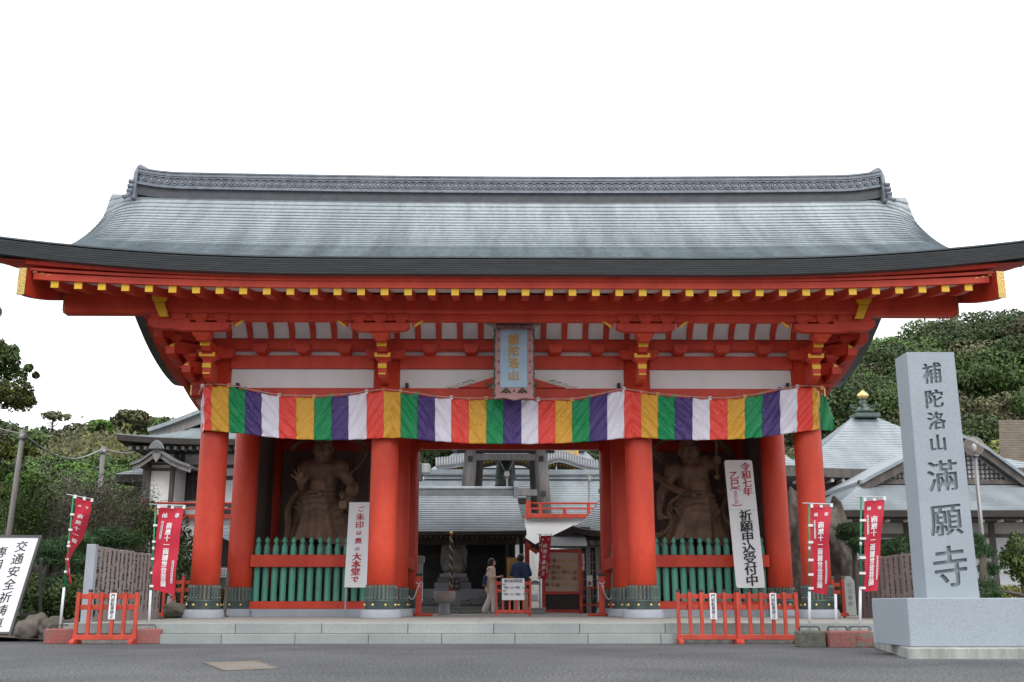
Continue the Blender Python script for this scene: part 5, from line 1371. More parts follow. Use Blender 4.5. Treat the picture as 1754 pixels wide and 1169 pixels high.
sb = thing('stone_block', 'low rectangular grey stone block in the courtyard behind the barrier', 'stone block', (XPX(920,8.4,1047), 8.4, zf)); T = tagd(sb)
x = sb.location.x; T('block', MB().box(x-.22, x+.22, 8.2, 8.6, zf, zf+.15), 'granite', .02); T('top_slab', MB().box(x-.25, x+.25, 8.17, 8.63, zf+.151, zf+.18), 'granite', .01)
ln = thing('glass_lantern_box', 'grey roofed offering cabinet at the left edge of the passage', 'cabinet', (XPX(722,9.6,1000), 9.6, zf)); T = tagd(ln)
a_, z1 = XZ(712,953,9.6); b_, z0 = XZ(725.5,965,9.6); T('cabinet_roof', MB().box(a_-.1, b_+.02, 9.4, 9.8, z0, z1), 'timber_pale', .02); T('cabinet', MB().box(a_, b_-.02, 9.45, 9.75, zf+.3, z0-.001), 'steel', .01); T('stand', MB().box(a_+.05, b_-.07, 9.5, 9.7, zf, zf+.299), 'tile')

# ---- board of wooden prayer plaques
eb = thing('prayer_plaque_board', 'red framed roofed board hung with rows of small wooden prayer plaques', 'plaque board', (XPX(968,10,1000), 10, zf)); T = tagd(eb)
a_, z1 = XZ(934,947,10); b_, z0 = XZ(992,1013,10)
T('back_board', MB().box(a_, b_, 10.06, 10.09, z0, z1), mat('beige_board', (.50,.42,.36), .8, .1, 4))
T('post', MB().box(a_-.10, a_-.003, 10.0, 10.12, zf, z1+.1), 'red_fence', .006); T('post', MB().box(b_+.003, b_+.10, 10.0, 10.12, zf, z1+.1), 'red_fence', .006)
T('rail', MB().box(a_, b_, 10.0, 10.1, z0-.09, z0-.003), 'red_fence', .005); T('rail', MB().box(a_, b_, 10.0, 10.1, z1+.003, z1+.1), 'red_fence', .005); T('rail', MB().box(a_, b_, 10.0, 10.1, zf+.03, zf+.12), 'red_fence', .005)
T('lower_panel', MB().box(a_, b_, 10.05, 10.08, zf+.121, z0-.091), 'timber_dark')
T('small_roof', MB().prism([(9.75,z1+.12),(10.5,z1+.46),(10.5,z1+.50),(9.70,z1+.18)], 'x', a_-.15, b_+.25), 'eave')
T('roof_gable', MB().prism([(XPX(905,10.6,930),z1+.18),(b_+.2,z1+.18),(b_+.2,z1+.75),(b_-.1,z1+.85)], 'y', 10.55, 10.6), 'timber_dark')
for k in range(7): x = a_+.08+(b_-a_)*k/7; T('rafter_end', MB().box(x-.02, x+.02, 9.74, 9.76, z1+.12, z1+.15), 'white')
wd = [mat('ema_wood_%d' % k, c, .7, .25, 14) for k, c in enumerate(((.40,.24,.12),(.26,.14,.07),(.50,.33,.19)))]
ems = []
for k, m_ in enumerate(wd):
    e = MB(); e.prism([(.062*(1+.10*math.cos(5*a))*math.cos(a+.3), .062*(1+.10*math.cos(5*a))*math.sin(a+.3)) for a in [2*math.pi*q/20 for q in range(20)]], 'y', -.012, .0)
    ems.append(e.mesh('plaque', m_))
rws = ((960.5,(940,949.5,958,966,975,983.5)),(971,(939,948,957,966,975,984)),(980.5,(939,948,957,966,975,984)),(990.5,(938,948,957,966,975,984)),(1002,(937.5,947,955.5,964.5,974,983)))
rk = random.Random(3)
for y, xs in rws:
    for x in xs:
        p = P(x+rk.uniform(-.6,.6), y+rk.uniform(-.6,.6), 10.03); o = link('plaque', rk.choice(ems), eb, loc=Vector((p.x,10.035+rk.uniform(-.012,.01),p.z))-eb.location); o.rotation_euler = (0, rk.uniform(-.4,.4), 0)
rr_ = thing('red_rack', 'narrow red gabled rack with hanging white paper strips', 'rack', (XPX(908,10.7,980), 10.7, zf)); T = tagd(rr_)
xa = XPX(903,10.7,960); xb = XPX(922,10.7,960); zt = ZP(930,10.7)
T('post', MB().box(xa-.05, xa+.07, 10.65, 10.78, zf, zt), 'red_fence', .005); T('post', MB().box(xa-.05, xa+.07, 11.7, 11.83, zf, zt), 'red_fence', .005)
T('roof_board', MB().prism([(xa-.12,zt+.05),(xa-.05,zt+.14),(xb+.1,zt-.18),(xb+.08,zt-.26)], 'y', 10.6, 11.9), 'timber_dark'); T('gable_board', MB().prism([(xa-.08,zt-.04),(xa-.04,zt+.05),(xb,zt-.26),(xb-.06,zt-.36),(xa,zt-.16)], 'y', 10.56, 10.62), 'red_fence')
for k in range(7):
    x = xa+.14+.03*(k%3); z = zt-.35-.16*k; T('paper_strip', MB().box(x, x+.02, 10.60+.01*k, 10.605+.01*k, z-.10, z), 'sign')
# ---- hip-roofed building on the right of the passage
rb_ = thing('sutra_hall', 'small hip-roofed hall with timber posts at the right of the passage', 'hall', (3.6, 13, zf)); T = tagd(rb_)
x0, ze = XZ(983, 912, 10.5); ap = P(1040, 842, 14.0)
hiproof(T, x0, x0+3.7, 10.5, 16.6, ze, ap.x-.1, ap.x+.1, 13.5, ap.z-.05, 18, 'slate', .14, .16, .16)
T('finial_base', MB().lathe((ap.x,13.5,ap.z-.1), [(.35,0),(.35,.12),(.22,.14),(.22,.3),(.3,.34)], 8, smooth=False), 'ridge'); T('finial', MB().ball((ap.x,13.5,ap.z+.42), .16, 12, 8), 'concrete')
for px in (1008, 1024): x = XPX(px, 11.2, 980); T('post', MB().box(x-.07, x+.07, 11.15, 11.3, zf, ze-.1), 'timber_pale', .01)
T('beam', MB().box(x0+.25, x0+3.4, 11.15, 11.3, ze-.42, ze-.20), 'timber_pale', .02)
for k in range(3): T('bracket', MB().box(XPX(1003+11*k,11,935)-.09, XPX(1003+11*k,11,935)+.09, 10.95, 11.15, ze-.36, ze-.2), 'timber_pale', .02)
T('wall', MB().box(x0+.3, x0+3.4, 11.6, 11.7, zf, ze-.2), 'timber_dark')
for k in range(7): x = XPX(1000,11.5,980)+.14*k; T('lattice_bar', MB().box(x-.012, x+.012, 11.54, 11.57, zf+.4, ze-.5), 'steel')
for k in range(6): z = zf+.5+.26*k; T('lattice_bar', MB().box(XPX(1000,11.5,980)-.05, XPX(1000,11.5,980)+.9, 11.575, 11.595, z, z+.03), 'steel')
for (xa, ya, xb, yb, s, m) in ((992,949,1001,977,'合格祈願→','redink'),):
    a_, z1 = XZ(xa,ya,10.9); b_, z0 = XZ(xb,yb,10.9); s_ = T('notice', MB().box(a_, b_, 10.9, 10.92, z0, z1), 'sign', .003)
    tx = MB(); tx.glyphs(s[:4], ((a_+b_)/2, 10.895, z1-.02), (1,0,0), (0,0,-1), .095, .095, bold=.02); tx.build('lettering', M[m], s_)
for (xa, ya, xb, yb) in ((1005.5,986,1015,1005),(1022,986,1027,994)):
    a_, z1 = XZ(xa,ya,11.1); b_, z0 = XZ(xb,yb,11.1); T('poster', MB().box(a_, b_, 11.1, 11.12, z0, z1), 'sign'); T('poster_print', MB().box(a_+.03, b_-.04, 11.09, 11.097, z0+.04, (z0+z1)/2-.02), 'block_red')
rl = thing('low_red_railing', 'low red railing below the lattice window at the passage right', 'railing', (XPX(1003,10.2,1020), 10.2, zf)); T = tagd(rl)
xa, xb = XPX(996,10.3,1020), XPX(1026,10.3,1020)
for x in (xa, xb): T('post', MB().box(x-.03, x+.03, 10.27, 10.33, zf, ZP(1006,10.3)), 'red_fence')
for y in (1007, 1036): z = ZP(y,10.3); T('rail', MB().box(xa+.031, xb-.031, 10.28, 10.32, z-.03, z+.02), 'red_fence')

# ---- raised terrace with white wall and red railing
te = thing('terrace_wall', 'white terrace wall topped by a red railing with dark finial posts', 'terrace', (1.2, 16, zf)); T = tagd(te)
xa, z1 = XZ(899,888,16); T('white_wall', MB().box(xa, 9, 16, 16.3, zf, z1), 'white'); 
def railing(T, x0, x1, Y, zb, h, n, post0=True, post1=False):
    T('bottom_beam', MB().box(x0, x1, Y-.08, Y+.08, zb, zb+h*.26), 'red_fence', .006)
    T('mid_rail', MB().box(x0, x1, Y-.05, Y+.05, zb+h*.55, zb+h*.66), 'red_fence', .004); T('top_rail', MB().tube([(x0-.05,Y,zb+h*.94),(x1,Y,zb+h*.94)], h*.065, 8), 'red_fence')
    for k in range(n):
        x = x0+(x1-x0)*(k+.5)/n
        T('strut', MB().box(x-.06, x+.06, Y-.045, Y+.045, zb+h*.26, zb+h*(.55 if k%2 else .88)), 'red_fence', .004)
    for fl_, x in ((post0,x0),(post1,x1)):
        if fl_:
            w_ = h*.16; T('post', MB().box(x-w_, x+w_, Y-w_, Y+w_, zb-.02, zb+h*1.12), 'red_fence', .006)
            T('finial', MB().lathe((x,Y,zb+h*1.12), [(w_*.9,0),(w_*.9,.10*h),(w_*.5,.16*h),(w_*.95,.26*h),(w_*.8,.40*h),(.01,.52*h)], 12), 'bronze')
railing(T, XPX(905,15.9,870), 8.5, 15.9, z1, ZP(861,15.9)-z1, 9)
sh = thing('hall_roof_long', 'long pale sheet roof spanning behind the bell tower', 'building', (0, 27, 3)); T = tagd(sh)
zr = ZP(822,27); ze = ZP(884,22); T('roof_slope', slope((-12,22,ze),(12,22,ze),(-7.0,27,zr),(10,27,zr), 18, .15), 'slate'); xl = XPX(727,27,830)
T('ridge', MB().box(xl, 10, 26.8, 27.2, zr, ZP(812,26.8)+.2), 'slate'); T('ridge_line', MB().box(xl-.1, 10, 26.7, 27.3, zr+.18, zr+.24), 'tile'); T('wall', MB().box(-10, 10, 23.4, 26.5, zf, ze-.1), 'white')
T('ridge_end', MB().box(xl-.5, xl-.1, 26.7, 27.3, zr-.1, zr+.75), 'ridge_dark', .05); T('ridge_end_cap', MB().box(xl-.12, xl+.25, 26.65, 27.35, zr+.25, zr+.7), 'concrete', .04)
# ---- bell tower
bt_ = thing('bell_tower', 'open bell tower with weathered grey timber posts and big dark bell', 'bell tower', (-.5, 20, 3)); T = tagd(bt_)
for (xt, xb, Y) in ((807,798,19.5),(926,933,19.5),(820,814,22.6),(914,920,22.6)):
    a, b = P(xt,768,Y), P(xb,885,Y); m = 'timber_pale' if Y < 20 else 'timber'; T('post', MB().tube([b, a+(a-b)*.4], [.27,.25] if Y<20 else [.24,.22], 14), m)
    if Y < 20:
        for yy_ in (786, 846):
            c = P(xt+(xb-xt)*(yy_-768)/117, yy_, Y-.25); T('peg_end', MB().box(c.x-.09, c.x+.09, c.y-.08, c.y+.05, c.z-.10, c.z+.10), 'timber_dark', .01)
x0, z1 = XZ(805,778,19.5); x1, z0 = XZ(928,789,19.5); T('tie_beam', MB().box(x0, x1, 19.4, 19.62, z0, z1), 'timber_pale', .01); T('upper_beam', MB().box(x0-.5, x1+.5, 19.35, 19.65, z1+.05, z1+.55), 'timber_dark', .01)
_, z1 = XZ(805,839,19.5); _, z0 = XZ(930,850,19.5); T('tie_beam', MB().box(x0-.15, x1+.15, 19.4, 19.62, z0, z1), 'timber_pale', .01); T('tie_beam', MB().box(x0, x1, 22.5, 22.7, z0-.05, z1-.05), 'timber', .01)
x0_, x1_ = x0-1.6, x1+1.6; zt = ZP(766,19.5)+.9
hiproof(T, x0_, x1_, 17.6, 24.6, zt, x0+.8, x1-.8, 21.1, zt+2.2, 10, 'slate', .2, .1, .2)
bl = MB(); c = P(866,836,20.6); rB = (XPX(885,20.6,830)-XPX(848,20.6,830))/2; hB = ZP(780,20.6)-c.z
bl.lathe((c.x,20.6,c.z), [(rB*1.0,0),(rB*1.02,.06*hB),(rB*.95,.12*hB),(rB*.93,.35*hB),(rB*.88,.62*hB),(rB*.80,.85*hB),(rB*.5,.97*hB),(.05,1.02*hB)], 24); T('bell', bl, mat('bell_bronze', (.045,.06,.055), .5, .3, 4, metal=.4))
T('bell_bands', MB().lathe((c.x,20.6,c.z), [(rB*.96,.30*hB),(rB*.975,.33*hB),(rB*.96,.36*hB)], 24), 'bronze')
lg_ = P(868,815,19.2); T('striker_log', MB().tube([(lg_.x,18.6,lg_.z),(lg_.x,19.9,lg_.z)], .11, 10), 'timber_pale')
for (xa, ya) in ((852,780),(884,780)): p = P(xa, ya, 19.3); T('rope', MB().tube([p, (lg_.x,19.2,lg_.z)], .015, 5), 'timber_pale')
T('pull_rope', MB().tube([(lg_.x,18.7,lg_.z), (lg_.x+.02,18.7,lg_.z-1.2)], .035, 6), 'timber_pale')
# ---- main hall far behind
mh_ = thing('main_hall', 'large main hall with grey tiled curved eaves and golden timber under them', 'temple hall', (0, 40, 4)); T = tagd(mh_)
gtim = mat('golden_timber', (.26,.14,.045), .7, .35, 2); gpal = mat('pale_gold_paint', (.62,.38,.10), .6, .2, 5)
Ym = 34
def curve_eave(px, off=0):      # photo outline of the lower eaves
    tab = [(700,812),(748,800),(775,798),(800,793),(830,785),(857,780),(895,782),(930,796),(945,790),(957,787),(970,790),(990,797),(1012,803),(1040,806),(1080,800)]
    for i in range(len(tab)-1):
        if px <= tab[i+1][0]:
            a, b = tab[i], tab[i+1]; t = (px-a[0])/(b[0]-a[0]); return a[1]+(b[1]-a[1])*t+off
    return tab[-1][1]+off
for (xa, xb) in ((748,1082),):
    xs = [xa+(xb-xa)*k/60 for k in range(61)]
    mb = MB(); vs = []
    for x in xs:
        e = P(x, curve_eave(x), Ym); u = P(x, curve_eave(x, -14), Ym+3.0); vs += [e, Vector((u.x, u.y, u.z)), e+Vector((0,0,-.14)), e+Vector((0,1.6,-.30))]
    for i in range(60):
        for j in range(3): a_, b_ = (1,0),(0,2); 
    n4 = 4; fs = []
    for i in range(60): fs += [(4*i,4*i+4,4*i+5,4*i+1),(4*i+2,4*i+6,4*i+4,4*i),(4*i+3,4*i+7,4*i+6,4*i+2)]
    mb.add(vs, fs); T('lower_roof', mb, 'tile')
    rl_ = MB()
    for k in range(74):                                 # tile rows with round ends
        x = xa+(xb-xa)*k/73; e = P(x, curve_eave(x)-.6, Ym-.03); u = P(x, curve_eave(x, -14)-.6, Ym+2.9); rl_.tube([e, u], .075, 6)
    o = T('tile_rows', rl_, 'tile'); o['kind'] = 'stuff'
    for k in range(56):
        x = xa+5+(xb-xa-8)*k/55; e = P(x, curve_eave(x, 7), Ym+.4); T('rafter_end', MB().box(e.x-.045, e.x+.045, Ym+.3, Ym+.9, e.z-.05, e.z+.05), 'gold')
T('body', MB().box(XPX(766,Ym+2,806), XPX(1066,Ym+2,806), Ym+2.0, Ym+8, zf, ZP(802,Ym+2)), gtim)
for k in range(9): x = -3.4+1.5*k; T('post', MB().box(x-.15, x+.15, Ym+1.7, Ym+1.99, zf, ZP(803,Ym+1.7)), gtim, .01)
T('lintel', MB().box(XPX(766,Ym+2,806), XPX(1066,Ym+2,806), Ym+1.6, Ym+1.69, ZP(812,Ym+1.6), ZP(806,Ym+1.6)), gtim)
zz = ZP(772,Ym+6); T('upper_roof', slope((XPX(668,Ym+2,835),Ym+2.6,ZP(832,Ym+2.6)),(XPX(1100,Ym+2,835),Ym+2.6,ZP(832,Ym+2.6)),(XPX(783,Ym+6,772),Ym+6,zz),(XPX(1001,Ym+6,772),Ym+6,zz), 18, .3), 'slate')
T('upper_ridge', MB().box(XPX(783,Ym+6,772), XPX(997,Ym+6,772), Ym+5.8, Ym+6.4, zz-.1, zz+1.6), 'slate'); 
for px in (781, 996): x = XPX(px, Ym+5.6, 770); T('corner_cap', MB().box(x-.22, x+.22, Ym+5.6, Ym+6.4, zz-.1, zz+1.8), 'bronze', .03)
for (xa, xb) in ((938,988),):
    x0, x1 = XPX(xa,Ym+4,778), XPX(xb,Ym+4,778); z0 = ZP(788,Ym+4)
    for zz_ in (0,.33,.62): T('gold_rail', MB().box(x0, x1, Ym+3.9, Ym+4.02, z0+zz_, z0+zz_+.13), gpal)
    for k in range(4): x = x0+(x1-x0)*k/3; T('gold_post', MB().box(x-.09, x+.09, Ym+3.88, Ym+4.04, z0-.1, z0+.95+.2*(k==3)), gpal)
for (px, py) in ((820,802),(953,805)): c = P(px, py, Ym+.2); T('hanging_bell', MB().lathe((c.x,Ym+.2,c.z-.14), [(.09,0),(.08,.12),(.04,.2),(.01,.45)], 8), 'concrete')
# thin globe lamp in the courtyard
def lamp(label, pg, pb, r, Y):
    t = thing('globe_lamp', label, 'lamp', (P(*pb, Y).x, Y, zf)); c = P(*pg, Y); b = P(*pb, Y); k = r*Y_px(Y)
    T = tagd(t); T('pole', MB().tube([Vector((b.x,Y,zf)), Vector((c.x,Y,c.z-k))], .055 if Y < 12 else .05, 10), 'steel')
    gl = bpy.data.materials.get('globe_glass') or mat('globe_glass', (.55,.52,.48), .15, .1, 4)
    gl.node_tree.nodes['Principled BSDF'].inputs['Alpha'].default_value = .25
    T('globe', MB().ball(c, k, 20, 14), gl); T('bulb', MB().ball(c-Vector((0,0,k*.12)), k*.26, 10, 8, sz=1.6), 'sign'); T('collar', MB().lathe((c.x,Y,c.z-k*1.08), [(k*.35,0),(k*.42,k*.16)], 12), 'steel')
    w_ = MB()
    for j in range(7):
        a = math.pi*j/7; w_.tube([c+Vector((k*1.005*math.cos(a)*math.sin(q), k*1.005*math.sin(a)*math.sin(q), k*1.005*math.cos(q))) for q in [math.pi*i/10*2 for i in range(11)]], k*.012, 4)
    T('globe_ribs', w_, 'timber_pale')
def Y_px(Y): return (Y-CAM.y)*1.0/F_PX
lamp('slim white globe lamp rising behind the roof right of the bell tower', (1009.5,820), (1010,870), 5.5, 20.5)
lamp('clear globe street lamp on a slim pole behind the granite pillar', (1668,765), (1690,1010), 17, 6.0)

# ---- hall at the left with grey roof and white walls
lh = thing('left_hall', 'white walled hall with curved grey roof and dark timber frame at left', 'hall', (-9, 18, zf)); T = tagd(lh)
Yl = 16.0
x0, ze = XZ(200, 752, Yl-1.6); xe = -4.5
gx, gz = XZ(338, 705, Yl+3); 
hiproof(T, x0, xe, Yl-1.6, Yl+8, ze, x0+2.0, xe-1.2, Yl+1.2, ZP(733,Yl+1.2), 8, 'slate', .12, .16, .20)
# gable on the skirt roof
ax, az = XZ(420, 678, Yl+1.3)
lft = P(262,744,Yl+1.3)
def gb(u): return Vector((lft.x+(ax-lft.x)*u, 0, lft.z+(az-lft.z)*(u*.72+.28*u*u)))
pts = [gb(k/12) for k in range(13)]
T('gable_board', MB().prism([(p.x,p.z) for p in pts]+[(p.x,p.z-.32-.10*k/12) for k, p in reversed(list(enumerate(pts)))], 'y', Yl+.9, Yl+1.0), 'timber_pale')
T('gable_roof', MB().prism([(p.x-.05,p.z+.13) for p in pts]+[(p.x,p.z+.003) for p in reversed(pts)], 'y', Yl+.7, Yl+7), 'slate')
T('gable_panel', MB().prism([(p.x,p.z-.1) for p in pts]+[(pts[-1].x,lft.z-.1)], 'y', Yl+1.3, Yl+1.4), 'timber_dark')
wz = lambda y: ZP(y, Yl)
wx0 = XPX(262,Yl,840)
T('plaster_wall', MB().box(wx0, xe+.8, Yl, Yl+.1, zf, ze-.2), 'white')
for a_, b_ in ((776,779),(797,803),(816,823),(862,868)): T('timber_beam', MB().box(wx0-.05, xe+.8, Yl-.05, Yl+.02, wz(b_), wz(a_)), 'timber', .01)
for px in (300,311,346,420): x = XPX(px,Yl,820); T('timber_post', MB().box(x-.07, x+.07, Yl-.08, Yl+.02, zf, ze-.2), 'timber', .01)
xa, xb = XPX(315,Yl,835), XPX(362,Yl,835); T('window_screen', MB().box(xa, xb, Yl-.04, Yl+.01, wz(858), wz(808)), mat('brown_screen', (.075,.055,.055), .7, .2, 3))
for k in range(7): x = xa+(xb-xa)*k/6; T('screen_bar', MB().box(x-.015, x+.015, Yl-.06, Yl-.041, wz(858), wz(810)), 'timber')
rafters(T, x0+.4, xe-.3, Yl-1.35, ze-.33, .26, .10, 'concrete', .5)
# porch bay
Yb = Yl-1.6
pa, pb = XPX(252,Yb,830), XPX(296,Yb,830); zq = lambda y: ZP(y, Yb)
T('bay_wall', MB().box(pa, pb, Yb, Yl-.1, zf, zq(792)), 'white')
for px, w_ in ((254,.14),(294,.14)): x = XPX(px,Yb,830); T('bay_post', MB().box(x-w_/2, x+w_/2, Yb-.06, Yb+.1, zf, zq(794)), 'timber', .01)
T('bay_post', MB().box(pa-.35, pa-.02, Yb+.5, Yb+.8, zf, zq(800)), 'timber', .01)
for a_, b_ in ((795,797.5),(803,808)): T('bay_beam', MB().box(pa-.1, pb+.1, Yb-.05, Yb-.0, zq(b_), zq(a_)), 'timber', .01)
kp = [(226,792),(238,788),(250,780),(260,773),(268.5,769),(277,773),(290,782),(305,789),(325,796)]
top = [XZ(x, y, Yb-.7) for x, y in kp]
T('porch_roof', MB().prism(top+[(x, z-.09) for x, z in reversed(top)], 'y', Yb-.7, Yl-.2), 'tile'); 
T('porch_board', MB().prism([(x+.02, z-.10) for x, z in top]+[(x, z-.26) for x, z in reversed(top)], 'y', Yb-.62, Yb-.54), 'timber_pale')
c = top[4]; T('porch_finial', MB().prism([(c[0]-.28,c[1]-.02),(c[0]+.28,c[1]-.02),(c[0]+.20,c[1]+.14),(c[0]+.10,c[1]+.24),(c[0],c[1]+.30),(c[0]-.10,c[1]+.24),(c[0]-.20,c[1]+.14)], 'y', Yb-.8, Yb-.68), 'tile', .02)
T('gable_pendant', MB().prism([(c[0]-.16,c[1]-.12),(c[0]+.16,c[1]-.12),(c[0]+.12,c[1]-.30),(c[0],c[1]-.46),(c[0]-.12,c[1]-.30)], 'y', Yb-.68, Yb-.63), 'timber_pale', .01)
# little roof at its left
x0_, z0_ = XZ(214,818,Yl+1); x1_, z1_ = XZ(252,799,Yl+2); T('side_roof', slope((x0_,Yl,z0_),(x1_+.5,Yl,z0_),(x0_+.6,Yl+1.6,z1_),(x1_+.5,Yl+1.6,z1_), 5, .03, cols=4), 'slate'); T('side_roof_eave', MB().box(x0_, x1_+.5, Yl+.02, Yl+1.4, z0_-.28, z0_-.01), 'timber_dark')
T('side_wall', MB().box(x0_+.6, x1_+.5, Yl+.4, Yl+1.4, zf, z0_-.28), 'timber_dark')
# annex roofs seen between the columns
a = P(378,880,Yl-2.2); b = P(415,856,Yl-2.2); T('annex_gable', MB().prism([(a.x-1,a.z-.62),(b.x+.6,b.z+.38),(b.x+.6,b.z+.08),(a.x-1,a.z-.92)], 'y', Yl-2.4, Yl-.2), 'timber_dark')
a = P(378,896,Yl-3.4); b = P(415,925,Yl-3.4); T('annex_roof', slope((b.x-.2,Yl-4.5,b.z-.1),(b.x+2.5,Yl-4.5,b.z-.1),(a.x-.8,Yl-2.5,a.z+.1),(b.x+2.5,Yl-2.5,a.z+.1), 6, .05, cols=5), 'slate')
T('annex_wall', MB().box(a.x-.9, b.x+2.5, Yl-3.2, Yl-2.5, zf, a.z-.3), 'timber_dark')
lt = thing('left_terrace', 'red railed terrace on white wall in front of the left hall', 'terrace', (-12, 13.5, zf)); T = tagd(lt)
xa, z1 = XZ(232,889,13.2); T('white_wall', MB().box(xa, -5.6, 13.3, 13.6, zf, z1), 'white'); xa = XPX(247,13.2,870)
railing(T, xa, -5.6, 13.2, z1, ZP(861,13.2)-z1, 9)
nt_ = thing('paper_notice', 'small white paper notice between the two left columns', 'notice', (XPX(382,12.2,980), 12.2, zf)); T = tagd(nt_)
a_, z1 = XZ(377.5,973,12.2); b_, z0 = XZ(388,990,12.2); T('sheet', MB().box(a_, b_, 12.2, 12.22, z0, z1), 'sign'); T('backing', MB().box(a_-.05, b_+.05, 12.225, 12.27, zf, z1+.05), 'timber'); 
tx = MB()
for k in range(2): tx.glyphs('参拝順路', (b_-.08-.09*k, 12.195, z1-.03), (1,0,0), (0,0,-1), .07, .08, bold=.0)
T('lettering', tx, 'ink')
sg_ = thing('sign_post', 'dark grey flat stake standing between the two left columns', 'post', (XPX(388,2.2,1020), 2.2, PL)); T = tagd(sg_)
a = P(391,978,2.2); b = P(385,1043,2.2); T('stake', MB().bar((b.x,2.2,PL), a, .07, .03, up=(0,1,0)), 'timber'); T('stake_foot', MB().box(b.x-.08,b.x+.08,2.15,2.25,PL,PL+.03), 'timber')

# ---- pyramid-roofed hall at the right
ph = thing('pyramid_roof_hall', 'hall with pyramid sheet roof crowned by a golden jewel finial', 'hall', (15, 24, zf)); T = tagd(ph)
Yf = 18.0; xa, ze = XZ(1352, 804, Yf); ap = P(1481, 716, Yf+5.5); half = ap.x-xa
hiproof(T, xa, ap.x+half, Yf, Yf+11, ze, ap.x-.55, ap.x+.55, Yf+5.5, ap.z, 22, 'slate', .22, .12, .34, soff='timber')
T('dew_basin', MB().box(ap.x-.52, ap.x+.52, Yf+4.98, Yf+6.02, ap.z-.05, ZP(706,Yf+5)), 'bronze', .03); zb = ZP(706,Yf+5.5)-.02
FK = .66
T('finial_body', MB().lathe((ap.x,Yf+5.5,zb), [(r*FK,z*FK) for r, z in [(.55,0),(.52,.22),(.40,.34),(.20,.42),(.26,.55),(.16,.64),(.28,.74),(.17,.80),(.2,.9)]], 20), 'bronze')
T('jewel', MB().lathe((ap.x,Yf+5.5,zb+.58), [(r*.7,z*.75) for r, z in [(.12,0),(.30,.10),(.36,.24),(.30,.38),(.14,.48),(.01,.60)]], 20), 'goldleaf')
for k in range(4):
    a = math.pi/4+math.pi/2*k+.2; T('finial_arm', MB().tube([(ap.x+q*FK*math.cos(a), Yf+5.5+q*FK*math.sin(a), zb+z_*FK) for q, z_ in ((.2,.40),(.45,.36),(.7,.42),(.84,.54),(.80,.66),(.72,.62))], [.04,.04,.05,.05,.04,.02], 6), 'bronze')
T('body', MB().box(xa+1.2, ap.x+half-1.2, Yf+1.4, Yf+10, zf, ze-.34), 'timber_dark'); T('beam', MB().box(xa+.6, ap.x+half-.6, Yf+.9, Yf+1.2, ze-.72, ze-.42), 'timber', .01)
rafters(T, xa+.4, ap.x+half-.4, Yf+.12, ze-.46, .42, .11, 'sign', .8)
rafters(T, xa+1.0, ap.x+half-1.0, Yf+.95, ze-.85, .42, .11, 'steel', .3)
for k in range(10): x = xa+1.0+.9*k; T('bracket_block', MB().box(x-.18, x+.18, Yf+.75, Yf+1.15, ze-1.05, ze-.86), 'timber', .02)
# lower wing roof at its left, seen between the two right columns
x0, z0 = XZ(1330, 797, Yf-1); T('wing_roof', slope((x0,Yf-1,z0),(x0+1.0,Yf-1,z0-.03),(x0,Yf+1.5,z0+.75),(x0+1.0,Yf+1.5,z0+.72), 6, .03, cols=4), 'slate')
T('wing_eave', MB().box(x0, x0+1.0, Yf-.98, Yf+1, z0-.4, z0-.02), 'timber')
# ---- gable-fronted building with lattice
gh = thing('lattice_gable_house', 'white walled house with pale skirt roof and lattice filled gable', 'house', (15, 13, zf)); T = tagd(gh)
Yg = 11.0; x0, ze = XZ(1413, 874, Yg); x1 = XPX(1754, Yg, 874)+3.6
ztop = ZP(829, Yg+2.6)
T('roof_slope', slope((x0,Yg,ze),(x1,Yg,ze),(XPX(1474,Yg+2.6,829),Yg+2.6,ztop),(x1-1.5,Yg+2.6,ztop), 15, .08), 'slate')
T('roof_slope', slope((x0,Yg+8,ze),(x0,Yg,ze),(XPX(1474,Yg+2.6,829),Yg+5.4,ztop),(XPX(1474,Yg+2.6,829),Yg+2.6,ztop), 15, .08), 'slate')
T('eave_board', eave((x0,Yg,ze),(x1,Yg,ze), .20, .4), 'timber_dark'); T('eave_board', eave((x0,Yg+8,ze),(x0,Yg,ze), .20, .4), 'timber_dark')
T('soffit', MB().box(x0+.2, x1-.2, Yg+.2, Yg+1.8, ze-.26, ze-.2), 'timber_dark')
rafters(T, x0+.3, x1-.3, Yg+.35, ze-.33, .60, .075, 'soffit', .3)
Yk = Yg+2.75; gp_ = [(1474,830),(1500,816),(1530,800),(1556,786),(1585,771),(1612,758),(1639,750),(1664,758),(1690,774),(1720,796),(1754,821),(1780,835)]
bd_ = [XZ(x, y, Yk-.4) for x, y in gp_]
T('bargeboard', MB().prism(bd_+[(x+.02, z-.30) for x, z in reversed(bd_)], 'y', Yk-.5, Yk-.4), 'timber', .01)
T('gable_roof', MB().prism([(x, z+.12) for x, z in bd_]+[(x, z+.003) for x, z in reversed(bd_)], 'y', Yk-.6, Yk+5), 'slate')
T('gable_base_beam', MB().box(bd_[0][0], bd_[-1][0]+.5, Yk-.3, Yk-.1, ZP(829,Yk-.3), ZP(821.5,Yk-.3)), 'timber', .01)
T('gable_backing', MB().prism([(x, z-.2) for x, z in bd_], 'y', Yk+.035, Yk+.05), 'sign')
zb = ZP(822,Yk-.1); lat = MB()
def gtop(x):
    for i in range(len(bd_)-1):
        if bd_[i][0] <= x <= bd_[i+1][0]: return bd_[i][1]+(bd_[i+1][1]-bd_[i][1])*(x-bd_[i][0])/(bd_[i+1][0]-bd_[i][0])-.28
    return zb
sp = .15; nx = int((bd_[-1][0]-bd_[0][0])/sp)
for k in range(nx):
    x = bd_[0][0]+sp*(k+.5); z = gtop(x)
    if z > zb+.05: T('lattice_bar', MB().box(x-.019, x+.019, Yk-.03, Yk+.0, zb, z), 'timber')
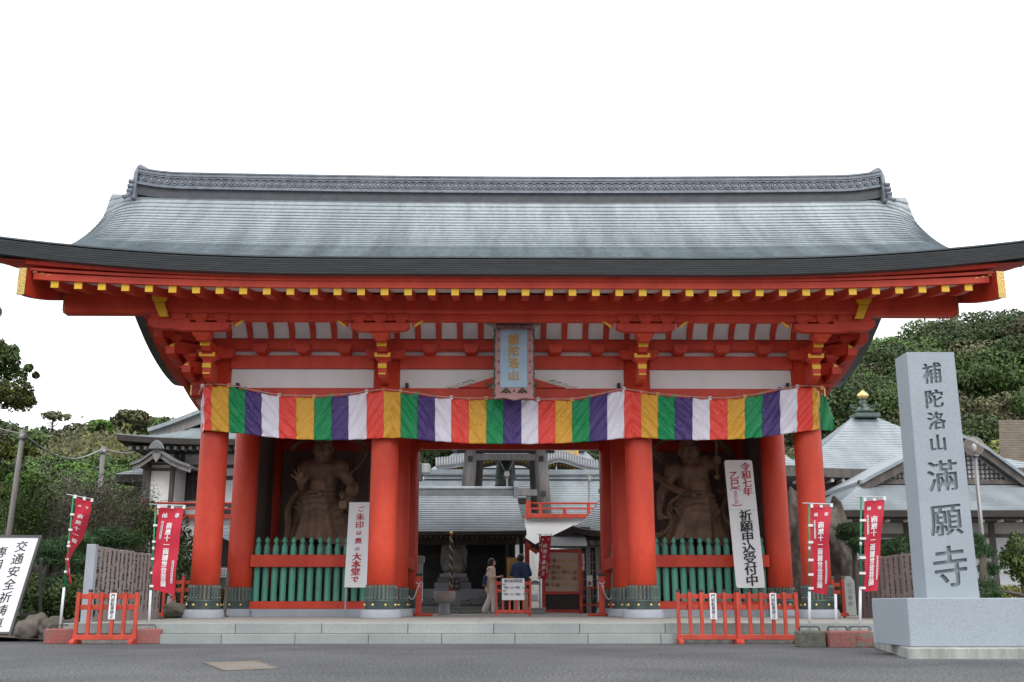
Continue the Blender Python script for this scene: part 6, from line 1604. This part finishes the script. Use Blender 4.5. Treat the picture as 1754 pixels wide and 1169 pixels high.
zz = zb+.08
while zz < zb+1.8:
    xs = [bd_[0][0]+.02*k for k in range(int((bd_[-1][0]-bd_[0][0])/.02)) if gtop(bd_[0][0]+.02*k) > zz]
    if xs: T('lattice_bar', MB().box(xs[0], xs[-1], Yk+.002, Yk+.03, zz-.019, zz+.019), 'timber')
    zz += sp
Yw = Yg+1.9; wz = lambda y: ZP(y, Yw)
T('plaster_wall', MB().box(x0+1.0, x1-.5, Yw, Yw+.15, zf, ze-.2), mat('grey_plaster', (.50,.49,.47), .85, .12, 1.2))
T('lower_plaster', MB().box(x0+1.0, x1-.5, Yw-.012, Yw-.002, zf, wz(921)), mat('blue_white_plaster', (.58,.60,.64), .85, .08, 1.2))
for a_, b_ in ((885,890),(914.5,921)): T('timber_beam', MB().box(x0+.9, x1-.5, Yw-.05, Yw-.013, wz(b_), wz(a_)), 'timber', .01)
for px in (1440,1556,1702,1800): x = XPX(px,Yw,950); T('timber_post', MB().box(x-.09, x+.09, Yw-.08, Yw-.014, zf, ze-.2), 'timber', .01)
for px in (1514,1620): x = XPX(px,Yw,930); T('window', MB().box(x-.35, x+.35, Yw-.06, Yw-.013, wz(950), wz(924)), 'timber_dark')
# far right brown roof
tr = thing('brown_roof_house', 'steep weathered brown roof at the far right behind the lattice gable', 'building', (27, 24, zf)); T = tagd(tr)
a = P(1702,802,20); b = P(1722,740,23); T('roof_slope', slope((a.x,19.5,a.z-.3),(a.x+10,19.5,a.z-.3),(b.x,23.5,b.z+.6),(b.x+10,23.5,b.z+.6), 22, .1, lift=.02), mat('brown_roof', (.13,.105,.08), .9, .35, 3, bump=.4, bscale=20)); T('wall', MB().box(a.x+1, a.x+9, 20.5, 26, zf, a.z-.3), 'timber')
T('lower_roof', slope((a.x+.3,18,ZP(812,18)),(a.x+9,18,ZP(812,18)),(a.x+.6,19.6,ZP(790,19.6)),(a.x+9,19.6,ZP(790,19.6)), 8, .03), 'slate')
# ============================================================ hills and planting
NP = np.random.default_rng(11)
def sstep(t): t = max(0.0, min(1.0, t)); return t*t*(3-2*t)
def hill(x, y):
    # height of the terrain round the temple
    rise = sstep((y-24)/36)
    H = 9.0+5.0*sstep((x+30)/30)+4.6*sstep((x-5)/25)+2.2*sstep((x-28)/15)
    z = .27+(H-1.6)*rise
    lf = sstep((-x-12)/5); z2 = .27+max(0, min(y-7, 40))*.235
    z = z*(1-lf) + max(z2, z*.9)*lf
    rf = sstep((x-17.5)/6); z3 = .27+max(0, y-17)*.30
    z = max(z, z3*rf if y < 60 else z)
    return z + .25*math.sin(x*.31+y*.17)*sstep((y-14)/10)
hm = MB(); nx, ny_ = 90, 60
hm.grid(lambda u, v: ((lambda x, y: (x, y, hill(x, y) if y > 8 or abs(x) > 11 else .25))(-75+150*u, 6.5+110*v)), nx, ny_)
struct('hillside', hm, M['ground_green'])
for nm, x0, x1 in (('garden_bed', -30, XL-.02), ('garden_bed', XR+.02, 30)):
    gb_ = MB(); gb_.grid(lambda u, v: (x0+(x1-x0)*u, -4.95+13.5*v, .06+.22*sstep(v*3)+.06*math.sin(u*23+v*9)), 30, 20); struct(nm, gb_, M['soil'])

def leaves_mesh(name, groups, mats, asp=.5):
    """groups: list of (centres Nx3, normals Nx3, size, material index)"""
    V, Mi = [], []
    for C, Nn, sz, mi in groups:
        n = len(C)
        if not n: continue
        Nn = Nn/np.maximum(1e-6, np.linalg.norm(Nn, axis=1, keepdims=True))
        r = NP.normal(size=(n,3)); t = np.cross(Nn, r); t /= np.maximum(1e-6, np.linalg.norm(t, axis=1, keepdims=True)); b = np.cross(Nn, t)
        s = (sz*(.65+.7*NP.random(n)))[:,None]; w_ = s*asp
        q = np.stack([C-t*s, C+b*w_+Nn*s*.12, C+t*s, C-b*w_+Nn*s*.12], 1)
        V.append(q.reshape(-1,3)); Mi.append(np.full(n, mi))
    V = np.concatenate(V); Mi = np.concatenate(Mi); n = len(Mi)
    me = bpy.data.meshes.new(name); me.vertices.add(4*n); me.vertices.foreach_set('co', V.ravel().astype(np.float32))
    me.loops.add(4*n); me.loops.foreach_set('vertex_index', np.arange(4*n, dtype=np.int32))
    me.polygons.add(n); me.polygons.foreach_set('loop_start', np.arange(0, 4*n, 4, dtype=np.int32)); me.polygons.foreach_set('loop_total', np.full(n, 4, dtype=np.int32))
    for m in mats: me.materials.append(m)
    me.polygons.foreach_set('material_index', Mi.astype(np.int32)); me.update(calc_edges=True); me.validate()
    return me
def blob(c, r, n, shell=.22, down=.35, jit=.55):
    """leaf positions near the surface of an ellipsoid; fewer on the underside"""
    u = NP.normal(size=(int(n*1.4),3)); u /= np.linalg.norm(u, axis=1, keepdims=True)
    u = u[(u[:,2] > -.25) | (NP.random(len(u)) < down)][:n]
    k = 1-shell*NP.random(len(u))**1.5
    C = np.array(c)+u*np.array(r)*k[:,None]
    return C, u+NP.normal(size=u.shape)*jit
def crown(c, r, dens, size, mi, lumps=9, lr=.48, flat=1.0, seed=None):
    """a crown as a cluster of leafy lumps; dens = leaves per square metre of lump surface"""
    out = []; c = np.array(c, float); r = np.array(r, float)
    for k in range(lumps):
        a = NP.random()*2*math.pi; el = math.asin(NP.random()*1.25-.25 if k else .9); d = .62+.2*NP.random()
        p = c+r*np.array([math.cos(a)*math.cos(el), math.sin(a)*math.cos(el), math.sin(el)])*d
        rr = r*lr*(.75+.5*NP.random()); rr[2] *= flat
        n = int(dens*4*math.pi*(rr.mean()**2)*.8)
        C, N_ = blob(p, rr, n); out.append((C, N_, size, mi))
    C, N_ = blob(c, r*.62, int(dens*4*math.pi*(r.mean()*.62)**2*.5)); out.append((C, N_, size, mi))
    return out
def trunk(mb, base, top, r, limbs=5, spread=1.0, seed=1, crown_c=None):
    rr = random.Random(seed); base = Vector(base); top = Vector(top)
    n = 7; pts = [base.lerp(top, i/n)+Vector((rr.uniform(-.06,.06), rr.uniform(-.06,.06), 0))*r*8*(i/n) for i in range(n+1)]
    mb.tube(pts, [r*(1-.6*i/n) for i in range(n+1)], 8)
    for k in range(limbs):
        t = rr.uniform(.45,.95); p = base.lerp(top, t); a = rr.uniform(0, 6.28); L_ = spread*rr.uniform(.5,1)
        q = p+Vector((math.cos(a)*L_, math.sin(a)*L_, L_*rr.uniform(.35,.9))); m_ = p.lerp(q,.5)+Vector((0,0,-.08*L_))
        mb.tube([p, m_, q], [r*.42, r*.28, r*.10], 6)
def tree(label, base, ctop, cr, dens, size, leaf, lumps=10, lr=.48, r=.14, group=None, name='tree', cat='tree', extra=None, flat=1.0, limbs=6):
    t = thing(name, label, cat, base, group)
    tm_ = MB(); trunk(tm_, base, (ctop[0], ctop[1], ctop[2]-cr[2]*.1), r, limbs, max(cr)*.75, seed=int(abs(base[0]*10))); tm_.build('trunk', M['bark'], t)
    g_ = crown(ctop, cr, dens, size, 0, lumps, lr, flat)
    if extra: g_ += extra
    me = leaves_mesh('crown', g_, [M[l] for l in (leaf if isinstance(leaf, (list, tuple)) else [leaf])])
    me.transform(Matrix.Translation(-Vector(base))); link('crown', me, t); return t

# ---- wooded hills: one mass of crowns
lm = ['leaf_dark','leaf_mid','leaf_bright','leaf_yellow','leaf_olive','leaf_brown']
def wood(name, spots, dens, size):
    gs = []
    for x, y, z, r, mi in spots: gs += crown((x, y, z), (r, r, r*.72), dens, size, mi, 8, .50)
    me = leaves_mesh(name, gs, [M[l] for l in lm]); o = link(name, me); tag(o, kind='stuff'); return o
rw = random.Random(21); sp = []
for i in range(520):
    x = rw.uniform(15, 62); y = rw.uniform(27, 62)
    if any((x-a[0])**2+(y-a[1])**2 < 5 for a in sp): continue
    r = rw.uniform(1.9, 3.3); mi = rw.choices(range(6), (40,26,5,3,8,12))[0]
    if x > 23 and y < 36: mi = rw.choice((2,1,1,3))
    sp.append((x, y, hill(x, y)+r*.35+.4, r, mi))
o = wood('wooded_hill', sp, 34, .13); tag(o, 'dense evergreen wood of rounded crowns covering the hill on the right', 'forest')
sp = []
for i in range(90):
    x = rw.uniform(-14, 17); y = rw.uniform(44, 62)
    if any((x-a[0])**2+(y-a[1])**2 < 8 for a in sp): continue
    r = rw.uniform(2.2, 3.2); sp.append((x, y, hill(x, y)+r*.4, r, rw.choice((0,1,2,1))))
o = wood('wood_behind', sp, 14, .2); tag(o, 'green wood behind the main hall seen under the gate lintel', 'forest')
# ---- left slope, from back to front
sp = []
for i in range(120):
    x = rw.uniform(-48, -15); y = rw.uniform(44, 58)
    if any((x-a[0])**2+(y-a[1])**2 < 5 for a in sp): continue
    r = rw.uniform(1.6, 2.5); sp.append((x, y, ZP(750+rw.uniform(-6,10), y)-r*.4, r, rw.choice((0,0,1,0,5))))
o = wood('wooded_ridge', sp, 20, .17); tag(o, 'dark evergreen wood along the ridge on the left', 'forest')
def at(x, y, Y): p = P(x, y, Y); return (p.x, p.y, p.z)
def pxm(Y): return (Y-CAM.y)*1.0/F_PX*1.0
def T_at(label, px, py, Y, rx, ry, leaf, dens, size, base_y=None, **k):
    c = at(px, py, Y); s = pxm(Y); bz = hill(c[0], Y) if base_y is None else ZP(base_y, Y)
    return tree(label, (c[0]+.1, Y, min(bz, c[2]-ry*s)), c, (rx*s, rx*s*.9, ry*s), dens, size, leaf, **k)
T_at('flat topped umbrella pine standing alone on the left skyline', 91, 716, 46, 26, 7, ['leaf_olive'], 40, .16, base_y=765, lumps=9, lr=.42, r=.10, flat=1.2, limbs=12)
T_at('brown green domed tree on the skyline beside the left hall roof', 228, 728, 44, 40, 24, ['leaf_brown'], 34, .17, base_y=775, lumps=14, lr=.36)
T_at('bright green tree between the domed tree and the umbrella pine', 168, 736, 45, 26, 14, ['leaf_bright'], 34, .17, base_y=770)
T_at('bright green tree just left of the gable of the left hall', 298, 733, 42, 34, 17, ['leaf_mid','leaf_bright'], 34, .17, base_y=775)
# olive bamboo grass on the slope: uncountable
gs = []
for i in range(150):
    px = rw.uniform(96, 235); py = rw.uniform(762-(px-96)*.06, 815); Y = 38-(py-748)*.12; c = at(px, py+6, Y); s = rw.uniform(.5,.9)
    n = 110; C = np.array(c)+NP.normal(size=(n,3))*np.array([s*.55,s*.5,s*.55]); N_ = NP.normal(size=(n,3)); N_[:,2] *= .25; gs.append((C, N_, .13, 0 if rw.random()<.8 else 1))
me = leaves_mesh('bamboo_grass', gs, [M['leaf_olive'], M['leaf_yellow']]); o = link('bamboo_grass', me); tag(o, 'olive bamboo grass covering the slope at left', 'grass', kind='stuff')
gs = []
for i in range(420):
    px = rw.uniform(-40, 245); py = rw.uniform(790, 905); Y = 30-(py-790)*.19; c = at(px, py+4, Y); s = rw.uniform(.45,.8)*(Y+23)/50
    C, N_ = blob(c, (s,s,s*.75), int(110*s*s*4)+40, .4, .3); gs.append((C, N_, .085*(Y+23)/45, rw.choices((0,1,2,3,4),(4,5,3,1,2))[0]))
me = leaves_mesh('undergrowth', gs, [M['leaf_dark'], M['leaf_mid'], M['leaf_bright'], M['leaf_yellow'], M['leaf_grey']]); o = link('undergrowth', me); tag(o, 'mixed green undergrowth on the bank at left', 'shrubbery', kind='stuff')
T_at('bright leafy bush below the bamboo grass left of the second pole', 130, 806, 26, 26, 12, ['leaf_bright'], 60, .12, name='shrub', cat='shrub')
T_at('round green bush right of the second pole by the guard rail', 196, 800, 27, 27, 13, ['leaf_mid'], 60, .12, name='shrub', cat='shrub')
# big evergreen reaching in from the left edge
s = pxm(6)
g_ = []
for (px, py, rx, ry, mi) in ((-14,655,42,38,0),(18,640,28,30,1),(30,672,24,27,0),(2,610,24,26,1),(43,632,8,9,1),(-8,540,14,18,0),(-22,580,22,26,0),(38,690,16,12,0),(12,690,24,16,0),
                             (22,778,22,17,0),(42,772,10,12,0),(-6,770,20,22,0),(4,812,22,24,1),(22,840,26,22,0),(-14,860,26,30,1),(38,830,22,26,2),(62,846,26,26,2),(84,862,20,22,1),(50,880,26,22,2)):
    c = at(px, py, 6+rw.uniform(-.6,.6))
    for q in range(4):
        cc = np.array(c)+NP.normal(size=3)*np.array([rx*s*.36, .3, ry*s*.34]); rr = (rx*s*.72, rx*s*.7, ry*s*.66)
        C, N_ = blob(cc, rr, int(1500*rx*ry*s*s*.62)+120, .35, .3); g_.append((C, N_, .058, mi))
bx = at(-30, 900, 6)
t = thing('broadleaf_tree', 'large broadleaf evergreen entering the frame at the left edge', 'tree', (bx[0], 6, .3)); tm_ = MB()
trunk(tm_, (bx[0],6,.3), (at(-25,600,6)[0],6,at(-25,600,6)[2]), .22, 5, .5, 4)
for (px, py) in ((12,650),(10,775),(-8,560),(50,850)): a = Vector(at(-24, py+60, 6)); b = Vector(at(px, py, 6)); tm_.tube([a, a.lerp(b,.5)+Vector((0,0,.1)), b], [.08,.05,.015], 6)
tm_.tube([at(-20,745,6), at(12,742,6), at(34,757,6)], [.03,.02,.008], 5)
tm_.build('trunk', M['bark'], t)
me = leaves_mesh('crown', g_, [M['leaf_yellow_dark'] if 'leaf_yellow_dark' in M else leafmat('leaf_yellowish', (.05,.075,.015), (.11,.125,.02)), M['leaf_mid'], M['leaf_bright']]); me.transform(Matrix.Translation(-t.location)); link('crown', me, t)  # yellowish green leaf colour, mottled by noise
# twiggy grey-green shrubs in front of the bank
for k, (px, py, Y, hh, w_, leaf) in enumerate(((30,905,5,95,36,'leaf_mid'),(78,900,6,98,36,'leaf_grey'),(118,890,7,92,34,'leaf_grey'),(160,885,7.5,85,34,'leaf_grey'),(205,880,8,72,32,'leaf_grey'),(238,878,8.5,55,24,'leaf_olive'),(142,905,6,60,30,'leaf_grey'),(184,900,6.5,52,30,'leaf_olive'))):
    b = Vector(at(px, py+28, Y)); s = pxm(Y); b.z = .3
    topz = ZP(py+28-hh, Y)
    t = thing('twiggy_shrub', ['leafy tall shrub with bare stems behind the easel sign','bare stemmed grey shrub right of the first wooden pole','bare stemmed grey shrub behind the narrow flag','grey twiggy shrub left of the second pole foot','grey twiggy shrub right of the second pole foot','low olive shrub beside the red terrace post','low grey shrub above the start of the slab row','low olive shrub above the middle of the slab row'][k], 'shrub', b, 'twiggy shrubs on the left bank')
    st_ = MB(); rr = random.Random(k); tips = []
    for j in range(34):
        a = rr.uniform(0, 6.28); L_ = topz-b.z; e = b+Vector((rr.gauss(0,.42)*w_*s, rr.gauss(0,.35)*w_*s*.7, L_*rr.uniform(.7,1.02)))
        p1 = b+Vector((math.cos(a)*.25, math.sin(a)*.2, .0)); m1 = p1.lerp(e,.35)+Vector((rr.uniform(-.1,.1),0,.1)); m2 = p1.lerp(e,.7)+Vector((rr.uniform(-.12,.12),0,0))
        st_.tube([p1,m1,m2,e], [.028,.02,.012,.005], 4, cap=False); tips.append(e)
        for q in range(4):
            f0 = m1.lerp(e, rr.uniform(.2,.95)); f1 = f0+Vector((rr.uniform(-.35,.35), rr.uniform(-.2,.2), rr.uniform(.1,.5))); st_.tube([f0, f1], [.010,.004], 3, cap=False); tips.append(f1)
    st_.build('stems', M['twig'], t)
    gs = []
    for e in tips:
        n = 16 if leaf != 'leaf_mid' else 60; C = np.array(e)+NP.normal(size=(n,3))*np.array([.16,.16,.16]); gs.append((C, NP.normal(size=(n,3)), .032, 0))
    me = leaves_mesh('foliage', gs, [M[leaf]]); me.transform(Matrix.Translation(-t.location)); link('foliage', me, t)
# dark garden pine and low shrubs behind the easel sign
def pine(label, px, py, Y, pads, group=None, zb=.3, leaf='needle', trunk_pts=None, ns=.055):
    s = pxm(Y); b = Vector((P(px, py, Y).x, Y, zb)); t = thing('garden_pine', label, 'pine', b, group); tm_ = MB()
    pts = [Vector((b.x,Y,zb))]+[P(x, y, Y+.1) for x, y in (trunk_pts or [])]; tm_.tube(pts, [.10-.07*i/len(pts) for i in range(len(pts))], 8)
    gs = []
    for (x, y, rx, ry) in pads:
        c = np.array(at(x, y, Y+rw.uniform(-.25,.25))); a = min(pts, key=lambda p: (p-Vector(c)).length); tm_.tube([a, Vector(c)+Vector((0,0,-ry*s*.3))], [.035,.012], 5)
        n = int(7000*rx*ry*s*s)+700
        u = NP.normal(size=(n,3)); u /= np.linalg.norm(u, axis=1, keepdims=True); k = NP.random(n)**.4
        C = c+u*np.array([rx*s, rx*s*.8, ry*s])*k[:,None]*(1+.15*NP.normal(size=(n,1))); N_ = NP.normal(size=(n,3)); N_[:,2] *= .35; gs.append((C, N_, ns*1.6, 0))
    tm_.build('trunk', M['bark'], t)
    me = leaves_mesh('needles', gs, [M[leaf]], .10)
    # needles: stretch leaves upward
    me.transform(Matrix.Translation(-t.location)); link('needles', me, t); return t
pine('dark cloud-pruned pine between the easel sign and the inscribed slabs', 62, 1040, -1.0, [(92,938,26,11),(115,960,24,12),(78,958,18,9),(132,925,24,9),(120,990,18,9),(88,1000,16,8),(104,1015,22,9)], trunk_pts=[(66,1020),(78,985),(90,960),(108,940)])
pine('dense dark green pine rising behind the inscribed slabs', 168, 1040, .8, [(150,925,28,14),(190,918,34,14),(225,925,24,12),(170,940,30,14),(132,950,22,20),(130,985,18,22)], trunk_pts=[(172,980),(178,930)])
gs = []
for i in range(150):
    px = rw.uniform(-30, 142); py = rw.uniform(1000, 1058); Y = rw.uniform(-2.2,.2); c = at(px, py, Y); s_ = rw.uniform(.18,.3)
    C, N_ = blob(c, (s_,s_,s_), 120, .5, .4); gs.append((C, N_, .035, rw.choice((0,0,1))))
me = leaves_mesh('low_planting', gs, [M['leaf_dark'], M['leaf_mid']]); o = link('low_planting', me); tag(o, 'dark low ground planting behind the easel sign', 'ground cover', kind='stuff')
def bush(label, px, py, Y, rx, ry, leaf, size, dens=420, group=None, zb=.28):
    s = pxm(Y); c = at(px, py, Y); t = thing('shrub', label, 'shrub', (c[0], Y, zb), group); st_ = MB()
    rr = random.Random(int(px))
    for j in range(7): st_.tube([(c[0]+rr.uniform(-.1,.1),Y,zb),(c[0]+rr.uniform(-rx,rx)*s*.4,Y+rr.uniform(-.2,.2),c[2]),(c[0]+rr.uniform(-rx,rx)*s*.7,Y,c[2]+ry*s*.5)], [.03,.02,.006], 5)
    st_.build('stems', M['bark'], t)
    gs = []
    for q in range(14):
        cc = np.array(c)+NP.normal(size=3)*np.array([rx*s*.42, rx*s*.35, ry*s*.42]); rr3 = np.array([rx*s, rx*s, ry*s])*.50
        C, N_ = blob(cc, rr3, int(dens*rr3[0]*rr3[2]*3)+60, .4, .4); gs.append((C, N_, size, 0))
    me = leaves_mesh('foliage', gs, [M[leaf]]); me.transform(Matrix.Translation(-t.location)); link('foliage', me, t); return t
bush('glossy leaved camellia bush behind the left flag and column', 285, 925, 3.5, 42, 42, 'leaf_dark', .042)
bush('dark shrub beside the leftmost column base', 312, 985, 2.6, 26, 46, 'leaf_dark', .04)
bush('camellia twigs in front of the white terrace wall', 262, 905, 5.0, 22, 22, 'leaf_mid', .04, 260)
bush('small yellow green shrub seen low between the left columns', 380, 1018, 5.5, 9, 16, 'leaf_yellow', .035)
# rocks at the left bed
from mathutils import noise as mnoise
for k, (px, py, w_, h_, Y, lab) in enumerate(((52,1080,26,24,-4.6,'rounded brown rock beside the easel sign leg'),(90,1082,26,20,-4.7,'large rounded brown rock behind the leftmost flag block'),(124,1082,22,18,-4.7,'brown rock left of the red barrier'),(82,968,24,16,1.6,'pale boulder among the pines'),(300,1045,16,12,-.2,'small pale stone by the left column base'))):
    c = P(px, py, Y); s = pxm(Y); bm = bmesh.new(); bmesh.ops.create_icosphere(bm, subdivisions=4, radius=1)
    for v in bm.verts:
        n_ = v.co.copy(); d = 1+.16*math.sin(n_.x*3.1+k)+.13*math.sin(n_.y*4.3+k*2)+.22*mnoise.noise(n_*2.2+Vector((k,0,0)))+.08*mnoise.noise(n_*6); v.co = Vector((n_.x*w_*s*d, n_.y*w_*s*.8*d, n_.z*h_*s*d))
    me = bpy.data.meshes.new('rock'); bm.to_mesh(me); bm.free(); me.materials.append(M['rock']); [setattr(p, 'use_smooth', True) for p in me.polygons]
    o = link('garden_rock', me, loc=(c.x, Y, c.z)); tag(o, lab, 'rock', 'rocks of the left garden')
# ---- timber poles with the chain rope
for (xt, yt, xb, yb, Y, r, lab) in ((40,736,14,925,3.0,.066,'weathered wooden pole with rope nearest the left edge'),(177,765,168,880,12.0,.078,'weathered wooden pole standing between the twiggy shrubs')):
    a, b = P(xt, yt, Y), P(xb, yb, Y); b = a+(b-a)*((a.z-.3)/(a.z-b.z)); t = thing('wooden_pole', lab, 'pole', b, 'wooden poles that carry the rope'); MB().tube([b, a], [r*1.1, r*.9], 10).build('shaft', M['timber_pale'], t); MB().tube([a-Vector((0,0,.25)), a-Vector((0,0,.10))], r*1.25, 10).build('rope_turns', M['steel'], t)
t = thing('rope', 'sagging grey rope strung between the wooden poles at left', 'rope', P(100,760,7)); 
def rope_(p, q, sag, n=18): return [p.lerp(q, k/n)-Vector((0,0,sag*math.sin(math.pi*k/n))) for k in range(n+1)]
r_ = MB(); A, B, C_ = P(-60,712,2.5), P(40,744,3.0), P(176,769,12.0); r_.tube(rope_(A,B,.05), .018, 6); r_.tube(rope_(B,C_,.45), .022, 6); r_.tube(rope_(C_,P(232,777,15),.05), .025, 6); r_.build('strand', M['concrete'], t)
# ---- guard rail on the slope road
t = thing('guard_rail', 'rusty red guard rail on pale posts along the slope road', 'guard rail', P(200,835,28)); T = tagd(t)
a, b = P(140,822,28), P(262,826,28); T('rail', MB().bar(a, b, .06, .20), mat('rust_rail', (.30,.11,.06), .7, .3, 5)); 
for k in range(10): p = a.lerp(b, (k+.5)/10); q = P(140+122*(k+.5)/10-3, 846, 28); T('post', MB().bar(q, p+Vector((0,-.05,.08)), .11, .11), 'concrete')
T('kerb', MB().bar(P(140,842,28.2), P(262,846,28.2), .3, .25), 'concrete')

# ---- right side garden
rk_ = thing('standing_rock', 'huge rough dark standing rock behind the rightmost column', 'rock', (8.6, 7.2, .3))
def bigrock(c, r, seed, top=1.0):
    bm = bmesh.new(); bmesh.ops.create_icosphere(bm, subdivisions=5, radius=1)
    from mathutils import noise
    for v in bm.verts:
        n_ = v.co.copy(); d = 1+.30*noise.noise(n_*1.3+Vector((seed,0,0)))+.14*noise.noise(n_*3.5+Vector((seed,3,0)))+.05*noise.noise(n_*9)
        n_ = n_*d; v.co = Vector((c[0]+n_.x*r[0], c[1]+n_.y*r[1], c[2]+n_.z*r[2]))
    me = bpy.data.meshes.new('rock_mass'); bm.to_mesh(me); bm.free(); me.materials.append(rockm); [setattr(p, 'use_smooth', True) for p in me.polygons]
    me.transform(Matrix.Translation(-rk_.location)); return link('rock_mass', me, rk_)
rockm = mat('standing_rock_stone', (.16,.14,.12), .95, .6, 1.6, col2=(.045,.038,.033), bump=1.0, bscale=6, fine=.35, stretch=(1,1,.6))
p1, p2 = P(1362,950,7.2), P(1424,955,7.0)
bigrock((p1.x, 7.2, 1.5), (.75,.6,1.9), 1.0); bigrock((p2.x, 6.9, 1.45), (.62,.6,1.75), 5.0)
bigrock((p2.x+.05, 7.0, P(1430,880,7).z-.25), (.36,.35,.38), 8.0)
t = thing('stone_marker', 'small grey-green inscribed stone marker beside the standing rock', 'stone marker', (XPX(1453,4.5,1010), 4.5, .28)); T = tagd(t)
a_, z1 = XZ(1444.5,987,4.5); b_, _ = XZ(1463,987,4.5); T('marker', MB().prism([(a_,.3),(b_,.3),(b_,z1-.12),(b_-.1,z1),(a_+.05,z1-.01),(a_,z1-.1)], 'y', 4.5, 4.65), 'step', .015)
tx = MB(); tx.glyphs('記念植樹', ((a_+b_)/2, 4.49, z1-.14), (1,0,0), (0,0,-1), .12, .15, bold=.0); T('lettering', tx, 'tile')
pine('small cloud pine beside the standing rock', 1462, 1040, 5.5, [(1458,906,26,9),(1450,918,18,7),(1468,932,16,9),(1478,940,14,8)], trunk_pts=[(1466,1000),(1463,930)])
pine('low rounded pine above the right inscribed slabs', 1545, 1040, 4.5, [(1530,938,24,12),(1552,930,22,11),(1515,944,14,8)], trunk_pts=[(1540,980)])
pine('pine with fluffy tiers just right of the granite pillar', 1690, 1040, -5.5, [(1684,945,20,12),(1693,975,16,11),(1688,1003,18,12),(1700,1018,16,8),(1672,925,14,9)], trunk_pts=[(1686,1000),(1684,950)], zb=.1, ns=.04)
bush('dense round glossy bush at the right edge', 1752, 955, 1.0, 30, 44, 'leaf_mid', .045, 600)
t = thing('clipped_hedge', 'low clipped yellow green hedge in front of the right house', 'hedge', (XPX(1740,3.0,1015), 3.0, .28)); gs = []
for i in range(70):
    c = at(rw.uniform(1690,1830), rw.uniform(1010,1022), 3.0+rw.uniform(-.2,.3)); C, N_ = blob(c, (.2,.2,.13), 90, .5, .4); gs.append((C, N_, .035, 0))
me = leaves_mesh('foliage', gs, [M['leaf_yellow']]); me.transform(Matrix.Translation(-t.location)); link('foliage', me, t)
t = thing('handrail', 'short dark metal handrail behind the granite base at right', 'handrail', (XPX(1720,-1.0,1015), -1.0, .28)); T = tagd(t)
T('rail', MB().tube([P(1676,1010,-1), P(1700,1010,-1), P(1752,1019,-1.6)], .03, 8), 'timber'); T('post', MB().tube([P(1700,1011,-1), Vector((P(1700,1011,-1).x,-1,.28))], .025, 8), 'timber'); T('post', MB().tube([P(1745,1018,-1.5), Vector((P(1745,1018,-1.5).x,-1.5,.28))], .025, 8), 'timber')
# fallen leaves and grit on the asphalt, uncountable
gs = []; n = 260; C = np.stack([NP.uniform(-12,12,n), NP.uniform(-14,-5.9,n), np.full(n,.006)],1); gs.append((C, np.tile(np.array([0,0,1.]),(n,1))+NP.normal(size=(n,3))*.1, .012, 0))
me = leaves_mesh('fallen_leaves', gs, [M['leaf_brown']]); o = link('fallen_leaves', me); tag(o, 'scattered dry leaf bits on the asphalt', 'leaf litter', kind='stuff')

bpy.data.objects.remove(_fo)
